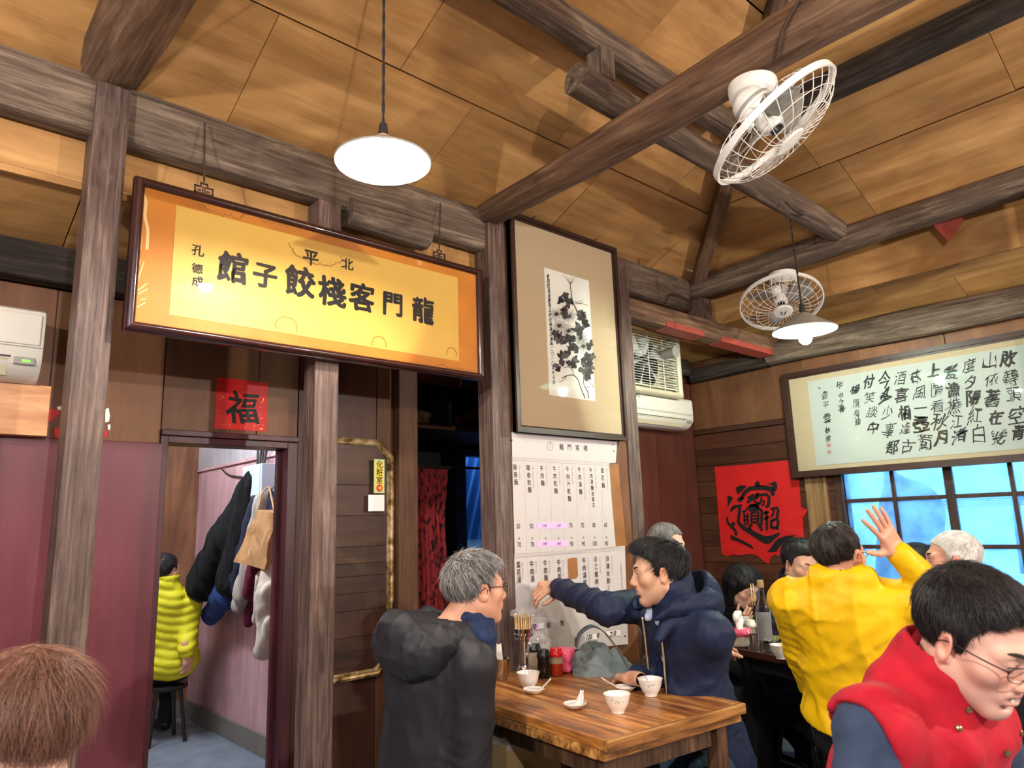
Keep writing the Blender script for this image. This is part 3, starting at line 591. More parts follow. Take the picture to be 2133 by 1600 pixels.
def blob(x, y, rx, ry, rot, m):
    t = np.linspace(0, 2 * PI, 15)[:-1]; r = 1 + 0.18 * np.sin(3 * t + rs.rand() * 6) + 0.08 * rs.normal(size=14)
    X = x + (rx * np.cos(t) * math.cos(rot) - ry * np.sin(t) * math.sin(rot)) * r; Y = y + (rx * np.cos(t) * math.sin(rot) + ry * np.sin(t) * math.cos(rot)) * r
    pts = [c5w(a, b2) for a, b2 in zip(X, Y)]; V = np.array([[a, b2, rs.rand() * 0.0006] for a, b2 in pts]); V[:, 2] = V[0, 2]
    mbs[m].add(V @ Mq[:3, :3].T + Mq[:3, 3], [list(range(14))])
for x, y in ((385, 590), (360, 612), (400, 615), (420, 640), (395, 690), (385, 725), (490, 700), (510, 720), (500, 745), (530, 750), (540, 780), (480, 790), (500, 810), (470, 830), (490, 850), (330, 870), (350, 900), (370, 880), (385, 910), (440, 900), (450, 940), (430, 960), (470, 960), (360, 1000), (385, 1010), (370, 1050), (350, 1080), (400, 990), (430, 1050), (450, 1070), (465, 1030), (520, 1020), (540, 1010), (555, 1050), (530, 1060), (545, 1090), (520, 1110), (555, 1120), (540, 1140), (570, 1070), (505, 1100), (320, 855), (565, 940), (570, 1010), (420, 880)):
    for k in range(3): blob(x + rs.normal() * 9, y + rs.normal() * 9, 9 + 9 * rs.rand(), 16 + 12 * rs.rand(), rs.rand() * 3, ['ink_mid', 'ink_grey', 'ink_mid', 'ink'][rs.randint(4)])
for x, y, R_ in ((330, 715, 46), (420, 730, 50), (350, 795, 48), (415, 830, 50), (497, 882, 48), (517, 938, 52)):
    blob(x, y, R_ * 0.95, R_ * 0.85, 0, 'ink_pale') if False else None
    for k in range(20):
        a = 2 * PI * k / 20 + rs.rand() * 0.2; L = R_ * (0.75 + 0.4 * rs.rand()); da = 0.10
        for sgn in (-1, 1):
            br([(x + 8 * math.cos(a), y + 8 * math.sin(a)), (x + 0.6 * L * math.cos(a + sgn * da * 1.3), y + 0.6 * L * math.sin(a + sgn * da * 1.3)), (x + L * math.cos(a), y + L * math.sin(a))], (.0016, .0012), 'ink', 7)
    blob(x, y, 9, 9, 0, 'ink')
sgn_txt = '偷閒試寫東籬菊主好花寒香正濃時二〇一〇年冬月祥'
for k, ch in enumerate(sgn_txt):
    t = k / (len(sgn_txt) - 1); x, y = 272 + 40 * t, 450 + (1190 - 450) * t; w_ = c5w(x, y); write(mbs['ink'], ch, Mq, 0.030 - 0.006 * t, 0.0006, w_, warp=0.03, seed=k, sx=0.8, shear=0.1)
for m, k in mbs.items():
    if k.n: tag(k.build('brushwork', m, pp_), kind='stuff')
J = I.copy(); J[:, 1] = yp + 0.004; pane('glass', J, pc)
for u, v in ((1107, 446), (1235, 481)):
    p = onY(u, v, 2.625); nl = obj('bent_nail', *tubem([(p[0] - .012, 2.66, P[0][2] - 0.004), (p[0], 2.615, P[0][2] + 0.014), (p[0] + .014, 2.605, P[0][2] + 0.022)], 0.003, 6), 'wire_rust', None, True)
    tag(nl, ('bent nail in the flower picture top beside the dark menu post', 'bent nail in the flower picture top beside the exhaust fan post')[u > 1200], 'nail')
# ------------------------------------------------------------------ wall menu
ym_ = YP - 0.004
c4 = lambda x, y: (1040 + x * 0.3125, 880 + y * 0.3125)
def c4w(x, y, yy=ym_): return onY(*c4(x, y), yy)
mn = thing('wall_menu', 'pale printed noodle and dumpling menu with pink price tape on the wall', 'menu', c4w(480, 1500))
def sheet(name, pts, y, mat, parent, th=0.0015):
    p = [c4w(a, b2, y) for a, b2 in pts]; poly = [(q[0], q[2]) for q in p]; v, f = prismm(poly, planeY(0, y, 0), th); return obj(name, v, f, mat, parent)
up = sheet('upper_sheet', [(82, 62), (785, 128), (775, 268), (730, 274), (752, 560), (775, 828), (470, 868), (103, 905), (86, 300)], ym_, 'menu_paper', mn)
lo = sheet('lower_sheet', [(98, 880), (470, 862), (836, 822), (858, 1478), (520, 1512), (240, 1545), (128, 1560), (110, 1200)], ym_ + 0.002, 'menu_paper', mn)
sheet('bare_board', [(728, 276), (792, 276), (845, 822), (775, 829), (752, 560)], ym_ + 0.004, 'light_wood', mn); 
plain('brown_card', srgb(150, 98, 50), 0.6, var=0.2, bscale=8)
for o in mn.children:
    if o.name.startswith('bare_board'): o.data.materials[0] = MATS['brown_card']
sheet('torn_hole', [(455, 912), (480, 902), (518, 900), (526, 1020), (515, 1040), (470, 1048), (462, 1052)], ym_ - 0.0006, 'brown_card', mn, 0.0004)
yt = ym_ - 0.0022; Mm = planeY(0, yt, 0); ink = MB(); pale = MB()
def mt(s, x, y, size, mb=None, **k):
    p = c4w(x, y, yt); k.setdefault('bold', 0.0004 if mb is None else 0); write(mb or ink, s, Mm, size, at=(p[0], p[2]), **k)
for k, ch in enumerate('龍門客棧'): mt(ch, 415 + k * 53, 163 + k * 3, 0.033, bold=.0006)
colx = [105, 193, 283, 368, 455, 533, 610, 687]
names = ['陽春麵', '陽春乾麵', '牛肉麵', '牛肉乾麵', '牛肉汁乾麵', '牛肉湯麵', '牛肉湯麵加蛋花', '蛋花麵']
eng = ['Plain noodles', 'Plain noodles (dried)', 'Beef noodle soup', 'Dry beef noodles', 'Dry beef noodles', 'Beef noodle soup (without beef)', 'Plain noodles (dried)', 'Egg drop noodle soup']
small = ['50', '50', '', '', '70', '70', '80', '60']; large = ['70', '70', '', '', '90', '90', '100', '80']
Mv = basis((0, yt, 0), (0, 0, -1), (1, 0, 0))
def vert(s, x, y, size, mb):
    p = c4w(x, y, yt); v, f = glyph_mesh(s, size, 0, 'LEFT'); v = v.copy(); v[:, 0] *= 0.9
    B = basis((p[0], yt, p[2]), (0, 0, -1), (1, 0, 0)); mb.add(v @ B[:3, :3].T + B[:3, 3], [q[::-1] for q in f])
for i, (cx, nm) in enumerate(zip(colx, names)):
    y0 = 300 + i * 3
    for k, ch in enumerate(nm): mt(ch, cx + k * 3.2, y0 + k * 50 * (0.78 if len(nm) > 5 else 0.98), 0.031 if len(nm) < 6 else 0.027, sx=0.85)
    vert(eng[i], cx + 30, y0 - 15, 0.015, pale)
    dy = 12 - i * 1.2
    mt('小', cx + 22, 641 + dy, 0.013, pale); mt('大', cx + 27, 762 + dy, 0.014)
    if small[i]: mt(small[i], cx + 22, 680 + dy, 0.034, sx=0.75); mt(large[i], cx + 28, 803 + dy, 0.034, sx=0.75)
names2 = ['蛋花湯', '牛肉湯', '牛肉麵湯', '牛肉蛋花湯', None, '牛肉湯餃', '手工豬肉水餃', '冷凍水餃（包）']
eng2 = ['Egg drop soup', 'Beef soup', 'Beef noodle', 'Beef soup with egg', None, 'Dumplings with beef soup', 'Pork dumplings', 'Frozen dumplings']
colx2 = [128, 217, 307, 397, 480, 565, 643, 722]
for i, (cx, nm) in enumerate(zip(colx2, names2)):
    if not nm: continue
    y0 = 950 - i * 6
    for k, ch in enumerate(nm): mt(ch, cx + k * 2.5, y0 + k * 49, 0.033, sx=0.85)
    vert(eng2[i], cx + 28, y0 - 16, 0.015, pale)
for s, x, y in (('60', 330, 1348), ('70', 420, 1338)): mt(s, x, y, 0.036, sx=0.75)
for s, x, y in (('小', 238, 1322), ('小', 327, 1312), ('小', 415, 1302), ('大', 240, 1450)): mt(s, x, y, 0.015, pale)
vert('Longmen Dumplings', 812, 935, 0.022, pale)
for k, ch in enumerate('龍門'): mt(ch, 338, 140 + k * 22, 0.012, pale)
t = np.linspace(0, 2 * PI, 40); c = c4w(338, 158, yt)
stroke(pale, np.c_[c[0] + .022 * np.cos(t), c[2] + .025 * np.sin(t)], .0022, Mm); stroke(pale, np.c_[c[0] + .018 * np.cos(t), c[2] + .021 * np.sin(t)], .0008, Mm)
for y0 in ((232, 272, 80, 775), (252, 292, 80, 775), (878, 832, 100, 833), (898, 852, 100, 833)):
    a = c4w(y0[2], y0[0], yt); b2 = c4w(y0[3], y0[1], yt); stroke(pale, [(a[0], a[2]), (b2[0], b2[2])], .0012, Mm)
for k in range(46):
    f = k / 45; 
    for (ya, yb, xa, xb) in ((242, 282, 85, 770), (888, 842, 105, 828)):
        c = c4w(xa + (xb - xa) * f, ya + (yb - ya) * f, yt); tt = np.linspace(0, 2 * PI, 7); stroke(pale, np.c_[c[0] + .0042 * np.cos(tt), c[2] + .0042 * np.sin(tt)], .0008, Mm)
for i in range(1, 8):
    a = c4w(80 + i * 86, 240 + i * 5, yt); b2 = c4w(98 + i * 85, 880 - i * 5, yt); stroke(pale, [(a[0], a[2]), (b2[0], b2[2])], .0009, Mm)
    a = c4w(98 + i * 87, 905 - i * 6, yt); b2 = c4w(130 + i * 87, 1480, yt); stroke(pale, [(a[0], a[2]), (b2[0], b2[2])], .0009, Mm)
tag(ink.build('print', 'menu_print', up), kind='stuff'); tag(pale.build('print', 'menu_pale', up), kind='stuff')
ink2 = MB()
for x0, x1, yy, s1, s2 in ((248, 453, 688, '170', '170'), (250, 455, 808, '190', '190')):
    q = [c4w(a, b2, ym_ - .0025) for a, b2 in ((x0, yy - 18), (x1, yy - 22), (x1, yy + 18), (x0, yy + 22))]; tap = MB(); slab(tap, q, FY, 0.0005); tap.build('price_tape', 'pink_tape', mn)
    for s, x in ((s1, x0 + 55), (s2, x0 + 148)): p = c4w(x, yy, ym_ - .0040); write(ink2, s, planeY(0, ym_ - .0040, 0), 0.022, at=(p[0], p[2]), shear=.2, warp=.02)
q = [c4w(a, b2, ym_ - .0025) for a, b2 in ((222, 1345), (262, 1340), (262, 1380), (224, 1385))]; tap = MB(); slab(tap, q, FY, 0.0005); tap.build('price_tape', 'pink_tape', mn)

for q4 in (((262, 1340), (296, 1336), (296, 1372), (262, 1378)), ((712, 1395), (805, 1384), (808, 1420), (716, 1430)), ((570, 1425), (648, 1410), (650, 1445), (572, 1455))): 
    tap = MB(); slab(tap, [c4w(a, b2, ym_ - .0025) for a, b2 in q4], FY, 0.0005); tap.build('price_tape', 'white_tape', mn)

for s, x, y in (('210', 758, 1408), ('120', 600, 1432), ('70', 515, 1450), ('70', 232, 1362), ('0', 662, 1418)):
    p = c4w(x, y, ym_ - .0040); write(ink2, s, planeY(0, ym_ - .0040, 0), 0.034, bold=.0008, at=(p[0], p[2]), shear=.15, warp=.015)
tag(ink2.build('handwriting', 'ink', mn), kind='stuff')
# translucent lifted corner of the lower sheet, pinched by the hand
m, nt, b = newmat('thin_film'); b.inputs['Base Color'].default_value = srgb(214, 206, 208); b.inputs['Alpha'].default_value = 0.42; b.inputs['Roughness'].default_value = 0.4
G = []; K = 9
A_, B_, C_, D_ = c4w(195, 1085, YP - 0.12), c4w(104, 1060, ym_ - .003), c4w(112, 1290, ym_ - .003), c4w(330, 1300, ym_ - .004)
for i in range(K):
    for j in range(K):
        s, t2 = i / (K - 1), j / (K - 1); p = (1 - s) * ((1 - t2) * A_ + t2 * B_) + s * ((1 - t2) * D_ + t2 * C_); p = p + np.array([0, -0.03 * math.sin(PI * s) * math.sin(PI * t2), 0]); G.append(p)
obj('lifted_corner', G, [[i * K + j, (i + 1) * K + j, (i + 1) * K + j + 1, i * K + j + 1] for i in range(K - 1) for j in range(K - 1)], 'thin_film', mn, True)
for x, y in ((82, 118), (757, 148), (838, 1425), (762, 192)): mb = MB(); mb.lathe([(0.0, -.004), (.004, -.003), (.005, 0)], c4w(x, y, ym_), 10, np.array([[1, 0, 0], [0, 0, 1], [0, 1, 0]]).T); mb.build('pin', 'ink', mn)
# ------------------------------------------------------------------ framed calligraphy on the right wall
xc = 4.70
zt_, zb_ = float((onX(1627, 779, xc)[2] + onX(2133, 690, xc)[2]) / 2), float((onX(1651, 999, xc)[2] + onX(2133, 953, xc)[2]) / 2) - 0.005
yl_, yr_ = 2.374, 0.50
P = np.array([(xc, yl_, zt_), (xc, yr_, zt_), (xc, yr_, zb_), (xc, yl_, zb_)])
cg = thing('framed_calligraphy', 'wide framed running-script calligraphy hung above the blue window', 'calligraphy', (xc, (yl_ + yr_) / 2, zb_))
mb = MB(); slab(mb, P + np.array([0.035, 0, 0]), FX, 0.015); mb.build('backing', 'frame_brown', cg)
mb = MB(); frame_bars(mb, P + np.array([0.035, 0, 0]), 0.030, 0.045, FX); frame_bars(mb, P + np.array([0.035, 0, 0]), 0.042, 0.03, FX); mb.build('frame', 'frame_brown', cg)
I = P + np.array([0.018, 0, 0]); I[[0, 3], 1] -= 0.035; I[[1, 2], 1] += 0.035; I[[0, 1], 2] -= 0.035; I[[2, 3], 2] += 0.035
mb = MB(); slab(mb, I, FX, 0.003); mb.build('mount', 'mat_beige', cg)
xq = xc + 0.0135
a = onX(1682.5, 795.4, xq); b2 = onX(1700.6, 970.5, xq); ql, qt, qb = (a[1] + b2[1]) / 2, a[2], b2[2]
Q = np.array([(xq, ql, qt), (xq, yr_ + 0.12, qt), (xq, yr_ + 0.12, qb), (xq, ql, qb)])
plain('rice_paper', srgb(180, 184, 178), 0.7, var=0.03, bscale=3)
mb = MB(); slab(mb, Q, FX, 0.001); pp_ = mb.build('paper', 'rice_paper', cg)
xs = xq - 0.0018; Mx = planeX(xs, 0, 0); mb = MB()
c6 = lambda x, y: (1620 + x * 0.2405, 680 + y * 0.2405)
def cw(x, y): p = onX(*c6(x, y), xs); return (-p[1], p[2])
cols = [('敗轉頭空青', [(1995, 272), (2020, 440), (2040, 590), (2062, 760), (2080, 920)]), ('山依舊在幾', [(1835, 300), (1855, 460), (1860, 625), (1890, 785), (1912, 945)]), ('度夕陽紅白', [(1652, 345), (1672, 490), (1697, 625), (1715, 775), (1740, 920)]),
        ('髮漁樵江渚', [(1500, 385), (1520, 545), (1525, 690), (1545, 825), (1572, 955)]), ('上慣看秋月', [(1350, 385), (1370, 550), (1385, 690), (1405, 825), (1415, 960)]), ('春風一壺濁', [(1190, 430), (1230, 580), (1240, 708), (1250, 845), (1275, 1005)]),
        ('酒喜相逢古', [(1062, 445), (1072, 600), (1095, 745), (1108, 885), (1125, 1035)]), ('今多少事都', [(925, 460), (940, 605), (950, 750), (965, 895), (985, 1045)]), ('付笑談中', [(787, 478), (797, 610), (815, 740), (828, 885)]),
        ('楊慎臨江仙', [(668, 545), (680, 665), (687, 745), (690, 790), (692, 828)]), ('甲申之秋', [(537, 512), (545, 600), (550, 660), (556, 720)]), ('魯平雲林書', [(408, 590), (415, 680), (428, 800), (432, 900), (438, 975)])]
k = 0
for s, pts in cols:
    for ch, (x, y) in zip(s, pts):
        sz = 0.098 if len(s) == 5 and x > 900 else (0.085 if x > 750 else (0.062 if ch in '楊慎甲魯平雲' else 0.046)); k += 1
        rs = np.random.RandomState(k); letter('character', 'ink', pp_, ch, Mx, sz * rs.uniform(.85, 1.08), [0.0012, 0, 0, 0.0026][k * 7 % 4] * sz / .09, at=cw(x, y), warp=0.035, seed=k, sx=0.82, shear=0.22, sy=1.02)
dY = 0.128
for j, s in enumerate(['盡英雄是非成', '逝水浪花淘', '滾滾長江東']):
    for i, ch in enumerate(s):
        x0, z0 = cw(1995, 272); x1, z1 = cw(2080, 920); k += 1
        letter('character', 'ink', pp_, ch, Mx, 0.095, [0.001, 0.0, 0.0024][k % 3], at=(x0 + 0.13 + 0.125 * j, z0 + (z1 - z0) * i / 4.3), warp=0.035, seed=k, sx=0.82, shear=0.22)
stroke(mb, [cw(350, 525), cw(362, 535), cw(370, 545)], [.003, .007, .002], Mx)
mb.build('brush_mark', 'ink', pp_)
for x, y in ((443, 1030), (446, 1088)):
    u, w_ = cw(x, y); mb = MB()
    for t in (-.008, 0, .008): stroke(mb, [(u - .011, w_ + t), (u + .011, w_ + t)], .003, Mx)
    for t in (-.011, -.003, .011): stroke(mb, [(u + t, w_ - .011), (u + t, w_ + .011)], .003, Mx)
    mb.build('seal', 'seal_red', pp_)
J = I.copy(); J[:, 0] = xc + 0.006; pane('glass', J, cg)
# ------------------------------------------------------------------ red paper with a single character, over the door
yf = YW - 0.0135
P = squared(quadY([(451, 786), (559, 797), (554, 899), (447, 893)], yf), 1)
fu = thing('character_paper', 'small square red paper with one black good-fortune character above the doorway', 'red paper', (P[2] + P[3]) / 2)
mb = MB(); slab(mb, P, FY, 0.001); fp = mb.build('paper', 'red_paper', fu)
c = P.mean(0) + np.array([0.0, 0, -0.01]); letter('character', 'ink', fp, '福', planeY(0, yf - 0.0018, 0), 0.15, 0.003, at=(c[0], c[2]), warp=0.02, seed=4)
mb = MB(); rs = np.random.RandomState(9)
for k in range(60):
    x, z = rs.uniform(P[0][0] + .01, P[1][0] - .01), P[3][2] + .01 + (P[0][2] - P[3][2]) * 0.75 * rs.rand() ** 1.3; s = rs.uniform(.0012, .003); a = rs.rand() * 3
    mb.add([[x + s * math.cos(a + j * PI / 2), yf - 0.0015, z + s * math.sin(a + j * PI / 2)] for j in range(4)], [[0, 1, 2, 3]])
tag(mb.build('gold_flecks', 'gold_fleck', fp), kind='stuff')
# ------------------------------------------------------------------ torn red paper with the combined characters, on the right wall
xr = XB - 0.017
c8 = lambda x, y: (1480 + x * 0.14379, 950 + y * 0.14379)
def rw(x, y, dx=0.0): return onX(*c8(x, y), xr - dx)
out = [(62, 160), (350, 140), (610, 115), (900, 85), (1140, 62), (1180, 350), (1290, 345), (1300, 560), (1312, 735), (1360, 765), (1408, 772), (1385, 835), (1336, 900), (1345, 1050), (1362, 1180), (1290, 1300), (1215, 1475), (1110, 1470), (1095, 1440), (1000, 1455), (940, 1420), (860, 1490), (850, 1562), (790, 1535), (690, 1450), (640, 1430), (560, 1415), (450, 1440), (330, 1430), (240, 1455), (162, 1420), (120, 900), (95, 520)]
zz = thing('character_poster', 'large torn red paper with interlocked black characters on the board wall', 'poster', rw(800, 1560))
V = np.array([rw(x, y) for x, y in out]); n_ = len(V); rs = np.random.RandomState(5)
mb = MB(); V2 = V + np.c_[-0.0015 - 0.006 * rs.rand(n_), np.zeros(n_), np.zeros(n_)]; c = V2.mean(0); c[0] = xr - 0.003
mb.add(np.concatenate([V, V2, [c]]), [[i, (i + 1) % n_, n_ + (i + 1) % n_, n_ + i] for i in range(n_)] + [[n_ + i, n_ + (i + 1) % n_, 2 * n_] for i in range(n_)]); ppr = mb.build('paper', 'red_paper', zz)
mb = MB(); Mr = planeX(xr - 0.009, 0, 0)
def rs_(pts, w, n=16):
    P2 = smooth_path([(-rw(x, y, .009)[1], rw(x, y, .009)[2]) for x, y in pts], n); w = np.interp(np.linspace(0, 1, n), np.linspace(0, 1, len(w)), w) * 0.00050
    stroke(mb, P2, w, Mr)
def poly_(pts):
    V = [rw(x, y, .009) for x, y in pts]; mb.add(V, [list(range(len(V)))])
poly_([(370, 460), (420, 425), (530, 430), (480, 480), (400, 555), (375, 520)]); poly_([(640, 400), (675, 355), (715, 385), (715, 440), (650, 440)]); poly_([(815, 395), (900, 390), (900, 370), (945, 370), (968, 420), (960, 490), (930, 512), (890, 470), (890, 420)])
rs_([(450, 630), (480, 550), (560, 480), (700, 455), (820, 465), (890, 500), (905, 575)], [40, 60, 60, 70, 75, 60])
rs_([(395, 650), (440, 620), (480, 600)], [60, 70, 20]); poly_([(240, 590), (275, 570), (325, 610), (300, 660), (245, 740), (250, 660)])
rs_([(290, 800), (340, 740), (460, 715)], [40, 50, 30]); rs_([(425, 740), (415, 850), (405, 950), (470, 1030), (600, 1110), (720, 1180), (820, 1215), (920, 1170), (1000, 1120)], [50, 45, 50, 60, 70, 90, 110, 60, 30], 30)
rs_([(240, 880), (250, 960), (310, 1030), (360, 1080), (370, 1150)], [35, 35, 45, 40, 40]); poly_([(285, 1140), (300, 1210), (380, 1230), (560, 1320), (635, 1352), (590, 1290), (500, 1240), (400, 1190)]); rs_([(310, 1000), (330, 965), (345, 1010)], [30, 30, 30])
poly_([(820, 1388), (960, 1385), (1000, 1310), (1090, 1220), (1245, 1142), (1100, 1155), (990, 1190), (930, 1240), (880, 1320)])
for pts, w in (([(540, 610), (600, 575), (640, 560)], [40, 30]), ([(660, 570), (700, 540)], [50, 30]), ([(530, 680), (600, 620), (690, 600)], [35, 45, 35]), ([(650, 580), (830, 560), (840, 700), (800, 740)], [40, 40, 50, 40]), ([(740, 600), (730, 660), (690, 700), (560, 720)], [30, 40, 40, 40]), ([(770, 640), (770, 700), (740, 720)], [35, 30, 20]),
               ([(520, 770), (600, 730), (700, 740)], [40, 50, 40]), ([(560, 790), (680, 770), (740, 780)], [40, 40, 40]), ([(460, 810), (520, 790)], [40, 30]), ([(490, 830), (495, 980), (540, 970), (535, 830)], [30, 30, 30, 30]), ([(490, 880), (540, 875)], [24, 24]), ([(490, 930), (540, 925)], [24, 24]),
               ([(590, 820), (590, 960)], [30, 30]), ([(590, 830), (690, 815), (690, 950)], [30, 30, 30]), ([(600, 870), (690, 860)], [26, 26]), ([(600, 915), (690, 905)], [26, 26]), ([(590, 965), (690, 950)], [30, 30]), ([(600, 990), (560, 1030), (590, 1070)], [50, 40, 30]), ([(680, 970), (730, 1040), (745, 1090)], [50, 50, 25]),
               ([(745, 780), (740, 900), (735, 1000)], [40, 40, 40]), ([(760, 830), (850, 810)], [30, 25]), ([(805, 790), (815, 930), (815, 1075)], [40, 45, 35]), ([(770, 920), (845, 880)], [30, 25]), ([(870, 770), (975, 755), (965, 870), (945, 890)], [34, 40, 45, 25]), ([(920, 780), (900, 850), (865, 890)], [30, 30, 20]), ([(880, 930), (880, 1040)], [40, 45]), ([(880, 935), (975, 920), (965, 1060)], [36, 40, 45]), ([(880, 1040), (960, 1035)], [36, 40]), ([(620, 640), (700, 690)], [30, 30]), ([(640, 700), (700, 760)], [40, 40])): rs_(pts, w, 8)
tag(mb.build('lettering', 'ink', ppr), kind='stuff')
# ------------------------------------------------------------------ pendant lamps and added unseen bulbs
def emis(name, col, s):
    m, nt, b = newmat(name); b.inputs['Base Color'].default_value = (1, 1, 1, 1); b.inputs['Emission Color'].default_value = col; b.inputs['Emission Strength'].default_value = s; return m
emis('bulb_warm', (1.0, 0.92, 0.84, 1), BULB); emis('bulb_cool', (0.86, 1.0, 0.84, 1), BULB * 0.75); emis('bulb_unseen', (1.0, 0.94, 0.86, 1), BARE); emis('tube_cool', (0.86, 0.92, 1.0, 1), TUBE)
plain('shade_white', srgb(240, 240, 236), 0.35); plain('shade_green', srgb(176, 224, 206), 0.4, var=0.08, bscale=30); plain('shade_out', srgb(150, 146, 134), 0.6, var=0.15, bscale=20); plain('socket_brass', srgb(196, 150, 96), 0.4); plain('socket_black', srgb(40, 34, 32), 0.5)
def pendant(x, y, zr, r, h, ztop, label, inner, bulb, drop=0.0, br=0.031, swing=(0, 0), vis_socket=True, group=None):
    t = thing('pendant_lamp', label, 'lamp', (x, y, zr - 0.03), group)
    prof_o = [(r, zr), (r + 0.002, zr + 0.006), (r * 0.55, zr + h * 0.55), (0.032, zr + h * 0.96), (0.026, zr + h)]
    mb = MB(); mb.lathe(prof_o + [(0.02, zr + h - 0.002)], (x, y, 0), 48, closed=True); sh = mb.build('lamp_shade', 'shade_out', t, True, 40)
    mb = MB(); mb.lathe([(r - 0.0015, zr + 0.001), (r * 0.55 - 0.002, zr + h * 0.55 - 0.004), (0.03, zr + h * 0.96 - 0.004), (0.001, zr + h - 0.006)], (x, y, 0), 48, closed=True); mb.build('shade_lining', inner, sh, True, 40)
    zb = zr + h * 0.45 - drop
    mb = MB(); mb.lathe([(0.019, zb + 0.055), (0.021, zb + 0.03), (0.019, zb + 0.012)], (x, y, 0), 20); mb.lathe([(0.024, zr + h - 0.01), (0.024, zb + 0.05)], (x, y, 0), 20); mb.build('socket', 'socket_brass', t, True, 40)
    mb = MB(); mb.lathe([(0.0, zb - br), (br * 0.5, zb - br * 0.87), (br * 0.87, zb - br * 0.5), (br, zb), (br * 0.87, zb + br * 0.5), (0.016, zb + br * 1.0)], (x, y, 0), 16); mb.build('bulb', bulb, t, True)
    mb = MB(); n = 40
    for ph in (0, PI): mb.tube([[x + swing[0] * s + 0.0028 * math.cos(40 * s + ph), y + swing[1] * s + 0.0028 * math.sin(40 * s + ph), zr + h - 0.005 + (ztop - zr - h) * s] for s in np.linspace(0, 1, n)], 0.003, 5)
    mb.lathe([(0.012, zr + h + 0.05), (0.016, zr + h + 0.02), (0.014, zr + h - 0.005)], (x, y, 0), 12); mb.build('cord', 'cord_black', t)
    return t
L1 = onY(798, 340, 1.79)
pendant(L1[0], L1[1], L1[2], 0.150, 0.085, EZ + SLOPE * (EA - L1[1]), 'round white enamel pendant lamp glowing in front of the signboard', 'shade_white', 'bulb_warm', 0.0)
L2 = onY(1676, 690, 1.70)
pendant(L2[0], L2[1], L2[2], 0.166, 0.10, 3.02, 'green-lined conical pendant lamp with a bare bulb beside the downward-facing fan', 'shade_green', 'bulb_cool', 0.085, 0.034, swing=(-0.02, 0))
def unseen_bulb(x, y, z, zt, label, mat='bulb_unseen', br=0.036):  # bulbs out of view, added to light the ceiling and fill the room
    t = thing('unseen_bulb', label, 'lamp', (x, y, z))
    mb = MB(); mb.lathe([(0.0, z - br), (br * 0.5, z - br * 0.87), (br * 0.87, z - br * 0.5), (br, z), (br * 0.87, z + br * 0.5), (0.016, z + br)], (x, y, 0), 16); mb.build('bulb', mat, t, True)
    mb = MB(); mb.lathe([(0.018, z + br), (0.02, z + br + 0.04), (0.01, z + br + 0.06)], (x, y, 0), 14); mb.build('socket', 'socket_black', t, True, 40)
    mb = MB(); mb.tube([(x, y, z + br + 0.05), (x, y, zt)], 0.003, 6); mb.build('cord', 'cord_black', t)
unseen_bulb(3.38, -2.1, 2.22, 3.20, 'unseen bare bulb on a cord over the tables behind the red vest', br=0.046)  # placed from the curved log's shadow on the ceiling
unseen_bulb(0.1, -1.2, 2.50, 3.66, 'added unseen fill bulb on a cord between the purple wall and the red vest')
unseen_bulb(-1.5, 0.8, 2.50, 3.84, 'added unseen fill bulb on a cord beside the brown-haired woman')
# lights of the hall and the back room
def tube_light(x0, x1, y0, y1, z, label):
    t = thing('tube_light', label, 'lamp', ((x0 + x1) / 2, (y0 + y1) / 2, z + 0.05))
    mb = MB(); mb.box((min(x0, x1) - .04, min(y0, y1) - .04, z + 0.03), (max(x0, x1) + .04, max(y0, y1) + .04, z + 0.08)); mb.build('housing', 'white_plastic', t)
    mb = MB(); mb.tube([(x0, y0, z), (x1, y1, z)], 0.016, 10); mb.build('tube', 'tube_cool', t, True)
tube_light(0.9, 0.9, 4.0, 5.2, 2.61, 'fluorescent tube on the hall ceiling')
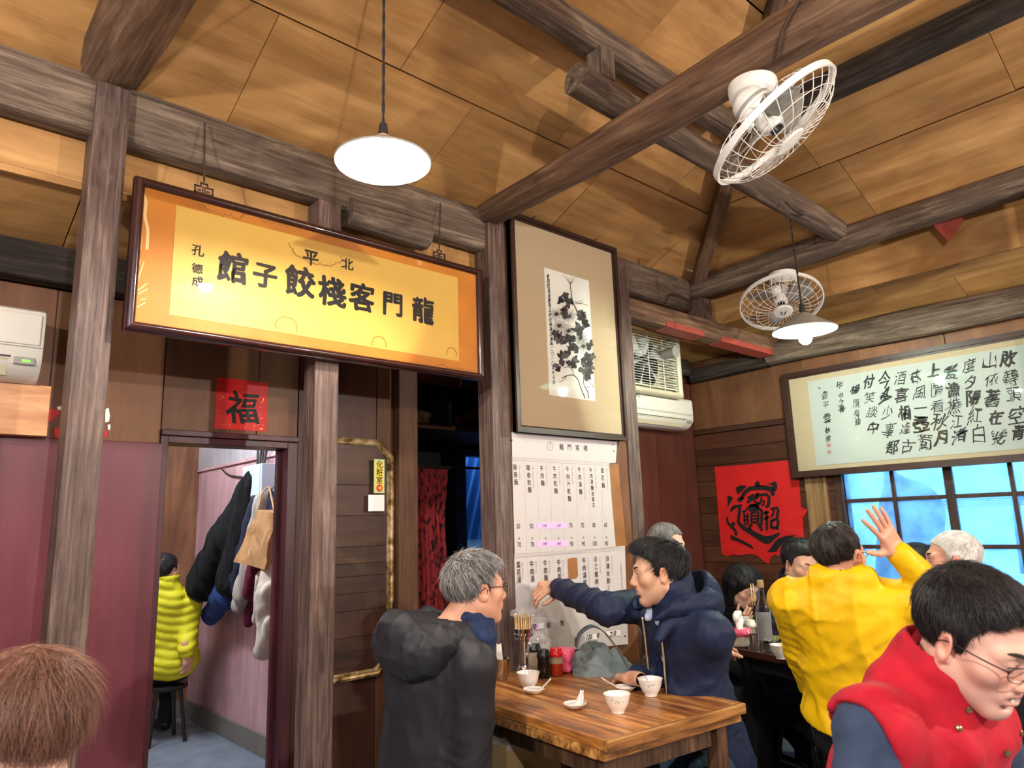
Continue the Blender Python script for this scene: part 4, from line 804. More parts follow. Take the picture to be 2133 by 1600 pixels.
# ------------------------------------------------------------------ orbit fans
def orbit_fan(base, normal_axis, ring_c, axis, R, label, seed=0, base_r=0.085, mark=False):
    base = np.array(base); ring_c = np.array(ring_c); ax = np.array(axis) / np.linalg.norm(axis)
    t = thing('orbit_fan', label, 'fan', base)
    a, b2 = frame_of(ax); B = np.stack([a, b2, ax], 1)
    up = np.array([0, 0, 1.0]); Bz = np.eye(3)
    mb = MB(); mb.lathe([(base_r * 0.98, 0), (base_r, -0.004), (base_r, -0.03), (base_r * 0.97, -0.034), (base_r * 0.97, -0.052), (base_r * 0.85, -0.06), (0.0, -0.062)], base, 40); mb.build('base', 'white_enamel', t, True, 40)
    mb = MB(); mb.lathe([(0.05, -0.060), (0.045, -0.067), (0.0, -0.069)], base, 28); mb.build('cover_disc', 'ivory_plastic', t, True, 40)
    h = ring_c - ax * 0.085            # motor centre
    piv = base + np.array([0, 0, -0.155]); 
    side = np.cross(ax, up); side /= np.linalg.norm(side)
    for s in (-1, 1):
        p0 = base + side * s * base_r * 0.86 + np.array([0, 0, -0.045]); p1 = piv + side * s * 0.062
        fwd = np.cross(side, up); v = []
        for c_, w_ in ((p0, 0.026), ((p0 + p1) / 2 + side * s * 0.004, 0.024), (p1, 0.018)):
            for q in (-1, 1):
                for d_ in (-.0035, .0035): v.append(c_ + fwd * q * w_ + side * d_)
        fc = []
        for i in range(2):
            o = i * 4; fc += [[o, o + 1, o + 5, o + 4], [o + 2, o + 6, o + 7, o + 3], [o, o + 4, o + 6, o + 2], [o + 1, o + 3, o + 7, o + 5]]
        fc += [[0, 2, 3, 1], [8, 9, 11, 10]]
        obj('yoke_arm', v, fc, 'white_enamel', t)
    mb = MB(); mb.lathe([(0.018, 0), (0.022, -0.02), (0.02, -0.05), (0.012, -0.055)], base + np.array([0, 0, -0.066]), 16); mb.build('swivel_gear', 'ivory_plastic', t, True, 40)
    mb = MB(); mb.lathe([(0.0, -0.075), (0.035, -0.07), (0.055, -0.05), (0.062, -0.02), (0.062, 0.01), (0.05, 0.03), (0.02, 0.036)], h, 32, B); mt_ = mb.build('motor', 'white_enamel', t, True, 50)
    mb = MB(); mb.lathe([(0.064, -0.025), (0.066, -0.02), (0.064, -0.014)], h, 32, B, True); mb.build('motor_band', 'grey_plastic', mt_, True)
    mb = MB(); mb.tube([piv - side * 0.066, piv + side * 0.066], 0.009, 10); mb.tube([piv, h - ax * 0.03], 0.02, 12); mb.build('tilt_joint', 'black_plastic', t, True, 40)
    # hub and blades
    mb = MB(); mb.lathe([(0.034, 0.035), (0.04, 0.05), (0.04, 0.085), (0.03, 0.095), (0.0, 0.097)], h, 24, B); mb.build('hub', 'white_enamel', t, True, 40)
    mb = MB(); mb.lathe([(0.022, 0.0975), (0.022, 0.11), (0.0, 0.112)], h, 20, B); mb.build('hub_nut', 'black_plastic', t, True, 40)
    for k in range(3):
        a0 = 2 * PI * k / 3 + 0.5 + seed; v = []; f = []; nr, na = 7, 6
        for i in range(nr):
            r = 0.034 + (R * 0.80 - 0.034) * i / (nr - 1); w = 0.35 + 0.55 * math.sin(PI * min(1, 0.15 + 0.8 * i / (nr - 1)))
            for j in range(na):
                u = j / (na - 1) - 0.5; aa = a0 + u * w * 1.15 + 0.15 * i / nr; zz_ = 0.068 - u * 0.055 * (0.5 + 0.5 * i / nr)
                v.append(h + B @ np.array([r * math.cos(aa), r * math.sin(aa), zz_]))
        f = [[i * na + j, i * na + j + 1, (i + 1) * na + j + 1, (i + 1) * na + j] for i in range(nr - 1) for j in range(na - 1)]
        o = obj('fan_blade', v, f, 'blade_grey', t, True); sm = o.modifiers.new('s', 'SOLIDIFY'); sm.thickness = 0.002
    # cage
    mb = MB(); th = np.linspace(0, 2 * PI, 64); mb.lathe([(R - 0.004, -0.011), (R + 0.004, -0.011), (R + 0.004, 0.011), (R - 0.004, 0.011), (R - 0.004, -0.011)], ring_c, 64, B, True); mb.build('cage_ring', 'white_enamel', t, True, 40)
    def wires(sgn, rin, depth, n, r_w=0.0016):
        mb = MB()
        for k in range(n):
            a0 = 2 * PI * k / n; pts = []
            for s in np.linspace(0, 1, 10):
                r = R + (rin - R) * s ** 1.25; bulge = depth * math.sin(min(1, s * 1.55) * PI / 2); aa = a0 + sgn * 0.28 * s
                pts.append(ring_c + B @ np.array([r * math.cos(aa), r * math.sin(aa), sgn * bulge]))
            mb.tube(pts, r_w, 4)
        for fr_ in ((0.55, 0.8) if sgn > 0 else (0.6,)):
            rr_ = rin + (R - rin) * fr_; s = ((R - rr_) / (R - rin)) ** (1 / 1.25); bulge = depth * math.sin(min(1, s * 1.55) * PI / 2)
            mb.tube([ring_c + B @ np.array([rr_ * math.cos(q), rr_ * math.sin(q), sgn * bulge]) for q in np.linspace(0, 2 * PI, 49)], r_w, 4, False)
        return mb
    tag(wires(1, 0.05, 0.075, 30).build('front_grille', 'fan_wire', t, True), kind='stuff'); tag(wires(-1, 0.062, 0.055, 18).build('rear_grille', 'fan_wire', t, True), kind='stuff')
    mb = MB(); mb.lathe([(0.054, 0.068), (0.056, 0.076), (0.05, 0.082), (0.0, 0.086)], ring_c, 28, B); bd = mb.build('badge', 'white_plastic', t, True, 40)
    if mark:
        for q in (-1, 1): 
            M = np.eye(4); M[:3, :3] = B; M[:3, 3] = ring_c + ax * 0.0865; mm = MB(); stroke(mm, [(-.018 * q, .012), (-.006 * q, 0), (-.016 * q, -.004), (-.004 * q, -.014)], .006, M); mm.build('badge_mark', 'ink', bd)
    return t
fz = 2.925
bx_ = onZ(1563, 128, fz); bx_[0] = 2.215; bx_[1] = 1.105
ax1 = RC @ np.array([0.60, -0.76, 0.25]); rc1 = atd(1611, 263, 2.36)
orbit_fan((2.21, float(onX(1563, 140, 2.21)[1]), fz), None, rc1, ax1, 0.238, 'white caged orbit fan tilted sideways under the long curved log', 0.4)
ax2 = RC @ np.array([-0.06, -0.79, 0.60]); b_ = onX(1630, 556, 4.2)
rc2 = atd(1627, 630, 4.30)
orbit_fan((4.19, float(b_[1]), 2.918), None, rc2, ax2, 0.238, 'white caged orbit fan facing down under the tie beam beside the conical lamp', 0.0, mark=True)
# cables on the beams
def cable(pts, r, mat, label): o = obj('cable', *tubem(smooth_path(pts, 40), r, 6), mat, None, True); return tag(o, label, 'cable')
cable([onX(1665, 0, 2.1), onX(1640, 45, 2.1), onX(1625, 80, 2.11), (2.15, float(onX(1617, 118, 2.15)[1]), 2.93)], 0.006, 'wire_rust', 'brown cable looping down to the fan on the curved log')
cable([onY(1398, 540, 2.66), onY(1425, 558, 2.64), onY(1450, 568, 2.63), onY(1470, 570, 2.62), onY(1488, 564, 2.60)], 0.006, 'wire_white', 'pale cable along the plate beam at the roof corner')
cable([(4.19 - 0.52, 1.63, 3.02), (3.50, 1.60, 2.99), (3.45, 1.62, 3.03)], 0.005, 'cord_black', 'black plug lead beside the conical lamp cord')
hk = thing('hook_ring', 'rusty hook and ring hanging beside the flower picture', 'hook', onY(1320, 585, 2.70))
mb = MB(); t = np.linspace(0, 2 * PI, 24); c = onY(1326, 572, 2.69); mb.tube([[c[0] + .022 * math.cos(q), 2.69, c[2] + .035 * math.sin(q)] for q in t], 0.003, 5, False); mb.build('ring', 'wire_white', hk)
mb = MB(); mb.tube(smooth_path([onY(1331, 530, 2.675), onY(1332, 570, 2.685), onY(1330, 595, 2.69), onY(1320, 598, 2.69), onY(1310, 590, 2.69)], 16), 0.004, 6); mb.build('hook', 'wire_rust', hk)
p0 = onX(1938, 463, 4.25); pts = [onX(1938, 463, 4.25), onX(2003, 443, 4.25), onX(2007, 460, 4.25), onX(1975, 503, 4.25)]
o = obj('paper_triangle', [p_ for p_ in pts] + [p_ + np.array([0.006, 0, 0]) for p_ in pts], [[0, 1, 2, 3], [7, 6, 5, 4], [0, 4, 5, 1], [1, 5, 6, 2], [2, 6, 7, 3], [3, 7, 4, 0]], 'red_tape'); tag(o, 'faded red paper corner hanging below the tie beam', 'paper')
# ------------------------------------------------------------------ air conditioners
def air_con(x0, x1, y1, z0, z1, d, label, brand=None, led=False):
    t = thing('air_conditioner', label, 'air conditioner', ((x0 + x1) / 2, y1, z0)); h = z1 - z0
    prof = [(0, 0.02), (0, 1), (-0.85 * d, 1.0), (-0.97 * d, 0.955), (-d, 0.86), (-d, 0.42), (-0.985 * d, 0.30), (-0.95 * d, 0.22), (-0.80 * d, 0.08), (-0.6 * d, 0.0), (-0.1 * d, 0.0)]
    k = len(prof); xs = [x0, x0 + 0.006, x1 - 0.006, x1]; V = []
    for i, x in enumerate(xs):
        sh = 0.985 if i in (0, 3) else 1.0
        for a, b2 in prof: V.append([x, y1 + a * sh, z0 + h * (0.5 + (b2 - 0.5) * sh)])
    Fc = [[i * k + j, (i + 1) * k + j, (i + 1) * k + (j + 1) % k, i * k + (j + 1) % k] for i in range(3) for j in range(k)] + [list(range(k)), [3 * k + j for j in range(k)][::-1]]
    obj('body', V, Fc, 'white_plastic', t, True, 35)
    box('front_panel', (x0 + 0.012, y1 - d - 0.006, z0 + h * 0.47), (x1 - 0.012, y1 - d + 0.01, z0 + h * 0.90), 'white_plastic', t, 0.004, True)
    box('seam_line', (x0 + 0.004, y1 - d - 0.0015, z0 + h * 0.435), (x1 - 0.004, y1 - d + 0.004, z0 + h * 0.45), 'grey_plastic', t)
    fl = obj('air_flap', [[x0 + 0.05, y1 - 0.985 * d, z0 + h * .27], [x1 - 0.10, y1 - 0.985 * d, z0 + h * .27], [x1 - 0.10, y1 - 0.80 * d, z0 + h * .06], [x0 + 0.05, y1 - 0.80 * d, z0 + h * .06],
                          [x0 + 0.05, y1 - 0.96 * d, z0 + h * .27], [x1 - 0.10, y1 - 0.96 * d, z0 + h * .27], [x1 - 0.10, y1 - 0.78 * d, z0 + h * .08], [x0 + 0.05, y1 - 0.78 * d, z0 + h * .08]], [[3, 2, 1, 0], [4, 5, 6, 7], [0, 1, 5, 4], [2, 3, 7, 6], [1, 2, 6, 5], [3, 0, 4, 7]], 'ivory_plastic', t)
    box('outlet_slot', (x0 + 0.045, y1 - 1.0 * d, z0 + h * 0.285), (x1 - 0.095, y1 - 0.95 * d, z0 + h * 0.305), 'dark_slot', t)
    box('control_strip', (x1 - 0.085, y1 - 0.995 * d, z0 + h * 0.20), (x1 - 0.02, y1 - 0.90 * d, z0 + h * 0.30), 'grey_plastic', t, 0.003)
    if led: box('power_light', (x1 - 0.06, y1 - 1.01 * d, z0 + h * 0.235), (x1 - 0.035, y1 - 0.96 * d, z0 + h * 0.262), 'green_led', t, 0.002)
    if brand: letter('brand_lettering', 'ink', t, brand, planeY(0, y1 - d - 0.0075, 0), 0.030, at=(x0 + 0.13, z0 + h * 0.84), sx=1.2)
    return t
p1, p2 = onY(95, 650, 2.985), onY(80, 792, 2.985)
air_con(p1[0] - 0.80, p1[0] + 0.005, YW - 0.013, p2[2], p1[2] + 0.01, 0.20, 'white wall air conditioner with a green light, above the orange wood panel', led=True)
q1, q2 = onY(1441, 832, 3.0), onY(1420, 892, 3.0)
air_con(q1[0] - 0.82, q1[0], YW - 0.013, q2[2], q1[2] + 0.0, 0.19, 'white wall air conditioner directly below the exhaust fan', 'SAMPO')
# ------------------------------------------------------------------ exhaust fan
ye = 2.93
P = squared(quadY([(1303, 651), (1411, 677), (1424, 827), (1316, 819)], ye), 1)
ex = thing('exhaust_fan', 'square cream exhaust fan with wire grille and dusty blades', 'fan', (P[2] + P[3]) / 2)
x0, x1, zb, zt2 = P[0][0], P[1][0], P[2][2], P[0][2]
mb = MB(); frame_bars(mb, P + np.array([0, 0.03, 0]), 0.045, 0.045, FY, rnd=True); mb.build('rim', 'ivory_plastic', ex, True, 40)
mb = MB()
for a, b2 in (((x0 + .02, ye + .02, zb + .06), (x0 + .03, ye + .20, zt2 - .02)), ((x1 - .03, ye + .02, zb + .06), (x1 - .02, ye + .20, zt2 - .02)), ((x0 + .02, ye + .02, zt2 - .03), (x1 - .02, ye + .20, zt2 - .02)), ((x0 + .02, ye + .02, zb + .06), (x1 - .02, ye + .20, zb + .07))): mb.box(a, b2)
mb.build('casing', 'ivory_plastic', ex)
cx, cz = (x0 + x1) / 2, (zb + zt2) / 2; n = 40; V = []; rr_ = 0.225
for k in range(n):
    t = 2 * PI * k / n; V.append([cx + rr_ * math.cos(t), ye + 0.15, cz + rr_ * math.sin(t)])
for k in range(n):
    t = 2 * PI * k / n; c_, s_ = math.cos(t), math.sin(t); q = 0.27 / max(abs(c_), abs(s_)); V.append([cx + q * c_, ye + 0.15, cz + q * s_])
obj('orifice_plate', V, [[k, (k + 1) % n, n + (k + 1) % n, n + k] for k in range(n)], 'ivory_plastic', ex)
box('shutter', (cx - .25, ye + .19, cz - .25), (cx + .25, ye + .198, cz + .25), 'dark_slot', ex)
for k in range(6):
    t0 = 2 * PI * k / 6 + 0.35; v = []
    for i in range(5):
        r = 0.03 + 0.175 * i / 4; w = 0.16 + 0.18 * (i / 4)
        for j in range(4): u = j / 3 - .5; a = t0 + u * w * 1.6; v.append([cx + r * math.cos(a), ye + 0.115 + u * 0.05, cz + r * math.sin(a)])
    o = obj('fan_blade', v, [[i * 4 + j, i * 4 + j + 1, (i + 1) * 4 + j + 1, (i + 1) * 4 + j] for i in range(4) for j in range(3)], 'white_enamel', ex, True); o.modifiers.new('s', 'SOLIDIFY').thickness = 0.003
mb = MB(); mb.lathe([(0.0, 0.06), (0.03, 0.065), (0.035, 0.10), (0.04, 0.17)], (cx, ye, cz), 20, np.array([[1, 0, 0], [0, 0, 1], [0, -1, 0]]).T); mb.build('hub', 'grey_plastic', ex, True, 40)
mb = MB()
for k in range(27): z = zb + 0.035 + (zt2 - zb - 0.07) * k / 26; mb.tube([(x0 + .035, ye - .004, z), (x1 - .035, ye - .004, z)], 0.0022, 5)
for f in (0.02, 0.34, 0.66, 0.98): x = x0 + .035 + (x1 - x0 - .07) * f; mb.tube([(x, ye - .001, zb + .035), (x, ye - .001, zt2 - .035)], 0.003, 6)
tag(mb.build('wire_grille', 'white_enamel', ex), kind='stuff')
for k in range(14): box('side_louvre', (x1 - .075, ye + .03, zb + .06 + k * .032), (x1 - .031, ye + .12, zb + .072 + k * .032), 'ivory_plastic', ex)
# ------------------------------------------------------------------ octagonal gilt frame with its signs
xa, xb_, z0, z1, ch = 1.54, 2.02, 0.708, 1.852, 0.085; yM = YW - 0.0135
oct_ = [(xa + ch, z1), (xb_ - ch, z1), (xb_, z1 - ch), (xb_, z0 + ch), (xb_ - ch, z0), (xa + ch, z0), (xa, z0 + ch), (xa, z1 - ch)]
mr = thing('gilt_frame', 'tall eight-sided antique gilt frame around dark boards behind glass', 'frame', ((xa + xb_) / 2, yM, z0))
m, nt, b = newmat('antique_gilt'); tc = N(nt, 'ShaderNodeTexCoord'); nz = N(nt, 'ShaderNodeTexNoise'); nz.inputs['Scale'].default_value = 22; nz.inputs['Detail'].default_value = 8
r = ramp(nt, [(0.35, srgb(74, 58, 34)), (0.5, srgb(170, 140, 88)), (0.68, srgb(232, 214, 170))]); nt.links.new(tc.outputs['Object'], nz.inputs['Vector']); nt.links.new(nz.outputs['Fac'], r.inputs['Fac']); nt.links.new(r.outputs[0], b.inputs['Base Color']); b.inputs['Roughness'].default_value = 0.35; b.inputs['Metallic'].default_value = 0.55
wood('frame_board', srgb(40, 24, 17), srgb(58, 35, 24), srgb(76, 48, 33), 'x', 1.0, 0.4, 0.2, 10, rnd=0.25)
O = np.array([[x, yM, z] for x, z in oct_]); cc = O.mean(0)
mb = MB(); W_ = [(0, 0), (0, .02), (.012, .028), (.020, .024), (.028, .026), (.034, .016), (.036, .0)]
rings = []
for i in range(8):
    a, p_, q_ = O[i - 1], O[i], O[(i + 1) % 8]; e1 = (p_ - a) / np.linalg.norm(p_ - a); e2 = (q_ - p_) / np.linalg.norm(q_ - p_); n1 = np.array([e1[2], 0, -e1[0]]); n2 = np.array([e2[2], 0, -e2[0]])
    if n1.dot(cc - p_) < 0: n1 = -n1
    if n2.dot(cc - p_) < 0: n2 = -n2
    nb_ = (n1 + n2); nb_ /= nb_.dot(n1); rings.append([p_ + nb_ * w + FY * d for w, d in W_])
k = len(W_); V = [v for r_ in rings for v in r_]
mb.add(V, [[i * k + j, ((i + 1) % 8) * k + j, ((i + 1) % 8) * k + j + 1, i * k + j + 1] for i in range(8) for j in range(k - 1)]); mb.build('frame', 'antique_gilt', mr, True, 30)
g_ = [r_[5] + FY * -0.006 for r_ in rings]; mb = MB(); mb.add(g_, [list(range(8))]); mb.build('glass', 'pane_glass', mr)
bz = [z0 + 0.03, 0.83, 0.90, 1.02, 1.10, 1.18, 1.24, 1.32, 1.47, 1.62, z1 - 0.03]
for k, (a, b2) in enumerate(zip(bz[:-1], bz[1:])): box('board', (xa + 0.03, yM - 0.006 - 0.0015 * (k % 2), a + 0.001), (xb_ - 0.03, yM - 0.0005, b2 - 0.001), 'frame_board', mr, 0.0015)
plain('sign_lemon', srgb(236, 214, 70), 0.4); plain('sign_mint', srgb(196, 214, 150), 0.4); plain('arrow_red', srgb(206, 44, 30), 0.4)
yS = yM - 0.036
P = squared(quadY([(778, 956), (799, 958), (800, 1028), (779, 1027)], yS), 1); ts = thing('restroom_sign', 'yellow restroom sign with red arrow hung on the gilt frame', 'sign', (P[2] + P[3]) / 2)
mb = MB(); slab(mb, P, FY, 0.006); pl = mb.build('plate', 'sign_mint', ts)
Q = P.copy(); w_ = (P[1][0] - P[0][0]); Q[[0, 3], 0] += w_ * .14; Q[[1, 2], 0] -= w_ * .14; Q[:2, 2] -= .012; Q[2:, 2] += .012; mb = MB(); slab(mb, Q + FY * 0.0062, FY, 0.0005); mb.build('colour_field', 'sign_lemon', pl)
cx, hgt = (P[0][0] + P[1][0]) / 2, P[0][2] - P[3][2]
for k, c_ in enumerate('化粧室'): letter('character', 'ink', pl, c_, planeY(0, yS - 0.0072, 0), 0.040, 0.0006, at=(cx, P[0][2] - hgt * (0.16 + 0.225 * k)))
mb = MB(); t = np.linspace(0, 2 * PI, 25)[:-1]; cz_ = P[3][2] + hgt * .15; mb.add([[cx + .019 * math.cos(a), yS - .0072, cz_ + .019 * math.sin(a)] for a in t], [list(range(24))]); ar = mb.build('arrow_disc', 'arrow_red', pl)
mb = MB(); Ma = planeY(0, yS - .0078, 0); stroke(mb, [(cx - .012, cz_), (cx + .01, cz_)], .004, Ma); stroke(mb, [(cx + .002, cz_ + .009), (cx + .012, cz_), (cx + .002, cz_ - .009)], .004, Ma); mb.build('arrow', 'sign_lemon', ar)
P = squared(quadY([(767, 1031), (800, 1031), (800, 1065), (767, 1065)], yS), 1); mb = MB(); slab(mb, P, FY, 0.003); o = mb.build('white_card', 'white_tape'); tag(o, 'blank white card taped below the restroom sign', 'card')
# ------------------------------------------------------------------ orange wood board and torn decorations by the air conditioner
P = quadY([(0, 797), (106, 806), (98, 920), (0, 915)], 3.10); o = box('wood_board', (P[1][0] - 1.2, 3.085, 1.775), (P[1][0], 3.139, P[1][2]), 'light_wood', None, 0.003); tag(o, 'plain orange wood panel under the air conditioner', 'panel')
def scraps(name, items, y, label, cat):
    t = thing(name, label, cat, onY(*items[0][0][0], y))
    for pts, m_ in items:
        V = [onY(u, v, y) for u, v in pts]; k = len(V); obj('paper_scrap', np.concatenate([V, np.array(V) + FY * .002]), [list(range(k)), list(range(k, 2 * k))[::-1]] + [[i, (i + 1) % k, k + (i + 1) % k, k + i] for i in range(k)], m_, t)
scraps('torn_decoration', [([(101, 852), (120, 852), (125, 860), (108, 878), (100, 877)], 'red_paper'), ([(118, 848), (127, 846), (127, 854), (119, 855)], 'white_tape'), ([(112, 893), (122, 890), (128, 905), (126, 918), (114, 912)], 'red_paper'), ([(219, 852), (226, 850), (229, 866), (227, 878), (219, 880)], 'white_tape'), ([(224, 885), (230, 884), (229, 896), (225, 895)], 'white_tape'), ([(218, 897), (223, 896), (222, 912), (217, 912)], 'red_paper')], YW - 0.0135, 'torn red and white paper remains on the wall behind the first post', 'decoration')
# ------------------------------------------------------------------ implicit surfaces for bodies, clothes and soft things
def surfnet(val, lo, h):
    """naive surface nets on a regular grid"""
    nx, ny, nz = val.shape; s = val < 0
    c = [(i, j, k) for i in (0, 1) for j in (0, 1) for k in (0, 1)]
    cnt = sum(s[i:nx - 1 + i, j:ny - 1 + j, k:nz - 1 + k].astype(np.int8) for i, j, k in c)
    act = (cnt > 0) & (cnt < 8); idx = np.argwhere(act)
    if len(idx) == 0: return np.zeros((0, 3)), []
    num = np.zeros((len(idx), 3)); den = np.zeros(len(idx))
    cv = {q: val[idx[:, 0] + q[0], idx[:, 1] + q[1], idx[:, 2] + q[2]] for q in c}
    for a in c:
        for ax in range(3):
            if a[ax] == 0:
                b2 = list(a); b2[ax] = 1; b2 = tuple(b2); va, vb = cv[a], cv[b2]; m = (va < 0) != (vb < 0)
                t = np.where(m, va / np.where(m, va - vb, 1), 0); p = np.tile(np.array(a, float), (len(idx), 1)); p[:, ax] += t
                num += np.where(m[:, None], p, 0); den += m
    V = (idx + num / den[:, None]) * h + lo
    mp = np.full((nx - 1, ny - 1, nz - 1), -1, np.int32); mp[idx[:, 0], idx[:, 1], idx[:, 2]] = np.arange(len(idx)); Fc = []
    for ax in range(3):
        o1, o2 = (ax + 1) % 3, (ax + 2) % 3
        sl0 = [slice(1, -1)] * 3; sl1 = [slice(1, -1)] * 3; sl0[ax] = slice(0, -1); sl1[ax] = slice(1, None)
        A, B = s[tuple(sl0)], s[tuple(sl1)]; e = np.argwhere(A != B)
        if len(e) == 0: continue
        flip = A[e[:, 0], e[:, 1], e[:, 2]]; base = e.copy(); base[:, o1] += 1; base[:, o2] += 1
        def cell(d1, d2): q = base.copy(); q[:, o1] -= d1; q[:, o2] -= d2; return mp[q[:, 0], q[:, 1], q[:, 2]]
        Q = np.stack([cell(1, 1), cell(0, 1), cell(0, 0), cell(1, 0)], 1); Q[~flip] = Q[~flip][:, ::-1]; Fc.append(Q[(Q >= 0).all(1)])
    return V, np.concatenate(Fc)
class Field:
    def __init__(s, lo, hi, h):
        s.h = h; s.lo = np.asarray(lo, float) - 2 * h; n = np.ceil((np.asarray(hi, float) - s.lo) / h).astype(int) + 4
        s.n = n; s.v = np.full(tuple(n), 1.0, np.float32)
        s.ax = [s.lo[i] + h * np.arange(n[i]) for i in range(3)]
    def _sub(s, blo, bhi):
        i0 = np.clip(np.floor((np.asarray(blo) - s.lo) / s.h).astype(int), 0, s.n); i1 = np.clip(np.ceil((np.asarray(bhi) - s.lo) / s.h).astype(int) + 1, 0, s.n)
        if (i1 <= i0).any(): return None, None
        sl = tuple(slice(a, b2) for a, b2 in zip(i0, i1)); return sl, np.stack(np.meshgrid(*[s.ax[i][sl[i]] for i in range(3)], indexing='ij'), -1)
    def _mix(s, sl, d, k, op):
        a = s.v[sl]
        if op == 'add':
            if k <= 0: s.v[sl] = np.minimum(a, d)
            else: h_ = np.clip(0.5 + 0.5 * (a - d) / k, 0, 1); s.v[sl] = a * (1 - h_) + d * h_ - k * h_ * (1 - h_)
        else:
            d = -d; 
            if k <= 0: s.v[sl] = np.maximum(a, d)
            else: h_ = np.clip(0.5 - 0.5 * (a - d) / k, 0, 1); s.v[sl] = a * (1 - h_) + d * h_ + k * h_ * (1 - h_)
    def cone(s, a, b2, ra, rb, k=0.02, op='add'):
        a = np.asarray(a, float); b2 = np.asarray(b2, float); m = max(ra, rb) + 2.5 * k + 3 * s.h
        sl, P = s._sub(np.minimum(a, b2) - m, np.maximum(a, b2) + m)
        if sl is None: return s
        ab = b2 - a; L2 = ab.dot(ab) + 1e-12; t = np.clip(((P - a) @ ab) / L2, 0, 1); d = np.linalg.norm(P - a - t[..., None] * ab, axis=-1) - (ra + (rb - ra) * t)
        s._mix(sl, d, k, op); return s
    def ell(s, c, r, R=None, k=0.02, op='add'):
        c = np.asarray(c, float); r = np.asarray(r, float); m = r.max() + 2.5 * k + 3 * s.h
        sl, P = s._sub(c - m, c + m)
        if sl is None: return s
        q = P - c
        if R is not None: q = q @ R
        k0 = np.linalg.norm(q / r, axis=-1); k1 = np.linalg.norm(q / (r * r), axis=-1) + 1e-9
        s._mix(sl, np.where(k0 < 1e-3, -r.min(), k0 * (k0 - 1) / k1), k, op); return s
    def box(s, c, hs, R=None, rad=0.01, k=0.02, op='add'):
        c = np.asarray(c, float); hs = np.asarray(hs, float); m = np.linalg.norm(hs) + rad + 2.5 * k + 3 * s.h
        sl, P = s._sub(c - m, c + m)
        if sl is None: return s
        q = P - c
        if R is not None: q = q @ R
        q = np.abs(q) - (hs - rad); d = np.linalg.norm(np.maximum(q, 0), axis=-1) + np.minimum(q.max(-1), 0) - rad
        s._mix(sl, d, k, op); return s
    def disp(s, fn, band=0.06):
        m = np.abs(s.v) < band; I = np.argwhere(m); P = s.lo + I * s.h; s.v[m] += fn(P).astype(np.float32); return s
    def cut(s, fn, k=0.0):
        P = np.stack(np.meshgrid(*s.ax, indexing='ij'), -1); d = fn(P).astype(np.float32); s.v = np.maximum(s.v, d); return s
    def mesh(s, smooth=1):
        V, Fc = surfnet(s.v, s.lo, s.h)
        if len(V) and smooth:
            for _ in range(smooth):
                acc = np.zeros_like(V); w = np.zeros(len(V))
                for a, b2 in ((0, 1), (1, 2), (2, 3), (3, 0)):
                    np.add.at(acc, Fc[:, a], V[Fc[:, b2]]); np.add.at(acc, Fc[:, b2], V[Fc[:, a]]); np.add.at(w, Fc[:, a], 1); np.add.at(w, Fc[:, b2], 1)
                V = 0.45 * V + 0.55 * acc / np.maximum(w, 1)[:, None]
        return V, Fc
def wobble(seed, amp, freq, n=7, stretch=(1, 1, 1), sharp=False):
    rs = np.random.RandomState(seed); K = rs.normal(0, 1, (n, 3)); K /= np.linalg.norm(K, axis=1)[:, None]; K = K * freq * (0.6 + 0.9 * rs.rand(n))[:, None] * np.asarray(stretch); ph = rs.rand(n) * 7
    W1 = rs.normal(0, 1, (3, 3)) * freq * 0.35
    def f(P):
        Q = P + 0.35 / freq * np.sin(P @ W1.T); o = np.zeros(len(P))
        for i in range(n):
            w = np.sin(Q @ K[i] + ph[i]); o += (1 - 2 * np.abs(w)) if sharp else w
        return amp * o / math.sqrt(n)
    return f
def creases(seed, amp, freq, s=None, n=6, pw=5):
    """thin raised folds on a smooth cloth"""
    rs = np.random.RandomState(seed); K = rs.normal(0, 1, (n, 3)); K /= np.linalg.norm(K, axis=1)[:, None]; K = K * freq * (0.5 + 0.8 * rs.rand(n))[:, None]; ph = rs.rand(n) * 7; W1 = rs.normal(0, 1, (3, 3)) * freq * 0.30; M1 = rs.normal(0, 1, (n, 3)) * freq * 0.35; mp = rs.rand(n) * 7
    def f(P):
        Q = P + 0.55 / freq * np.sin(P @ W1.T + 1.0); o = np.zeros(len(P))
        for i in range(n): o -= (1 - np.abs(np.sin(Q @ K[i] + ph[i]))) ** pw * np.clip(0.35 + np.sin(P @ M1[i] + mp[i]), 0, 1)
        return amp * (o + 0.35)
    return f
def unit(v): v = np.asarray(v, float); return v / (np.linalg.norm(v) + 1e-12)
def meshobj(name, V, Fc, mat, parent=None, cols=None):
    me = bpy.data.meshes.new(name); v = np.asarray(V, float)
    if parent is not None: v = v - np.array(abs_loc(parent))
    Fc = np.asarray(Fc); me.vertices.add(len(v)); me.vertices.foreach_set('co', v.astype(np.float32).ravel()); n = Fc.shape[1]
    me.loops.add(Fc.size); me.loops.foreach_set('vertex_index', Fc.astype(np.int32).ravel()); me.polygons.add(len(Fc)); me.polygons.foreach_set('loop_start', np.arange(0, Fc.size, n, dtype=np.int32))
    me.update(calc_edges=True); me.validate(); me.polygons.foreach_set('use_smooth', [True] * len(me.polygons))
    if cols is not None:
        a = me.color_attributes.new('Col', 'FLOAT_COLOR', 'POINT'); a.data.foreach_set('color', np.c_[cols, np.ones(len(cols))].astype(np.float32).ravel())
    me.materials.append(MATS[mat] if isinstance(mat, str) else mat); o = bpy.data.objects.new(name, me); COL.objects.link(o); o.parent = parent; return o
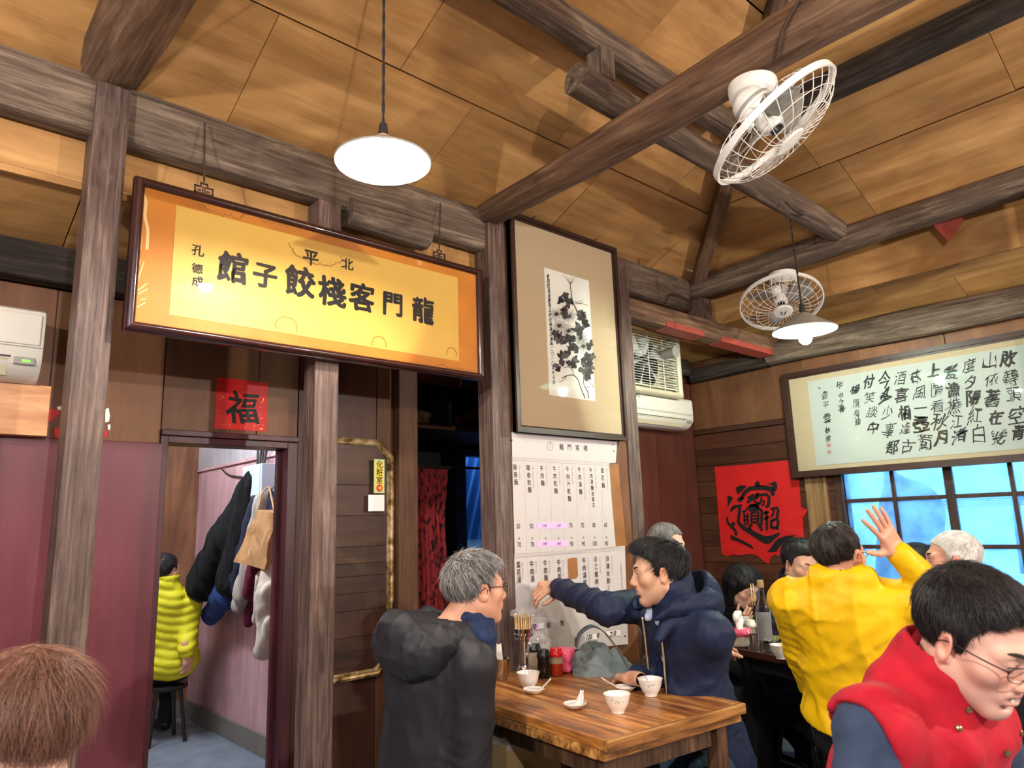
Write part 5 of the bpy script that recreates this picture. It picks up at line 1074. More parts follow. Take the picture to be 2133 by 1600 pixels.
# vertex-coloured skin and hair
def vcmat(name, rough, sss=0.0, spec=0.4, bump=0.0, bscale=300, aniso=0.0):
    m, nt, b = newmat(name); at = N(nt, 'ShaderNodeAttribute', attribute_name='Col'); nt.links.new(at.outputs['Color'], b.inputs['Base Color'])
    b.inputs['Roughness'].default_value = rough; b.inputs['Specular IOR Level'].default_value = spec; b.inputs['Subsurface Weight'].default_value = sss; b.inputs['Subsurface Radius'].default_value = (0.012, 0.005, 0.003); b.inputs['Subsurface Scale'].default_value = 0.5
    b.inputs['Anisotropic'].default_value = aniso
    if bump:
        tc = N(nt, 'ShaderNodeTexCoord'); nz = N(nt, 'ShaderNodeTexNoise'); nz.inputs['Scale'].default_value = bscale; bp = N(nt, 'ShaderNodeBump'); bp.inputs['Strength'].default_value = bump; bp.inputs['Distance'].default_value = 0.001
        nt.links.new(tc.outputs['Object'], nz.inputs['Vector']); nt.links.new(nz.outputs['Fac'], bp.inputs['Height']); nt.links.new(bp.outputs[0], b.inputs['Normal'])
vcmat('skin', 0.48, 0.08, 0.4, 0.15, 260); vcmat('hair_strand', 0.38, 0, 0.5); vcmat('hair_base', 0.55, 0, 0.3, 0.4, 500)
plain('eye_white', srgb(226, 220, 212), 0.15); plain('eye_iris', srgb(28, 18, 14), 0.1); plain('brow', srgb(26, 22, 20), 0.7); plain('lash', srgb(20, 15, 13), 0.6); plain('mouth_line', srgb(96, 40, 36), 0.5)
_HEADS = {}
def head_mesh(kind='m', h=0.0032, fat=1.0, jaw=1.0, old=0.0, mouth=0.0):
    """local frame: x to the person's right, y forward, z up; origin between the ears"""
    key = (kind, h, fat, jaw, old, mouth)
    if key in _HEADS: return _HEADS[key]
    F = Field((-0.105, -0.13, -0.26), (0.105, 0.14, 0.13), h); w = fat
    F.ell((0, -0.018, 0.032), (0.076, 0.096, 0.082), k=0.0); F.ell((0, 0.028, -0.03), (0.061 * w, 0.062, 0.086), k=0.03)
    for s in (-1, 1):
        F.cone((s * 0.052 * w * jaw, -0.005, -0.055), (s * 0.014, 0.066, -0.100), 0.022, 0.018, k=0.03)
        F.ell((s * 0.043 * w, 0.055, -0.022), (0.024, 0.024, 0.022), k=0.025); F.cone((s * 0.012, 0.083, 0.020), (s * 0.045, 0.068, 0.018), 0.012, 0.011, k=0.018)
    F.ell((0, 0.070, -0.100), (0.022 * jaw, 0.017, 0.016), k=0.02)
    for s in (-1, 1): F.ell((s * 0.031, 0.094, 0.002), (0.019, 0.013, 0.0125), k=0.012, op='sub')
    F.cone((0, 0.083, 0.014), (0, 0.104, -0.026), 0.0075, 0.0105, k=0.014); F.ell((0, 0.105, -0.032), (0.0105, 0.011, 0.0095), k=0.007)
    for s in (-1, 1):
        F.ell((s * 0.0125, 0.096, -0.036), (0.0085, 0.011, 0.0075), k=0.006); F.ell((s * 0.0065, 0.100, -0.0425), (0.0035, 0.005, 0.003), k=0.002, op='sub')
        F.ell((s * 0.031, 0.0745, 0.002), (0.0145, 0.0135, 0.0125), k=0.005)
        # upper lid fold
        F.cone((s * 0.018, 0.0835, 0.0085), (s * 0.044, 0.076, 0.0075), 0.0045, 0.0045, k=0.005)
    F.ell((0, 0.080, -0.062), (0.030, 0.017, 0.022), k=0.015)
    up, lo_ = -0.058 + mouth * 0.003, -0.0695 - mouth * 0.006
    F.cone((-0.019, 0.0895, up), (0.019, 0.0895, up), 0.0052, 0.0052, k=0.006); F.ell((0, 0.094, up), (0.012, 0.0065, 0.0058), k=0.006)
    F.cone((-0.015, 0.0895, lo_), (0.015, 0.0895, lo_), 0.0058, 0.0058, k=0.006); F.ell((0, 0.093, lo_), (0.011, 0.0065, 0.006), k=0.006)
    mz = (up + lo_) / 2 - 0.0005; F.cone((-0.023, 0.0955, mz), (0.023, 0.0955, mz), 0.0022 + mouth * 0.004, 0.0022 + mouth * 0.004, k=0.004, op='sub')
    F.ell((0, 0.089, -0.084), (0.020, 0.008, 0.005), k=0.008, op='sub')
    for s in (-1, 1):
        R = rot_to(-s * 0.45); c = np.array([s * 0.080, -0.006, -0.012])
        F.ell(c, (0.0065, 0.019, 0.032), R, k=0.006); F.ell(c + np.array([s * 0.006, 0.004, 0.002]), (0.006, 0.011, 0.019), R, k=0.004, op='sub'); F.cone((s * 0.076, 0.004, -0.035), (s * 0.078, -0.002, -0.028), 0.006, 0.007, k=0.006)
    F.cone((0, -0.022, -0.05), (0, -0.036, -0.125), 0.055 * w, 0.055 * w, k=0.03)
    if old: F.disp(wobble(3, 0.0012 * old, 160, 6, (0.5, 0.5, 1.4)), 0.02)
    V, Fc = F.mesh(1)
    x, y, z = V.T; ax_ = np.abs(x)
    lip = np.exp(-((x / 0.021) ** 4)) * np.exp(-(((z - mz) / 0.0115) ** 4)) * (y > 0.083); lipf = np.clip(lip * 1.3, 0, 1)
    blush = np.exp(-(((ax_ - 0.042) / 0.02) ** 2 + ((z + 0.028) / 0.02) ** 2)) * (y > 0.02) + 0.8 * np.exp(-((x / 0.013) ** 2 + ((z + 0.03) / 0.013) ** 2)) * (y > 0.09) + 0.9 * ((ax_ > 0.079)).astype(float)
    dark = np.exp(-(((ax_ - 0.0065) / 0.004) ** 2 + ((z + 0.0435) / 0.003) ** 2)) * (y > 0.09) + 0.35 * np.exp(-(((ax_ - 0.031) / 0.02) ** 2 + ((z + 0.011) / 0.006) ** 2)) * (y > 0.05)
    beard = np.exp(-(((z + 0.085) / 0.03) ** 2)) * (y > 0.02) * (1 if kind == 'm' else 0)
    _HEADS[key] = (V, Fc, np.stack([lipf, np.clip(blush, 0, 1), np.clip(dark, 0, 1), np.clip(beard, 0, 1)], 1)); return _HEADS[key]
def skin_cols(wt, base, lip=(176, 92, 84)):
    b = np.array(srgb(*base)[:3]); l = np.array(srgb(*lip)[:3]); bl = b * np.array([1.08, 0.72, 0.66]); dk = b * 0.35; bd = b * np.array([0.80, 0.82, 0.86]); c = np.tile(b, (len(wt), 1))
    for i, (t, f) in enumerate(((l, 0.75), (bl, 0.55), (dk, 0.9), (bd, 0.55))): w = (wt[:, i] * f)[:, None]; c = c * (1 - w) + t * w
    return c
def head_frame(fwd, up=(0, 0, 1), roll=0.0):
    y = unit(fwd); x = unit(np.cross(y, up)); z = np.cross(x, y); R = np.stack([x, y, z], 1)
    if roll: c, s = math.cos(roll), math.sin(roll); R = R @ np.array([[c, 0, s], [0, 1, 0], [-s, 0, c]])
    return R
def hair_field(kind, h=0.004, seed=1):
    lo, hi = ((-0.12, -0.15, -0.2), (0.12, 0.13, 0.16)); F = Field(lo, hi, h)
    if kind in ('short', 'tall', 'crop', 'bald'):
        t = {'short': 0.009, 'tall': 0.009, 'crop': 0.005, 'bald': 0.006}[kind]
        F.ell((0, -0.018, 0.032), (0.076 + t, 0.096 + t, 0.082 + t), k=0)
        if kind == 'tall': F.ell((0, 0.03, 0.098), (0.058, 0.060, 0.032), k=0.03)
        if kind == 'short': F.ell((0, 0.0, 0.090), (0.062, 0.08, 0.036), k=0.03)
        zl = ([-0.15, -0.06, -0.035, -0.018, 0.004, 0.008, 0.022, 0.028, 0.045, 0.070, 0.13], [-0.078, -0.072, -0.045, 0.018, 0.018, -0.014, -0.010, 0.034, 0.056, 0.072, 0.082])
        F.cut(lambda P: (np.interp(P[..., 1], *zl) + 0.25 * np.maximum(0, 0.05 - np.abs(P[..., 0])) * 0 - P[..., 2]) * 0.75)
        if kind == 'bald': F.ell((0, 0.045, 0.115), (0.055, 0.085, 0.05), k=0.01, op='sub')
    if kind == 'bob':
        F.ell((0, -0.018, 0.034), (0.092, 0.112, 0.096), k=0)
        for s in (-1, 1): F.cone((s * 0.080, -0.012, 0.02), (s * 0.078, -0.004, -0.105), 0.026, 0.02, k=0.03); F.cone((s * 0.05, -0.085, 0.0), (s * 0.045, -0.075, -0.115), 0.04, 0.03, k=0.04)
        F.cone((0, -0.095, 0.0), (0, -0.085, -0.12), 0.04, 0.03, k=0.04)
        F.ell((0, 0.095, -0.028), (0.068, 0.085, 0.090), k=0.012, op='sub'); F.ell((0, 0.02, -0.12), (0.052, 0.075, 0.10), k=0.012, op='sub')
    if kind == 'bun':
        F.ell((0, -0.018, 0.032), (0.086, 0.106, 0.092), k=0); F.ell((0, -0.125, 0.02), (0.04, 0.035, 0.04), k=0.02)
        zl = ([-0.15, -0.06, -0.03, 0.0, 0.03, 0.055, 0.07, 0.13], [-0.07, -0.065, -0.03, 0.02, 0.02, 0.045, 0.062, 0.07]); F.cut(lambda P: (np.interp(P[..., 1], *zl) - P[..., 2]) * 0.75)
    F.disp(wobble(seed, 0.0022, 130, 8, (1, 0.45, 0.7)), 0.02)
    return F.mesh(1)
def hair(parent, Hc, R, sc, kind, dark, light, grey=0.0, n=900, L=0.045, seed=1, lift=0.010, h=0.004, r=0.0011, swirl=None):
    V, Fc = hair_field(kind, h, seed); rs = np.random.RandomState(seed)
    d, l = np.array(srgb(*dark)[:3]), np.array(srgb(*light)[:3])
    nz = wobble(seed + 4, 0.5, 220, 6, (1, 0.4, 0.4))(V)[:, None]; w = np.clip(grey * 0.8 + nz * 0.35, 0, 1) if grey else np.clip(0.25 + nz * 0.3, 0, 1)
    base = meshobj('hair', Hc + (V * sc) @ R.T, Fc, 'hair_base', parent, d * (1 - w) + l * w)
    # strands on top
    cen = np.array([0, -0.018, 0.03]); idx = rs.choice(len(V), n, replace=len(V) < n); TV, TF, TC = [], [], []; wh = np.array(swirl if swirl is not None else (0.01, -0.075, 0.09)); k = 5; off = 0
    P0 = V[idx]; nr = (P0 - cen) / np.array([0.8, 1.0, 0.85]); nr /= np.linalg.norm(nr, axis=1)[:, None]
    fl = P0 - wh; fl[:, 2] -= 0.35 * np.linalg.norm(fl, axis=1) if kind not in ('tall',) else 0.1 * np.linalg.norm(fl, axis=1); 
    if kind in ('bob', 'bun'): fl = fl * np.array([0.5, 0.4, 0.3]) + np.array([0, 0, -0.09])
    fl += rs.normal(0, 0.018, fl.shape); fl -= nr * (fl * nr).sum(1)[:, None]; fl /= np.linalg.norm(fl, axis=1)[:, None] + 1e-9
    sd = np.cross(fl, nr); ln = L * (0.55 + 0.8 * rs.rand(n)); lf = lift * (0.1 + rs.rand(n) ** 2)
    if kind in ('bob', 'bun'): ln = ln * np.where(P0[:, 1] > 0.035, 0.18, 1.0)
    if kind not in ('bob', 'bun'): ln = ln * np.clip((P0[:, 2] - np.interp(P0[:, 1], [-0.15, -0.06, -0.035, -0.018, 0.004, 0.008, 0.022, 0.028, 0.045, 0.070, 0.13], [-0.078, -0.072, -0.045, 0.018, 0.018, -0.014, -0.010, 0.034, 0.056, 0.072, 0.082])) / 0.04, 0.12, 1)
    cw_ = np.clip(grey + rs.normal(0, 0.33, n), 0, 1) if grey else np.clip(0.2 + rs.normal(0, 0.22, n), 0, 1)
    bend = rs.normal(0, 0.12, n)
    for j in range(k):
        t = j / (k - 1); c = P0 + fl * (ln * t)[:, None] + sd * (bend * ln * t * t)[:, None] + nr * (0.001 + lf * t - 2.6 * (ln * t) ** 2)[:, None]; rr_ = r * (1 - 0.85 * t)
        TV.append(np.stack([c + sd * rr_, c - sd * rr_, c + nr * rr_ * 1.2], 1))
    T = np.stack(TV, 1).reshape(-1, 3); b_ = (np.arange(n) * k * 3)[:, None, None, None]; j_ = (np.arange(k - 1) * 3)[None, :, None, None]
    q = np.array([[0, 1, 4, 3], [1, 2, 5, 4], [2, 0, 3, 5]])[None, None]; Q = (b_ + j_ + q).reshape(-1, 4)
    C = np.repeat(d * (1 - cw_[:, None]) + l * cw_[:, None], k * 3, axis=0)
    so = meshobj('hair_strands', Hc + (T * sc) @ R.T, Q, 'hair_strand', base, C); so['kind'] = 'stuff'
    return base
def eyes(parent, Hc, R, sc, look=(0, 0), open_=1.0, brow=(26, 22, 20), which=(-1, 1), brow_w=1.0):
    for s in which:
        c = np.array([s * 0.031, 0.0745, 0.002]); r = 0.0146
        def pt(u, v, rr=r):   # u across, v up on the ball
            return c + rr * np.array([math.sin(u) * math.cos(v), math.cos(u) * math.cos(v) * 0.945, math.sin(v) * 0.90])
        nu, nv = 13, 5; Vv = []
        for i in range(nu):
            u = -0.86 + 1.72 * i / (nu - 1); e = max(0.0, 1 - (u / 0.88) ** 2) ** 0.75
            for j in range(nv): v = e * (-0.22 + (0.22 + 0.24) * j / (nv - 1)) * open_ + 0.03; Vv.append(pt(u + s * 0.12, v))
        ball = obj('eye', Hc + (np.array(Vv) * sc) @ R.T, [[i * nv + j, (i + 1) * nv + j, (i + 1) * nv + j + 1, i * nv + j + 1] for i in range(nu - 1) for j in range(nv - 1)], 'eye_white', parent, True)
        iv = []
        for q in range(16):
            a = 2 * PI * q / 16; v = 0.36 * math.sin(a) + look[1]; v = min(max(v, -0.20 * open_ + 0.03), 0.22 * open_ + 0.03); iv.append(pt(s * 0.12 + look[0] + 0.36 * math.cos(a), v, r * 1.012))
        obj('iris', Hc + (np.array(iv) * sc) @ R.T, [list(range(16))], 'eye_iris', ball)
        ls = [pt(-0.9 + 1.8 * i / 10 + s * 0.12, max(0.0, 1 - ((-0.9 + 1.8 * i / 10) / 0.92) ** 2) ** 0.75 * 0.25 * open_ + 0.03, r * 1.03) for i in range(11)]
        obj('eyelashes', *tubem(Hc + (np.array(ls) * sc) @ R.T, 0.0010 * sc, 5), 'lash', ball, True)
        bw = np.array([(s * 0.014, 0.0925, 0.0225), (s * 0.024, 0.0905, 0.0265), (s * 0.036, 0.0835, 0.0280), (s * 0.047, 0.0725, 0.0240)])
        bp = smooth_path(bw, 10); V, Fc = tubem(bp, np.array([.5, .9, 1, 1, 1, .95, .85, .7, .5, .25]) * 0.0034 * brow_w, 6); V[:, 1] = np.mean(V[:, 1]) * 0 + V[:, 1]; obj('eyebrow', Hc + (V * sc) @ R.T, Fc, 'brow', parent, True)
_HANDS = {}
def hand_mesh(curl, thumb=(0.5, 0.4), spread=0.06, h=0.0034, pinch=False):
    """right hand, local: y along the fingers, z out of the back of the hand, x towards the little finger; origin at the wrist"""
    key = (tuple(curl), thumb, spread, h, pinch)
    if key in _HANDS: return _HANDS[key]
    F = Field((-0.10, -0.07, -0.13), (0.09, 0.21, 0.07), h)
    F.cone((0, -0.06, 0), (0, 0.0, 0), 0.027, 0.0265, k=0); F.box((0, 0.045, -0.002), (0.038, 0.045, 0.0145), None, 0.013, k=0.02); F.ell((-0.022, 0.03, -0.012), (0.02, 0.032, 0.015), k=0.012)
    for i, (bx, by, L, r0) in enumerate(((-0.029, 0.088, (0.042, 0.025, 0.021), 0.0092), (-0.009, 0.093, (0.046, 0.029, 0.022), 0.0095), (0.011, 0.089, (0.042, 0.027, 0.021), 0.0090), (0.029, 0.080, (0.033, 0.020, 0.018), 0.0080))):
        p = np.array([bx, by - 0.012, 0.0]); sp = (i - 1.4) * spread; a = 0.0; r = r0; dirx = np.array([math.sin(sp), math.cos(sp), 0])
        for j, (seg, c) in enumerate(zip(L, curl[i])):
            a += c; d = dirx * math.cos(a) + np.array([0, 0, -1.0]) * math.sin(a); q = p + d * (seg + (0.012 if j == 0 else 0)); F.cone(p, q, r, r * 0.93, k=0.004 if j else 0.008); p = q; r *= 0.92
    p = np.array([-0.026, 0.018, -0.008]); d = unit((-math.sin(thumb[0] + 0.35), math.cos(thumb[0] + 0.35), -thumb[1])); q = p + d * 0.040; F.cone(p, q, 0.0135, 0.0110, k=0.012)
    d2 = unit(d + np.array([0.45 if pinch else 0.15, 0.25, -0.25 if pinch else 0.0])); q2 = q + d2 * 0.030; F.cone(q, q2, 0.0108, 0.0098, k=0.004); d3 = unit(d2 + np.array([0.3 if pinch else 0.0, 0.1, 0.0])); F.cone(q2, q2 + d3 * 0.022, 0.0098, 0.0082, k=0.004)
    _HANDS[key] = F.mesh(1); return _HANDS[key]
REST = ((0.35, 0.45, 0.3), (0.4, 0.5, 0.3), (0.45, 0.5, 0.35), (0.5, 0.55, 0.35)); OPEN = ((0.05, 0.08, 0.05), (0.0, 0.06, 0.04), (0.04, 0.08, 0.05), (0.08, 0.12, 0.08))
PINCH = ((0.75, 0.75, 0.45), (0.95, 0.95, 0.5), (1.05, 1.15, 0.6), (1.1, 1.2, 0.6)); GRIP = ((0.9, 1.0, 0.6), (1.0, 1.1, 0.6), (1.1, 1.2, 0.7), (1.1, 1.2, 0.7))
def ik(a, t, l1, l2, pole):
    a = np.asarray(a, float); t = np.asarray(t, float); d = t - a; L = np.linalg.norm(d); 
    if L > (l1 + l2) * 0.999: s = L / ((l1 + l2) * 0.999); l1 *= s; l2 *= s
    x = (l1 * l1 - l2 * l2 + L * L) / (2 * L); y = math.sqrt(max(1e-8, l1 * l1 - x * x)); u = d / L; p = np.asarray(pole, float); p = p - u * p.dot(u); p = unit(p); return a + u * x + p * y
def cloth(name, col, rough=0.75, var=0.12, sheen=0.2, fold=0.45, fscale=9, spec=0.25, weave=0.15):
    m, nt, b = newmat(name); L = nt.links.new; b.inputs['Roughness'].default_value = rough; b.inputs['Sheen Weight'].default_value = sheen * 0.1; b.inputs['Specular IOR Level'].default_value = spec * 0.8
    tc = N(nt, 'ShaderNodeTexCoord'); nz = N(nt, 'ShaderNodeTexNoise'); nz.inputs['Scale'].default_value = fscale; nz.inputs['Detail'].default_value = 1.0; nz.inputs['Distortion'].default_value = 0.8; L(tc.outputs['Object'], nz.inputs['Vector'])
    d = tuple(c * (1 - var) for c in col[:3]) + (1,); l = tuple(min(1, c * (1 + var)) for c in col[:3]) + (1,); r = ramp(nt, [(0.3, d), (0.7, l)]); L(nz.outputs['Fac'], r.inputs['Fac']); L(r.outputs[0], b.inputs['Base Color'])
    n2 = N(nt, 'ShaderNodeTexNoise'); n2.inputs['Scale'].default_value = 420; L(tc.outputs['Object'], n2.inputs['Vector']); b1 = N(nt, 'ShaderNodeBump'); b1.inputs['Strength'].default_value = fold; b1.inputs['Distance'].default_value = 0.035; L(nz.outputs['Fac'], b1.inputs['Height'])
    b2 = N(nt, 'ShaderNodeBump'); b2.inputs['Strength'].default_value = weave; b2.inputs['Distance'].default_value = 0.001; L(n2.outputs['Fac'], b2.inputs['Height']); L(b1.outputs[0], b2.inputs['Normal']); L(b2.outputs[0], b.inputs['Normal']); return m
class Body:
    """a person: world-space joints, then skin, clothes and hair"""
    def __init__(s, label, pelvis, chest, fwd, head, look, sw=0.185, size=1.0, roll=0.0, up=None, seat=True):
        s.pel = np.asarray(pelvis, float); s.che = np.asarray(chest, float); s.up = unit(s.che - s.pel); f = unit(fwd); s.right = unit(np.cross(f, s.up)); s.fwd = np.cross(s.up, s.right); s.T = np.stack([s.right, s.fwd, s.up], 1)
        s.hc = np.asarray(head, float); s.HR = head_frame(look, (0, 0, 1) if up is None else up, roll); s.sz = size; s.root = thing('person', label, 'person', (s.pel[0], s.pel[1], 0.0 if seat else s.pel[2]))
        s.sh = {k: s.che + s.right * sw * size * (1 if k == 'R' else -1) for k in 'LR'}; s.hip = {k: s.pel + s.right * 0.09 * (1 if k == 'R' else -1) for k in 'LR'}
        s.neck = 0.5 * (s.hc + s.HR @ np.array([0, -0.03, -0.125]) * size) + 0.5 * (s.che + s.up * 0.055 - s.fwd * 0.01); s.arm = {}; s.hands = []; s.parts_body = []
    def w(s, x, y, z, base=None): return (s.che if base is None else base) + s.T @ np.array([x, y, z])
    def hand(s, side, wrist, pole, point, back, curl=REST, l1=0.285, l2=0.25, thumb=(0.5, 0.4), spread=0.06, pinch=False, h=0.0034, scale=0.97, elbow=None):
        wrist = np.asarray(wrist, float); el = ik(s.sh[side], wrist, l1 * s.sz, l2 * s.sz, pole) if elbow is None else np.asarray(elbow, float); s.arm[side] = (s.sh[side], el, wrist)
        if point is not None:
            V, Fc = hand_mesh(curl, thumb, spread, h, pinch); y = unit(point); z = np.asarray(back, float); z = unit(z - y * z.dot(y)); x = np.cross(y, z); V = V.copy() * scale
            if side == 'L': V[:, 0] *= -1; Fc = Fc[:, ::-1]
            s.hands.append((wrist + V @ np.stack([x, y, z], 1).T, Fc))
    def body(s, base=(206, 158, 128), hh=0.0032, core=True, **hk):
        V, Fc, wt = head_mesh(h=hh, **hk); C = skin_cols(wt, base); Vs = [s.hc + (V * s.sz) @ s.HR.T]; Fs = [Fc]; Cs = [C]; n = len(V); b = np.array(srgb(*base)[:3])
        def add(V2, F2, c): nonlocal n; Vs.append(V2); Fs.append(F2 + n); Cs.append(np.tile(c, (len(V2), 1))); n += len(V2)
        for V2, F2 in s.hands: add(V2, F2, b * np.array([1.0, 0.93, 0.9]))
        nt_ = s.hc + s.HR @ np.array([0, -0.026, -0.05]) * s.sz; nb_ = s.che - s.up * 0.05 - s.fwd * 0.005; F = Field(np.minimum(nt_, nb_) - 0.12, np.maximum(nt_, nb_) + 0.12, 0.006); F.cone(nt_, nb_, 0.0545 * s.sz, 0.062 * s.sz, k=0); V2, F2 = F.mesh(1); add(V2, F2, b)
        if core:
            lo = np.min([s.pel, s.che, s.neck] + [p for a in s.arm.values() for p in a], 0) - 0.25; hi = np.max([s.pel, s.che, s.neck] + [p for a in s.arm.values() for p in a], 0) + 0.25
            F = Field(lo, hi, 0.016); F.ell(s.che - s.up * 0.12, (0.15, 0.10, 0.17), s.T, k=0); F.ell(s.pel + s.up * 0.08, (0.14, 0.10, 0.16), s.T, k=0.04); F.cone(s.che, s.neck, 0.055, 0.05, k=0.03)
            for a, e, w_ in s.arm.values(): F.cone(s.che - s.up * 0.05, a - s.up * 0.045, 0.05, 0.036, k=0.03); F.cone(a - s.up * 0.045, e, 0.034, 0.028, k=0.01); F.cone(e, w_, 0.028, 0.023, k=0.01)
            V2, F2 = F.mesh(1); add(V2, F2, b)
        s.bo = meshobj('body', np.concatenate(Vs), np.concatenate(Fs), 'skin', s.root, np.concatenate(Cs)); return s
    def jacket(s, mat, name='jacket', h=0.011, bulk=1.0, arm=1.0, seed=1, fold=0.006, ffreq=22, long=0.06, collar=0.05, extra=None, quilt=None, arms=True, cr=0.088, neckhole=0.066, belly=1.0, sharp=True, sleeve_end=0.93, hem=None):
        pts = [s.pel, s.che, s.neck] + [p for a in s.arm.values() for p in a]; lo = np.min(pts, 0) - 0.26; hi = np.max(pts, 0) + 0.26
        F = Field(lo, hi, h); B = bulk; L = np.linalg.norm(s.che - s.pel)
        F.ell(s.che - s.up * 0.13, (0.185 * B, 0.125 * B, 0.19), s.T, k=0); F.ell(s.pel + s.up * L * 0.42 + s.fwd * 0.02, (0.18 * B, 0.14 * B * belly, 0.20), s.T, k=0.06); F.ell(s.pel + s.up * (0.05 - long * 0.5), (0.195 * B, 0.155 * B, 0.15 + long), s.T, k=0.06)
        F.cone(s.che + s.up * 0.0, s.neck - s.up * 0.01, 0.085, 0.068, k=0.04)
        for a, e, w_ in s.arm.values():
            F.cone(s.che - s.up * 0.04, a - s.up * 0.045, 0.088 * B, 0.064 * B * arm, k=0.05)
            if arms: F.cone(a - s.up * 0.04, e, 0.063 * B * arm, 0.053 * B * arm, k=0.03); F.cone(e, e + (w_ - e) * sleeve_end, 0.053 * B * arm, 0.041 * B * arm, k=0.012)
        if collar: F.cone(s.neck - s.up * 0.03, s.neck + s.up * collar, cr, cr, k=0.02)
        if extra: extra(F, s)
        if quilt: F.disp(lambda P: quilt(P, s))
        if fold:
            F.disp(creases(seed, fold * 1.7, ffreq * 1.15, s, 4, 4)); F.disp(creases(seed + 9, fold * 0.55, ffreq * 2.4, s, 4, 5))
            for a, e, w_ in s.arm.values():        # creases bunching round the elbow and along the forearm
                if arms:
                    ud = unit(w_ - a)
                    F.disp(lambda P, e=e, a=a, w_=w_, ud=ud: fold * 0.9 * np.sin((P - e) @ (ud * 175) + 3 * np.sin((P - e) @ (s.fwd * 30 + s.right * 22))) * np.exp(-(((P - e) ** 2).sum(1) / 0.012)))
        if neckhole: F.cone(s.neck + s.up * 0.035 + s.fwd * 0.005, s.neck + s.up * 0.16 + (s.hc - s.neck) * 0.2, neckhole, neckhole + 0.008, k=0.008, op='sub')
        if hem: F.cut(hem)
        V, Fc = F.mesh(1); s.jk = meshobj(name, V, Fc, mat, s.root); return s.jk
    def trousers(s, mat, knee=0.42, kf=None, spread=0.10, h=0.016, foot=True):
        kf = s.fwd if kf is None else unit(kf); k = {c: s.hip[c] + kf * knee + s.right * spread * 0.5 * (1 if c == 'R' else -1) + np.array([0, 0, -0.02 + 0.0 * s.hip[c][2]]) for c in 'LR'}
        ft = {c: np.array([*(k[c] + kf * 0.03)[:2], 0.09]) for c in 'LR'}; lo = np.min(list(k.values()) + list(ft.values()) + [s.pel], 0) - 0.2; lo[2] = -0.02; hi = np.max(list(k.values()) + [s.pel], 0) + 0.2
        F = Field(lo, hi, h); F.ell(s.pel, (0.17, 0.14, 0.12), s.T, k=0)
        for c in 'LR': F.cone(s.hip[c], k[c], 0.088, 0.066, k=0.04); F.cone(k[c], ft[c], 0.066, 0.048, k=0.02)
        F.disp(wobble(5, 0.005, 30, 7, (1, 1, 1), True)); V, Fc = F.mesh(1); meshobj('trousers', V, Fc, mat, s.root)
        if foot:
            for c in 'LR':
                F = Field(ft[c] - [0.2, 0.2, 0.1], ft[c] + [0.2, 0.2, 0.1], 0.012); F.cone(ft[c] + [0, 0, -0.03], ft[c] + kf * 0.15 + [0, 0, -0.05], 0.045, 0.036, k=0.02); F.cut(lambda P: 0.004 - P[..., 2]); V, Fc = F.mesh(1); meshobj('shoe', V, Fc, 'black_plastic', s.root)
        return s
    def mouth(s, open_=0.0): return s
    def glasses(s, mat='glasses_dark', lens=True):
        g = MB(); T = lambda p: s.hc + (np.asarray(p) * s.sz) @ s.HR.T
        for q in (-1, 1):
            t = np.linspace(0, 2 * PI, 25); rim = [(q * 0.033 + 0.024 * math.copysign(abs(math.cos(a)) ** 0.75, math.cos(a)), 0.104 - 0.010 * abs(math.cos(a)) * (1 if math.cos(a) * q > 0 else 0.2), -0.002 + 0.0155 * math.copysign(abs(math.sin(a)) ** 0.75, math.sin(a))) for a in t]
            g.tube(T(rim), 0.0010, 5, False); g.tube(T(smooth_path([(q * 0.058, 0.094, 0.003), (q * 0.074, 0.060, 0.005), (q * 0.0815, 0.01, 0.004), (q * 0.084, -0.012, -0.002), (q * 0.083, -0.022, -0.014)], 14)), 0.0013, 5)
        g.tube(T([(-0.010, 0.105, 0.004), (0, 0.107, 0.007), (0.010, 0.105, 0.004)]), 0.0010, 5); o = g.build('glasses', mat, s.root, True)
        return o
plain('glasses_dark', srgb(40, 36, 34), 0.25, metal=0.6)
# ------------------------------------------------------------------ people
cam_dir = lambda x, y, z: RC @ np.array([x, y, z], float)
cloth('parka_black', srgb(38, 38, 42), 0.55, 0.1, 0.05, 0.5, 7, 0.35); cloth('jacket_navy', srgb(26, 36, 62), 0.6, 0.15, 0.05, 0.5, 9, 0.3); cloth('jacket_yellow', srgb(236, 186, 6), 0.5, 0.05, 0.05, 0.5, 8, 0.35)
cloth('vest_red', srgb(172, 22, 40), 0.75, 0.12, 0.3, 0.2, 14); cloth('sweater_slate', srgb(52, 64, 88), 0.85, 0.12, 0.3, 0.15, 20); cloth('puffer_lime', srgb(206, 200, 40), 0.5, 0.08, 0.1, 0.12, 10); cloth('puffer_navy', srgb(26, 28, 50), 0.5, 0.12, 0.1, 0.1, 10)
cloth('cloth_black', srgb(22, 21, 23), 0.8, 0.15, 0.2, 0.15, 10); cloth('jeans', srgb(44, 66, 84), 0.85, 0.15, 0.2, 0.2, 16); cloth('shirt_blue', srgb(176, 188, 210), 0.8, 0.06); cloth('scarf_navy', srgb(36, 48, 78), 0.9, 0.2, 0.4, 0.2, 30); cloth('shirt_tan', srgb(170, 150, 110), 0.8, 0.2)
cloth('blouse_pale', srgb(206, 190, 184), 0.8, 0.1)
plain('metal_snap', srgb(150, 130, 100), 0.3, metal=0.9); plain('zip_brass', srgb(214, 200, 160), 0.35, metal=0.7); plain('tooth', srgb(236, 230, 220), 0.3)
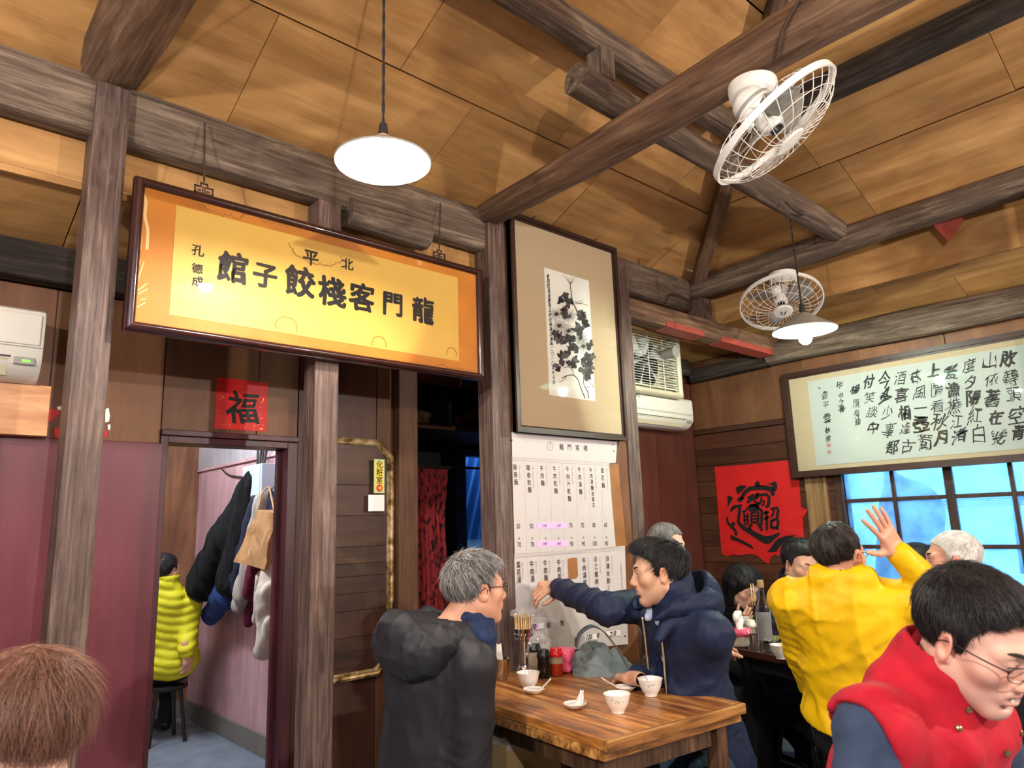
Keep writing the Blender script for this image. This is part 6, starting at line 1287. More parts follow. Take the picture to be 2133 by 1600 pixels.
# --- grey-haired man in the black parka, back to us, at the wooden table
A = Body('man with tousled grey hair and glasses in a black hooded parka at the wooden table', atd(880, 1690, 2.40), atd(905, 1335, 2.46), cam_dir(0.62, 0, -0.75), atd(992, 1224, 2.50), cam_dir(0.86, -0.08, -0.42), sw=0.19)
A.hand('R', atd(1050, 1690, 2.50), cam_dir(-0.3, -1, 0.4), None, None, elbow=atd(978, 1610, 2.30)); A.hand('L', atd(960, 1580, 2.75), cam_dir(-0.6, -1, 0), None, None)
A.body((214, 160, 132), 0.0032)
def parka_extra(F, s):
    F.cone(s.w(-0.10, -0.03, 0.03), s.w(0.10, -0.03, 0.03), 0.06, 0.06, k=0.05)
    F.cone(s.w(0.09, 0.04, 0.035), s.w(0.07, 0.15, 0.03), 0.034, 0.022, k=0.03); F.cone(s.w(-0.09, 0.04, 0.035), s.w(-0.06, 0.15, 0.03), 0.034, 0.022, k=0.03)
def hood(s, mat, sx=1.0, back=0.0, seed=3, h=0.0085):
    """hood lying on the back, open towards the neck"""
    F = Field(s.w(0, -0.08, 0.02) - 0.3, s.w(0, -0.08, 0.02) + 0.3, h)
    F.ell(s.w(0, -0.125 - back, 0.0), (0.150 * sx, 0.085, 0.105), s.T, k=0); F.ell(s.w(-0.02, -0.15 - back, 0.055), (0.085 * sx, 0.055, 0.065), s.T, k=0.03)
    for q in (-1, 1): F.cone(s.w(q * 0.125 * sx, -0.09 - back, 0.03), s.w(q * 0.105 * sx, 0.06, 0.055), 0.05, 0.034, k=0.03); F.cone(s.w(q * 0.105 * sx, 0.06, 0.055), s.w(q * 0.065, 0.135, 0.045), 0.034, 0.022, k=0.02)
    F.ell(s.w(0, -0.055, 0.095), (0.088, 0.085, 0.085), s.T, k=0.015, op='sub'); F.cone(s.w(0, 0.0, 0.06), s.w(0, 0.16, 0.10), 0.072, 0.085, k=0.01, op='sub'); F.ell(s.w(0, -0.10, -0.11), (0.20, 0.045, 0.06), s.T, k=0.01, op='sub') if False else None
    F.disp(creases(seed, 0.008, 30, s)); F.disp(creases(seed + 1, 0.004, 60, s)); V, Fc = F.mesh(1); return meshobj('hood', V, Fc, mat, s.root)
A.jacket('parka_black', 'parka', 0.0095, 1.06, 1.12, 11, 0.0050, 16, 0.10, 0.0, parka_extra, neckhole=0.070, belly=1.1); hood(A, 'parka_black')
F = Field(A.neck - 0.14, A.neck + 0.14, 0.008); F.cone(A.hc + A.HR @ np.array([0, -0.005, -0.17]), A.hc + A.HR @ np.array([0, -0.014, -0.108]), 0.076, 0.064, k=0); F.disp(wobble(4, 0.006, 55, 7, (1, 1, 1), True)); V, Fc = F.mesh(1); meshobj('scarf', V, Fc, 'scarf_navy', A.root)
hair(A.root, A.hc, A.HR, 1.0, 'short', (46, 44, 44), (196, 192, 188), 0.42, 2600, 0.045, 21, 0.009, 0.004, 0.0012); eyes(A.root, A.hc, A.HR, 1.0); A.glasses(); A.trousers('cloth_black')
# --- man in the navy jacket, reaching for the menu
B = Body('black-haired man in a navy hooded jacket reaching out to the menu', atd(1468, 1555, 2.88), atd(1408, 1268, 2.82), cam_dir(-0.86, 0, 0.42), atd(1372, 1190, 2.80), cam_dir(-0.98, -0.15, -0.03), sw=0.19, size=1.02)
wr = onY(1158, 1222, 2.50); tip = onY(1100, 1218, 2.50)
B.hand('R', wr, (0, 0, -1), unit(tip - wr) + np.array([0, 0, -0.1]), cam_dir(0.0, 0.85, 0.5), PINCH, 0.30, 0.27, (0.25, 0.6), pinch=True, scale=1.05, elbow=atd(1262, 1268, 2.83))
wl = onZ(1318, 1412, 0.795); B.hand('L', wl, cam_dir(0.5, -0.8, 0.6), onZ(1282, 1404, 0.78) - wl, (0, 0, 1), REST, scale=1.05, elbow=atd(1478, 1415, 2.98))
B.body((206, 160, 130), 0.0030, jaw=1.08)
def navy_extra(F, s):
    for q in (-1, 1): F.cone(s.w(q * 0.085, -0.01, 0.06), s.w(q * 0.075, 0.11, 0.0), 0.034, 0.026, k=0.03)
    F.cone(s.w(-0.075, 0.10, 0.0), s.w(-0.09, 0.17, -0.03), 0.032, 0.022, k=0.02)
    F.cone(s.w(0.0, 0.16, 0.03), s.w(0.0, 0.165, -0.55), 0.042, 0.05, k=0.012, op='sub')
B.jacket('jacket_navy', 'jacket', 0.0095, 1.08, 1.12, 23, 0.0055, 20, 0.16, 0.055, navy_extra, neckhole=0.061, cr=0.087); hood(B, 'jacket_navy', 0.9, -0.02, 13)
F = Field(np.minimum(B.pel, B.che) - 0.25, np.maximum(B.pel, B.neck) + 0.25, 0.012); F.ell(B.che - B.up * 0.13, (0.165, 0.117, 0.18), B.T, k=0); F.ell(B.pel + B.up * 0.13, (0.16, 0.135, 0.2), B.T, k=0.05); F.cone(B.che, B.neck + B.up * 0.03, 0.078, 0.069, k=0.03); F.cone(B.w(-0.05, 0.05, 0.05), B.w(-0.03, 0.115, 0.0), 0.02, 0.014, k=0.015); F.cone(B.w(0.05, 0.05, 0.05), B.w(0.03, 0.115, 0.0), 0.02, 0.014, k=0.015)
F.cone(B.neck - B.up * 0.0, B.neck + B.up * 0.14, 0.060, 0.064, k=0.005, op='sub'); F.disp(wobble(2, 0.003, 40, 7)); V, Fc = F.mesh(1); meshobj('shirt', V, Fc, 'shirt_blue', B.root)
for q in (-1, 1):
    zp = [B.w(q * 0.052, 0.128, 0.0), B.w(q * 0.055, 0.135, -0.1), B.w(q * 0.052, 0.155, -0.25), B.w(q * 0.05, 0.165, -0.40)]; obj('zip', *tubem(smooth_path(zp, 20), 0.0042, 6), 'zip_brass', B.root, True)
hair(B.root, B.hc, B.HR, 1.02, 'tall', (16, 15, 16), (52, 50, 50), 0, 2200, 0.042, 31, 0.012, 0.004, 0.0012, swirl=(0.0, -0.08, 0.07)); eyes(B.root, B.hc, B.HR, 1.02, (0, -0.1), 0.8); B.trousers('jeans', 0.40, kf=cam_dir(-0.55, 0, 0.7))
# --- man behind him, only forehead and hair show
C_ = Body('man with thinning grey hair half hidden behind the navy jacket', atd(1420, 1400, 4.2), atd(1412, 1225, 4.15), cam_dir(0.8, 0, 0.4), atd(1390, 1134, 4.05), cam_dir(0.80, -0.10, 0.55), sw=0.18)
wq = onZ(1498, 1352, 0.79); C_.hand('L', wq, cam_dir(0, -1, 0.4), onZ(1535, 1342, 0.78) - wq, (0, 0, 1), REST, h=0.0042); C_.hand('R', atd(1440, 1340, 3.9), cam_dir(0, -1, 0), None, None)
C_.body((216, 170, 146), 0.0042); C_.jacket('cloth_black', 'jacket', 0.014, 1.0, 1.0, 5); hair(C_.root, C_.hc, C_.HR, 1.0, 'crop', (84, 82, 80), (176, 172, 168), 0.4, 700, 0.03, 41, 0.004, 0.005); eyes(C_.root, C_.hc, C_.HR, 1.0); C_.trousers('cloth_black')
# --- woman eating with chopsticks
D = Body('woman with a black bob eating with chopsticks by the red poster', atd(1530, 1450, 4.45), atd(1532, 1305, 4.35), cam_dir(0.30, 0, 0.95), atd(1551, 1222, 4.25), cam_dir(0.36, -0.26, 0.88), sw=0.165, size=0.97)
wd = atd(1540, 1300, 4.02); D.hand('R', wd, cam_dir(-0.8, -1, 0.3), atd(1566, 1278, 3.98) - wd, cam_dir(-0.3, -0.2, 0.9), GRIP, h=0.0042, scale=0.86); D.hand('L', atd(1590, 1330, 4.1), cam_dir(0.8, -1, 0.2), None, None)
D.body((226, 176, 150), 0.0040, kind='f', fat=1.04); D.jacket('cloth_black', 'jacket', 0.012, 0.95, 0.95, 7, 0.004); hair(D.root, D.hc, D.HR, 1.0, 'bob', (12, 11, 12), (40, 36, 36), 0, 1100, 0.07, 51, 0.004, 0.005); eyes(D.root, D.hc, D.HR, 1.0, (0, -0.2), 0.45, brow_w=0.7); D.trousers('cloth_black')
for k in range(2):
    o = obj('chopstick', *tubem([atd(1563.5 + k * 5, 1216, 4.00), atd(1568 + k * 5, 1262, 3.94)], [0.0026, 0.0034], 6), 'chopstick_wood' if 'chopstick_wood' in MATS else plain('chopstick_wood', srgb(226, 190, 130), 0.5), None, True); tag(o, 'chopstick held by the woman with the black bob', 'chopstick', 'chopsticks in the eating woman\'s hand')
# --- man in the dark puffer beside her
E_ = Body('dark-haired man in a navy quilted jacket and checked shirt beside the red poster', atd(1665, 1450, 4.05), atd(1662, 1262, 3.98), cam_dir(0.35, 0, 0.95), atd(1667, 1172, 3.92), cam_dir(0.28, -0.14, 0.94), sw=0.19)
E_.hand('R', atd(1650, 1345, 3.6), cam_dir(-0.6, -1, 0), None, None); E_.hand('L', atd(1720, 1345, 3.6), cam_dir(0.6, -1, 0), None, None)
quilt = lambda amp, pitch: (lambda P, s: -amp * (np.abs(np.sin(PI * ((P - s.pel) @ s.up + 0.02 * np.sin((P - s.pel) @ s.right * 14)) / pitch)) ** 0.6 - 0.5))
E_.body((212, 166, 138), 0.0040); E_.jacket('puffer_navy', 'quilted_jacket', 0.011, 1.1, 1.1, 9, 0.002, quilt=quilt(0.012, 0.055)); hair(E_.root, E_.hc, E_.HR, 1.0, 'short', (14, 13, 14), (44, 42, 42), 0, 1000, 0.035, 61, 0.006, 0.005); eyes(E_.root, E_.hc, E_.HR, 1.0, (-0.1, 0)); E_.trousers('cloth_black')
F = Field(E_.neck - 0.1, E_.neck + 0.1, 0.008); F.cone(E_.neck - E_.up * 0.05 + E_.fwd * 0.01, E_.neck + E_.up * 0.025, 0.072, 0.064, k=0); V, Fc = F.mesh(1); meshobj('shirt_collar', V, Fc, 'shirt_tan', E_.root)
# --- man in the yellow jacket, back to us, one hand raised
Yl = Body('man in a bright yellow jacket with his back turned and one hand raised', atd(1795, 1520, 2.78), atd(1762, 1228, 2.72), cam_dir(0.40, 0, -0.92), atd(1748, 1154, 2.80), cam_dir(0.84, -0.08, -0.54), sw=0.20, size=1.03)
wy = atd(1869, 1148, 2.62); Yl.hand('R', wy, cam_dir(1, -0.25, 0.2), atd(1828, 1080, 2.60) - wy, cam_dir(0.35, 0.2, 0.9), OPEN, 0.27, 0.25, (0.75, 0.15), 0.16, scale=1.05, elbow=atd(1952, 1238, 2.60))
Yl.hand('L', atd(1690, 1440, 3.0), cam_dir(-0.9, -0.5, 0.6), None, None)
Yl.body((214, 162, 134), 0.0032)
def yel_extra(F, s):
    F.cone(s.w(-0.075, -0.03, 0.065), s.w(0.075, -0.03, 0.065), 0.045, 0.045, k=0.03); F.cone(s.neck - s.up * 0.03, s.neck + s.up * 0.012, 0.078, 0.074, k=0.02)
Yl.jacket('jacket_yellow', 'jacket', 0.0092, 1.12, 1.10, 33, 0.0060, 18, -0.02, 0.02, yel_extra, neckhole=0.068, cr=0.085, hem=lambda P: -(((P - Yl.pel) @ Yl.up) - 0.055))
F = Field(Yl.pel - 0.3, Yl.pel + 0.3, 0.011); F.ell(Yl.pel + Yl.up * 0.075, (0.20, 0.165, 0.045), Yl.T, k=0); F.disp(wobble(3, 0.005, 60, 8, (1, 1, .3), True)); V, Fc = F.mesh(1); meshobj('hem_band', V, Fc, 'jacket_yellow', Yl.root)
hair(Yl.root, Yl.hc, Yl.HR, 1.03, 'crop', (30, 26, 25), (108, 100, 96), 0.16, 1700, 0.028, 71, 0.003, 0.004, 0.0010, swirl=(-0.01, -0.06, 0.10)); eyes(Yl.root, Yl.hc, Yl.HR, 1.03); Yl.glasses(); Yl.trousers('cloth_black')
# --- white-haired man facing left
G = Body('white-haired man in a black top in profile in front of the window', atd(2040, 1480, 3.35), atd(2035, 1262, 3.30), cam_dir(-0.75, 0, 0.35), atd(1983, 1165, 3.20), cam_dir(-0.88, -0.12, -0.40), sw=0.19, size=1.04)
G.hand('R', atd(1930, 1340, 3.3), cam_dir(-0.3, -1, 0), None, None); G.hand('L', atd(1960, 1350, 3.0), cam_dir(0, -1, 0.4), None, None)
G.body((204, 150, 126), 0.0036, old=1.0, fat=1.04); G.jacket('cloth_black', 'sweater', 0.012, 1.05, 1.05, 15, 0.005, neckhole=0.07); hair(G.root, G.hc, G.HR, 1.04, 'crop', (150, 146, 142), (236, 232, 228), 0.8, 1800, 0.022, 81, 0.003, 0.004, 0.0009); eyes(G.root, G.hc, G.HR, 1.04, brow=(150, 145, 140)); G.trousers('cloth_black')
# --- woman behind him
H_ = Body('dark-haired woman half hidden behind the white-haired man', atd(1935, 1430, 3.85), atd(1930, 1268, 3.85), cam_dir(-0.2, 0, 0.95), atd(1917, 1182, 3.78), cam_dir(0.10, -0.2, 0.97), sw=0.165, size=0.97)
H_.hand('R', atd(1890, 1340, 3.9), cam_dir(-0.6, -1, 0), None, None); H_.hand('L', atd(1960, 1340, 3.9), cam_dir(0.6, -1, 0), None, None)
H_.body((220, 172, 146), 0.0042, kind='f'); H_.jacket('blouse_pale', 'blouse', 0.014, 0.95, 0.95, 17, 0.004); hair(H_.root, H_.hc, H_.HR, 1.0, 'bun', (14, 12, 12), (44, 38, 36), 0, 700, 0.06, 91, 0.003, 0.005); eyes(H_.root, H_.hc, H_.HR, 1.0, brow_w=0.7); H_.trousers('cloth_black')
# --- man in the red vest, close to the camera
_f = cam_dir(0.50, 0, 0.86); _u = unit(cam_dir(0.16, 0.97, 0.14)); _c = atd(1938, 1492, 1.36)
Rv = Body('man with glasses in a red snap-front vest over a slate sweater', _c - _u * 0.52, _c, _f, atd(2032, 1326, 1.30), cam_dir(0.42, -0.30, 0.86), sw=0.185, roll=0.05, size=0.97); Rv.sh['R'] = Rv.sh['R'] + _u * 0.05
Rv.hand('R', atd(2150, 1900, 1.0), cam_dir(-0.9, -0.6, 0.4), None, None, elbow=atd(1770, 1830, 1.15)); Rv.hand('L', atd(2350, 1860, 1.3), cam_dir(0.6, -1, -0.4), None, None)
Rv.body((222, 172, 152), 0.0021, jaw=1.05, fat=1.04, mouth=0.5)
def vest_extra(F, s):
    for q in (-1, 1): F.cone(s.w(q * 0.075, -0.02, 0.055), s.w(q * 0.055, 0.095, 0.0), 0.034, 0.028, k=0.03)
    F.cone(s.w(-0.07, -0.055, 0.05), s.w(0.07, -0.055, 0.05), 0.038, 0.038, k=0.04)
    for q in (-1, 1): F.ell(s.sh['R' if q > 0 else 'L'] - s.up * 0.155 + s.right * q * 0.06, (0.08, 0.09, 0.16), s.T, k=0.012, op='sub')
    F.cone(s.w(-0.012, 0.155, -0.02), s.w(-0.02, 0.17, -0.5), 0.022, 0.03, k=0.01, op='sub')
Rv.jacket('vest_red', 'vest', 0.0066, 1.06, 1.2, 43, 0.0035, 26, 0.04, 0.030, vest_extra, arms=False, neckhole=0.069, cr=0.094)
Rv.jacket('sweater_slate', 'sweater', 0.0085, 0.95, 1.02, 45, 0.003, 22, 0.0, 0.0, None, neckhole=0.064)
from mathutils.bvhtree import BVHTree
_vm = [o for o in Rv.root.children if o.name.startswith('vest')][0].data; _lo = np.array(abs_loc(Rv.root))
_bvh = BVHTree.FromPolygons([tuple(np.array(v.co) + _lo) for v in _vm.vertices], [tuple(p.vertices) for p in _vm.polygons])
for u, v in ((2017, 1478), (1996, 1517), (2126, 1527), (2097, 1568)):
    d = unit(ray(u, v)); hit, nr_, _, _ = _bvh.ray_cast(Vector(C0), Vector(d))
    if hit is not None:
        d = np.array(nr_); B3 = np.stack([*frame_of(d), d], 1); mb = MB(); mb.lathe([(0.0062, -0.003), (0.0062, 0.003), (0.004, 0.0045), (0.0, 0.0048)], np.array(hit), 14, B3); mb.build('snap_button', 'metal_snap', Rv.root, True, 40)
hair(Rv.root, Rv.hc, Rv.HR, 0.96, 'short', (18, 16, 17), (60, 54, 54), 0, 6500, 0.030, 101, 0.006, 0.0032, 0.0007); eyes(Rv.root, Rv.hc, Rv.HR, 1.0, (0.0, -0.2), 0.7); Rv.glasses(); Rv.trousers('cloth_black', 0.4)
for k in range(4):
    c = Rv.hc + Rv.HR @ np.array([-0.009 + k * 0.006, 0.0915, -0.0622]); B3 = Rv.HR; v, f = boxm((-.0027, -.002, -.0045), (.0027, .002, .003), 0.001); obj('tooth', c + v @ B3.T, f, 'tooth', Rv.root, True)
# --- woman with brown hair at the front, seen from behind her shoulder
J_ = Body('woman with short straight brown hair in front of the purple wall', atd(20, 2220, 1.35), atd(84, 1800, 1.33), cam_dir(-0.9, 0, -0.3), atd(46, 1506, 1.30), cam_dir(-0.93, -0.12, -0.33), sw=0.17)
J_.hand('R', atd(-150, 1950, 1.1), cam_dir(-0.5, -1, 0.3), None, None); J_.hand('L', atd(-150, 1950, 1.5), cam_dir(-0.5, -1, -0.3), None, None)
J_.body((236, 190, 172), 0.0026, kind='f'); J_.jacket('blouse_pale', 'blouse', 0.011, 0.95, 0.95, 19, 0.003, collar=0, neckhole=0.075)
hair(J_.root, J_.hc, J_.HR, 1.0, 'bob' if False else 'short', (80, 50, 40), (176, 128, 106), 0.36, 9000, 0.085, 111, 0.002, 0.0034, 0.0006, swirl=(0.0, -0.03, 0.12)); eyes(J_.root, J_.hc, J_.HR, 1.0); J_.trousers('cloth_black', 0.4)
# --- person in the lime puffer in the hall
K_ = Body('person in a lime quilted hooded jacket sitting with their back turned in the hall', atd(346, 1388, 5.05), atd(350, 1242, 5.05), cam_dir(-0.15, 0, -0.98), atd(346, 1187, 5.02), cam_dir(0.25, -0.1, -0.95), sw=0.15, size=0.93)
K_.hand('R', atd(388, 1358, 4.9), cam_dir(0.9, -0.6, 0.2), atd(392, 1385, 4.9) - atd(388, 1358, 4.9), cam_dir(0.8, 0, 0.3), REST, h=0.0048, elbow=atd(391, 1312, 5.02)); K_.hand('L', atd(310, 1345, 4.9), cam_dir(-0.9, -0.6, 0), None, None)
K_.body((214, 166, 140), 0.0046)
K_.jacket('puffer_lime', 'puffer_jacket', 0.012, 1.12, 1.15, 29, 0.002, long=0.0, quilt=quilt(0.016, 0.058), extra=lambda F, s: (F.ell(s.w(0, -0.10, -0.02), (0.125, 0.05, 0.085), s.T, k=0.03), F.cone(s.w(-0.08, -0.06, 0.04), s.w(0.08, -0.06, 0.04), 0.045, 0.045, k=0.03)))
hair(K_.root, K_.hc, K_.HR, 1.0, 'crop', (14, 13, 15), (54, 54, 60), 0, 600, 0.03, 121, 0.004, 0.005); K_.trousers('cloth_black', 0.28, kf=(-0.1, 1, 0))
# ------------------------------------------------------------------ wooden table
wood('table_wood', srgb(96, 52, 22), srgb(176, 112, 52), srgb(236, 186, 108), 'y', 1.2, 0.30, 0.35, 12, worn=srgb(58, 32, 18), wornf=0.8, spec=0.55, rnd=0.28)
wood('table_edge', srgb(78, 46, 22), srgb(156, 104, 52), srgb(216, 164, 92), 'x', 1.4, 0.4, 0.4, 14, worn=srgb(40, 26, 16), wornf=0.8, rnd=0.1)
wood('table_leg', srgb(44, 28, 20), srgb(84, 58, 40), srgb(118, 84, 56), 'z', 1.3, 0.5, 0.4, 14, worn=srgb(150, 110, 66), wornf=0.4)
wood('dark_table', srgb(40, 18, 13), srgb(62, 30, 22), srgb(82, 44, 32), 'y', 1.0, 0.25, 0.1, 10, spec=0.6)
def rotM(o, ang): M = np.eye(4); M[:3, :3] = rot_to(ang); M[:3, 3] = o; return M
def tablemake(o, ang, wx, wy, ztop, label, planks, mats, apron=True, leg=0.055, inset=0.06, th=0.032, over=0.0, edge=True):
    """o: world corner; local x width, y length"""
    t = thing('dining_table', label, 'table', (o[0], o[1], 0)); t.rotation_euler = (0, 0, ang)
    def L(name, a, b2, mat, bev=0.003):
        v, f = boxm(a, b2, bev); return obj(name, v, f, mat, t, local=True)
    xs = np.linspace(0, wx, planks + 1); rs = np.random.RandomState(3)
    for i in range(planks): L('plank', (xs[i] + 0.0006, 0.0, ztop - th), (xs[i + 1] - 0.0006, wy, ztop - rs.rand() * 0.0012), mats[0], 0.002)
    if edge:
        L('edge_strip', (0.0, -0.022, ztop - th - 0.004), (wx, -0.0005, ztop - 0.0005), mats[1], 0.004)
        L('under_batten', (0.004, 0.0, ztop - th - 0.034), (wx - 0.004, 0.03, ztop - th - 0.001), mats[1], 0.004); L('under_batten', (-0.0, 0.032, ztop - th - 0.034), (0.03, wy, ztop - th - 0.001), mats[1], 0.004); L('under_batten', (wx - 0.03, 0.032, ztop - th - 0.034), (wx, wy, ztop - th - 0.001), mats[1], 0.004)
    za = ztop - th - (0.035 if edge else 0.001)
    if apron:
        L('apron', (inset, inset, za - 0.075), (wx - inset, inset + 0.022, za), mats[2]); L('apron', (inset, wy - inset - 0.022, za - 0.075), (wx - inset, wy - inset, za), mats[2]); L('apron', (inset, inset + 0.023, za - 0.075), (inset + 0.022, wy - inset - 0.023, za), mats[2]); L('apron', (wx - inset - 0.022, inset + 0.023, za - 0.075), (wx - inset, wy - inset - 0.023, za), mats[2])
    for x in (inset - 0.02, wx - inset - leg + 0.02):
        for y in (inset - 0.02, wy - inset - leg + 0.02): L('leg', (x, y, 0), (x + leg, y + leg, za - 0.0005), mats[2], 0.004)
    return t
TA = -0.098; TO = np.array([1.753, 1.578, 0]); ZT = 0.75
tablemake(TO, TA, 0.68, 1.035, ZT, 'rustic plank table with worn golden top set with bowls and spoons', 7, ('table_wood', 'table_edge', 'table_leg'))
tablemake((3.17, 1.40, 0), -0.30, 0.62, 0.80, 0.75, 'dark red-brown table with the clear liquor bottle on it', 3, ('dark_table', 'dark_table', 'cloth_black'), edge=False)
# ------------------------------------------------------------------ crockery
plain('porcelain', srgb(236, 232, 224), 0.12, spec=0.6, coat=0.4); plain('decal', srgb(150, 156, 140), 0.4); plain('clear_plastic', srgb(236, 230, 230), 0.15, spec=0.6)
def bowl(p, label, r=0.048, h=0.062, decal=True, group=None):
    t = thing('soup_bowl', label, 'bowl', p, group); x, y, z = p
    prof = [(0.0, 0.006), (0.020, 0.005), (0.021, 0.0), (0.024, 0.0), (0.0245, 0.008), (0.033, 0.018), (0.040, 0.034), (r - 0.004, 0.050), (r, h), (r - 0.0018, h + 0.0008), (r - 0.006, 0.050), (0.037, 0.034), (0.029, 0.019), (0.0, 0.012)]
    mb = MB(); mb.lathe(prof, p, 40); o = mb.build('bowl_body', 'porcelain', t, True, 60)
    if decal:
        dm = MB(); rs = np.random.RandomState(int(x * 100)); toc = math.atan2(-y, -x)
        for k in range(10):
            a = toc + rs.normal(0, 0.5); zz = rs.uniform(0.036, 0.05); rr_ = np.interp(zz, [0.034, 0.050], [0.040, r - 0.004]) + 0.0006
            q = [[x + rr_ * math.cos(a + da), y + rr_ * math.sin(a + da), z + zz + dz_] for da, dz_ in ((-.05, 0), (0, -.002), (.06, .001), (0, .003))]; dm.add(q, [[0, 1, 2, 3]])
        tag(dm.build('leaf_decal', 'decal', o), kind='stuff')
def saucer(p, label, r=0.043):
    mb = MB(); mb.lathe([(0.0, 0.004), (0.020, 0.0035), (0.021, 0.0), (0.024, 0.0), (0.030, 0.004), (r, 0.016), (r - 0.001, 0.0175), (0.029, 0.0075), (0.0, 0.0065)], p, 40); o = mb.build('saucer', 'porcelain', None, True, 60); tag(o, label, 'saucer')
def spoon(p, q, label):
    """Chinese soup spoon: bowl at p, handle rising towards q"""
    p = np.asarray(p, float); q = np.asarray(q, float); d = q - p; d[2] = 0; L = np.linalg.norm(d); x = d / L; y = np.array([-x[1], x[0], 0]); hz = q[2] - p[2]
    n, m_ = 18, 7; V = []
    for i in range(n):
        s = i / (n - 1); u = -0.028 + s * (L + 0.028)
        if u < 0.032: w = 0.021 * math.sqrt(max(0.02, 1 - ((u - 0.002) / 0.034) ** 2)); zc = 0.0; dp = 0.011 * math.sqrt(max(0, 1 - ((u - 0.002) / 0.034) ** 2))
        else: w = 0.008 - 0.001 * s; zc = 0.0; dp = 0.004
        w = max(w, 0.0075 if u > 0.02 else 0.004); rise = hz * max(0, (u - 0.02) / (L - 0.02)) ** 1.15
        for j in range(m_): v = -1 + 2 * j / (m_ - 1); V.append(p + x * u + y * w * v + np.array([0, 0, 0.012 + rise - dp * (1 - v * v)]))
    o = obj('soup_spoon', V, [[i * m_ + j, i * m_ + j + 1, (i + 1) * m_ + j + 1, (i + 1) * m_ + j] for i in range(n - 1) for j in range(m_ - 1)], 'porcelain', None, True); sm = o.modifiers.new('s', 'SOLIDIFY'); sm.thickness = 0.0035; sm.offset = 1; tag(o, label, 'spoon'); return o
zt_ = ZT + 0.0005
P_ = lambda u, v: onZ(u, v, zt_)
bowl(P_(1101, 1434), 'plain white soup bowl beside the condiment jars', decal=False)
bowl(P_(1287, 1484), 'white soup bowl with faint leaf decals standing alone near the table corner')
bowl(P_(1356, 1449), 'cream soup bowl with faint leaf decals beside the navy sleeve')
for (u, v), (su, sv), lb1, lb2 in (((1112, 1444), (1147, 1419), 'small white saucer in front of the plain bowl', 'white soup spoon leaning to the jars beside the plain bowl'), ((1198, 1475), (1212, 1444), 'small white saucer alone in the middle of the table', 'white soup spoon standing up from the middle saucer'), ((1303, 1439), (1254, 1418), 'small white saucer beside the cream bowl', 'white soup spoon lying towards the grey backpack')):
    p = P_(u, v); saucer(p, lb1); q = onZ(su, sv, ZT + 0.045); spoon(p + np.array([0, 0, 0.002]), q, lb2)
# steel cup with a spoon
p = P_(1047, 1414); t = thing('steel_cup', 'brushed steel cup at the corner of the table by the post', 'cup', p)
mb = MB(); mb.lathe([(0.0, 0.0), (0.034, 0.0), (0.036, 0.003), (0.036, 0.082), (0.0375, 0.085), (0.0345, 0.084), (0.034, 0.006), (0.0, 0.005)], p, 36); mb.build('cup_body', 'steel', t, True, 50)
o = spoon(p + np.array([0.0, 0, 0.012]), p + np.array([0.01, 0.03, 0.13]), 'white spoon standing in the steel cup'); 
# chopstick holder and chopsticks
p = P_(1090, 1394); p[1] = min(p[1], 2.555); hd = thing('chopstick_holder', 'tall embossed steel chopstick holder at the wall end of the table', 'holder', p)
mb = MB(); mb.lathe([(0.0, 0.001), (0.043, 0.0), (0.044, 0.004), (0.036, 0.012), (0.034, 0.03), (0.037, 0.12), (0.043, 0.178), (0.0445, 0.18), (0.0415, 0.178), (0.035, 0.12), (0.032, 0.03), (0.0, 0.02)], p, 40); mb.build('holder_body', 'steel', hd, True, 50)
mb = MB()
for k in range(14):
    a = 2 * PI * k / 14
    for zz in (0.135, 0.155): rr_ = 0.0385 + (zz - 0.12) * 0.09; c = p + np.array([rr_ * math.cos(a + zz * 30), rr_ * math.sin(a + zz * 30), zz]); v, f = tubem([c + np.array([0, 0, -.006]), c, c + np.array([0, 0, .006])], [.001, .003, .001], 5); mb.add(v, f)
tag(mb.build('embossing', 'steel', hd, True), kind='stuff')
rs = np.random.RandomState(5); n_ch = 34
for k in range(n_ch):
    a = 2 * PI * k * 0.618; r0 = 0.028 * math.sqrt((k + 0.5) / n_ch); r1 = r0 * 1.3 + 0.002; top = 0.235 + rs.rand() * 0.014
    o = obj('wrapped_chopstick', *tubem([p + np.array([r0 * math.cos(a), r0 * math.sin(a), 0.022]), p + np.array([r1 * math.cos(a), r1 * math.sin(a), top])], 0.0031, 5), 'chopstick_wood', None, True); tag(o, 'pale wooden chopstick standing in the steel holder', 'chopstick', 'chopsticks in the steel holder')
m, nt, b = newmat('clear_wrap'); tp = N(nt, 'ShaderNodeBsdfTransparent'); gl = N(nt, 'ShaderNodeBsdfGlossy'); gl.inputs['Roughness'].default_value = 0.12; df = N(nt, 'ShaderNodeBsdfDiffuse'); df.inputs[0].default_value = (0.9, 0.9, 0.9, 1)
m1 = N(nt, 'ShaderNodeMixShader'); m1.inputs[0].default_value = 0.5; m2 = N(nt, 'ShaderNodeMixShader'); m2.inputs[0].default_value = 0.30
nt.links.new(gl.outputs[0], m1.inputs[1]); nt.links.new(df.outputs[0], m1.inputs[2]); nt.links.new(tp.outputs[0], m2.inputs[1]); nt.links.new(m1.outputs[0], m2.inputs[2]); nt.links.new(m2.outputs[0], nt.nodes['Material Output'].inputs['Surface'])
F = Field(p + np.array([-.08, -.08, .2]), p + np.array([.08, .08, .3]), 0.004); F.ell(p + np.array([0, 0, .247]), (.05, .05, .018), None, k=0); F.disp(wobble(6, 0.006, 160, 9, (1, 1, 1), True)); V, Fc = F.mesh(0); o = meshobj('wrapper_tops', V, Fc, 'clear_wrap'); tag(o, 'crinkled clear wrappers on top of the chopstick bundle', 'wrapper'); o['kind'] = 'stuff'; o.data.polygons.foreach_set('use_smooth', [False] * len(o.data.polygons))
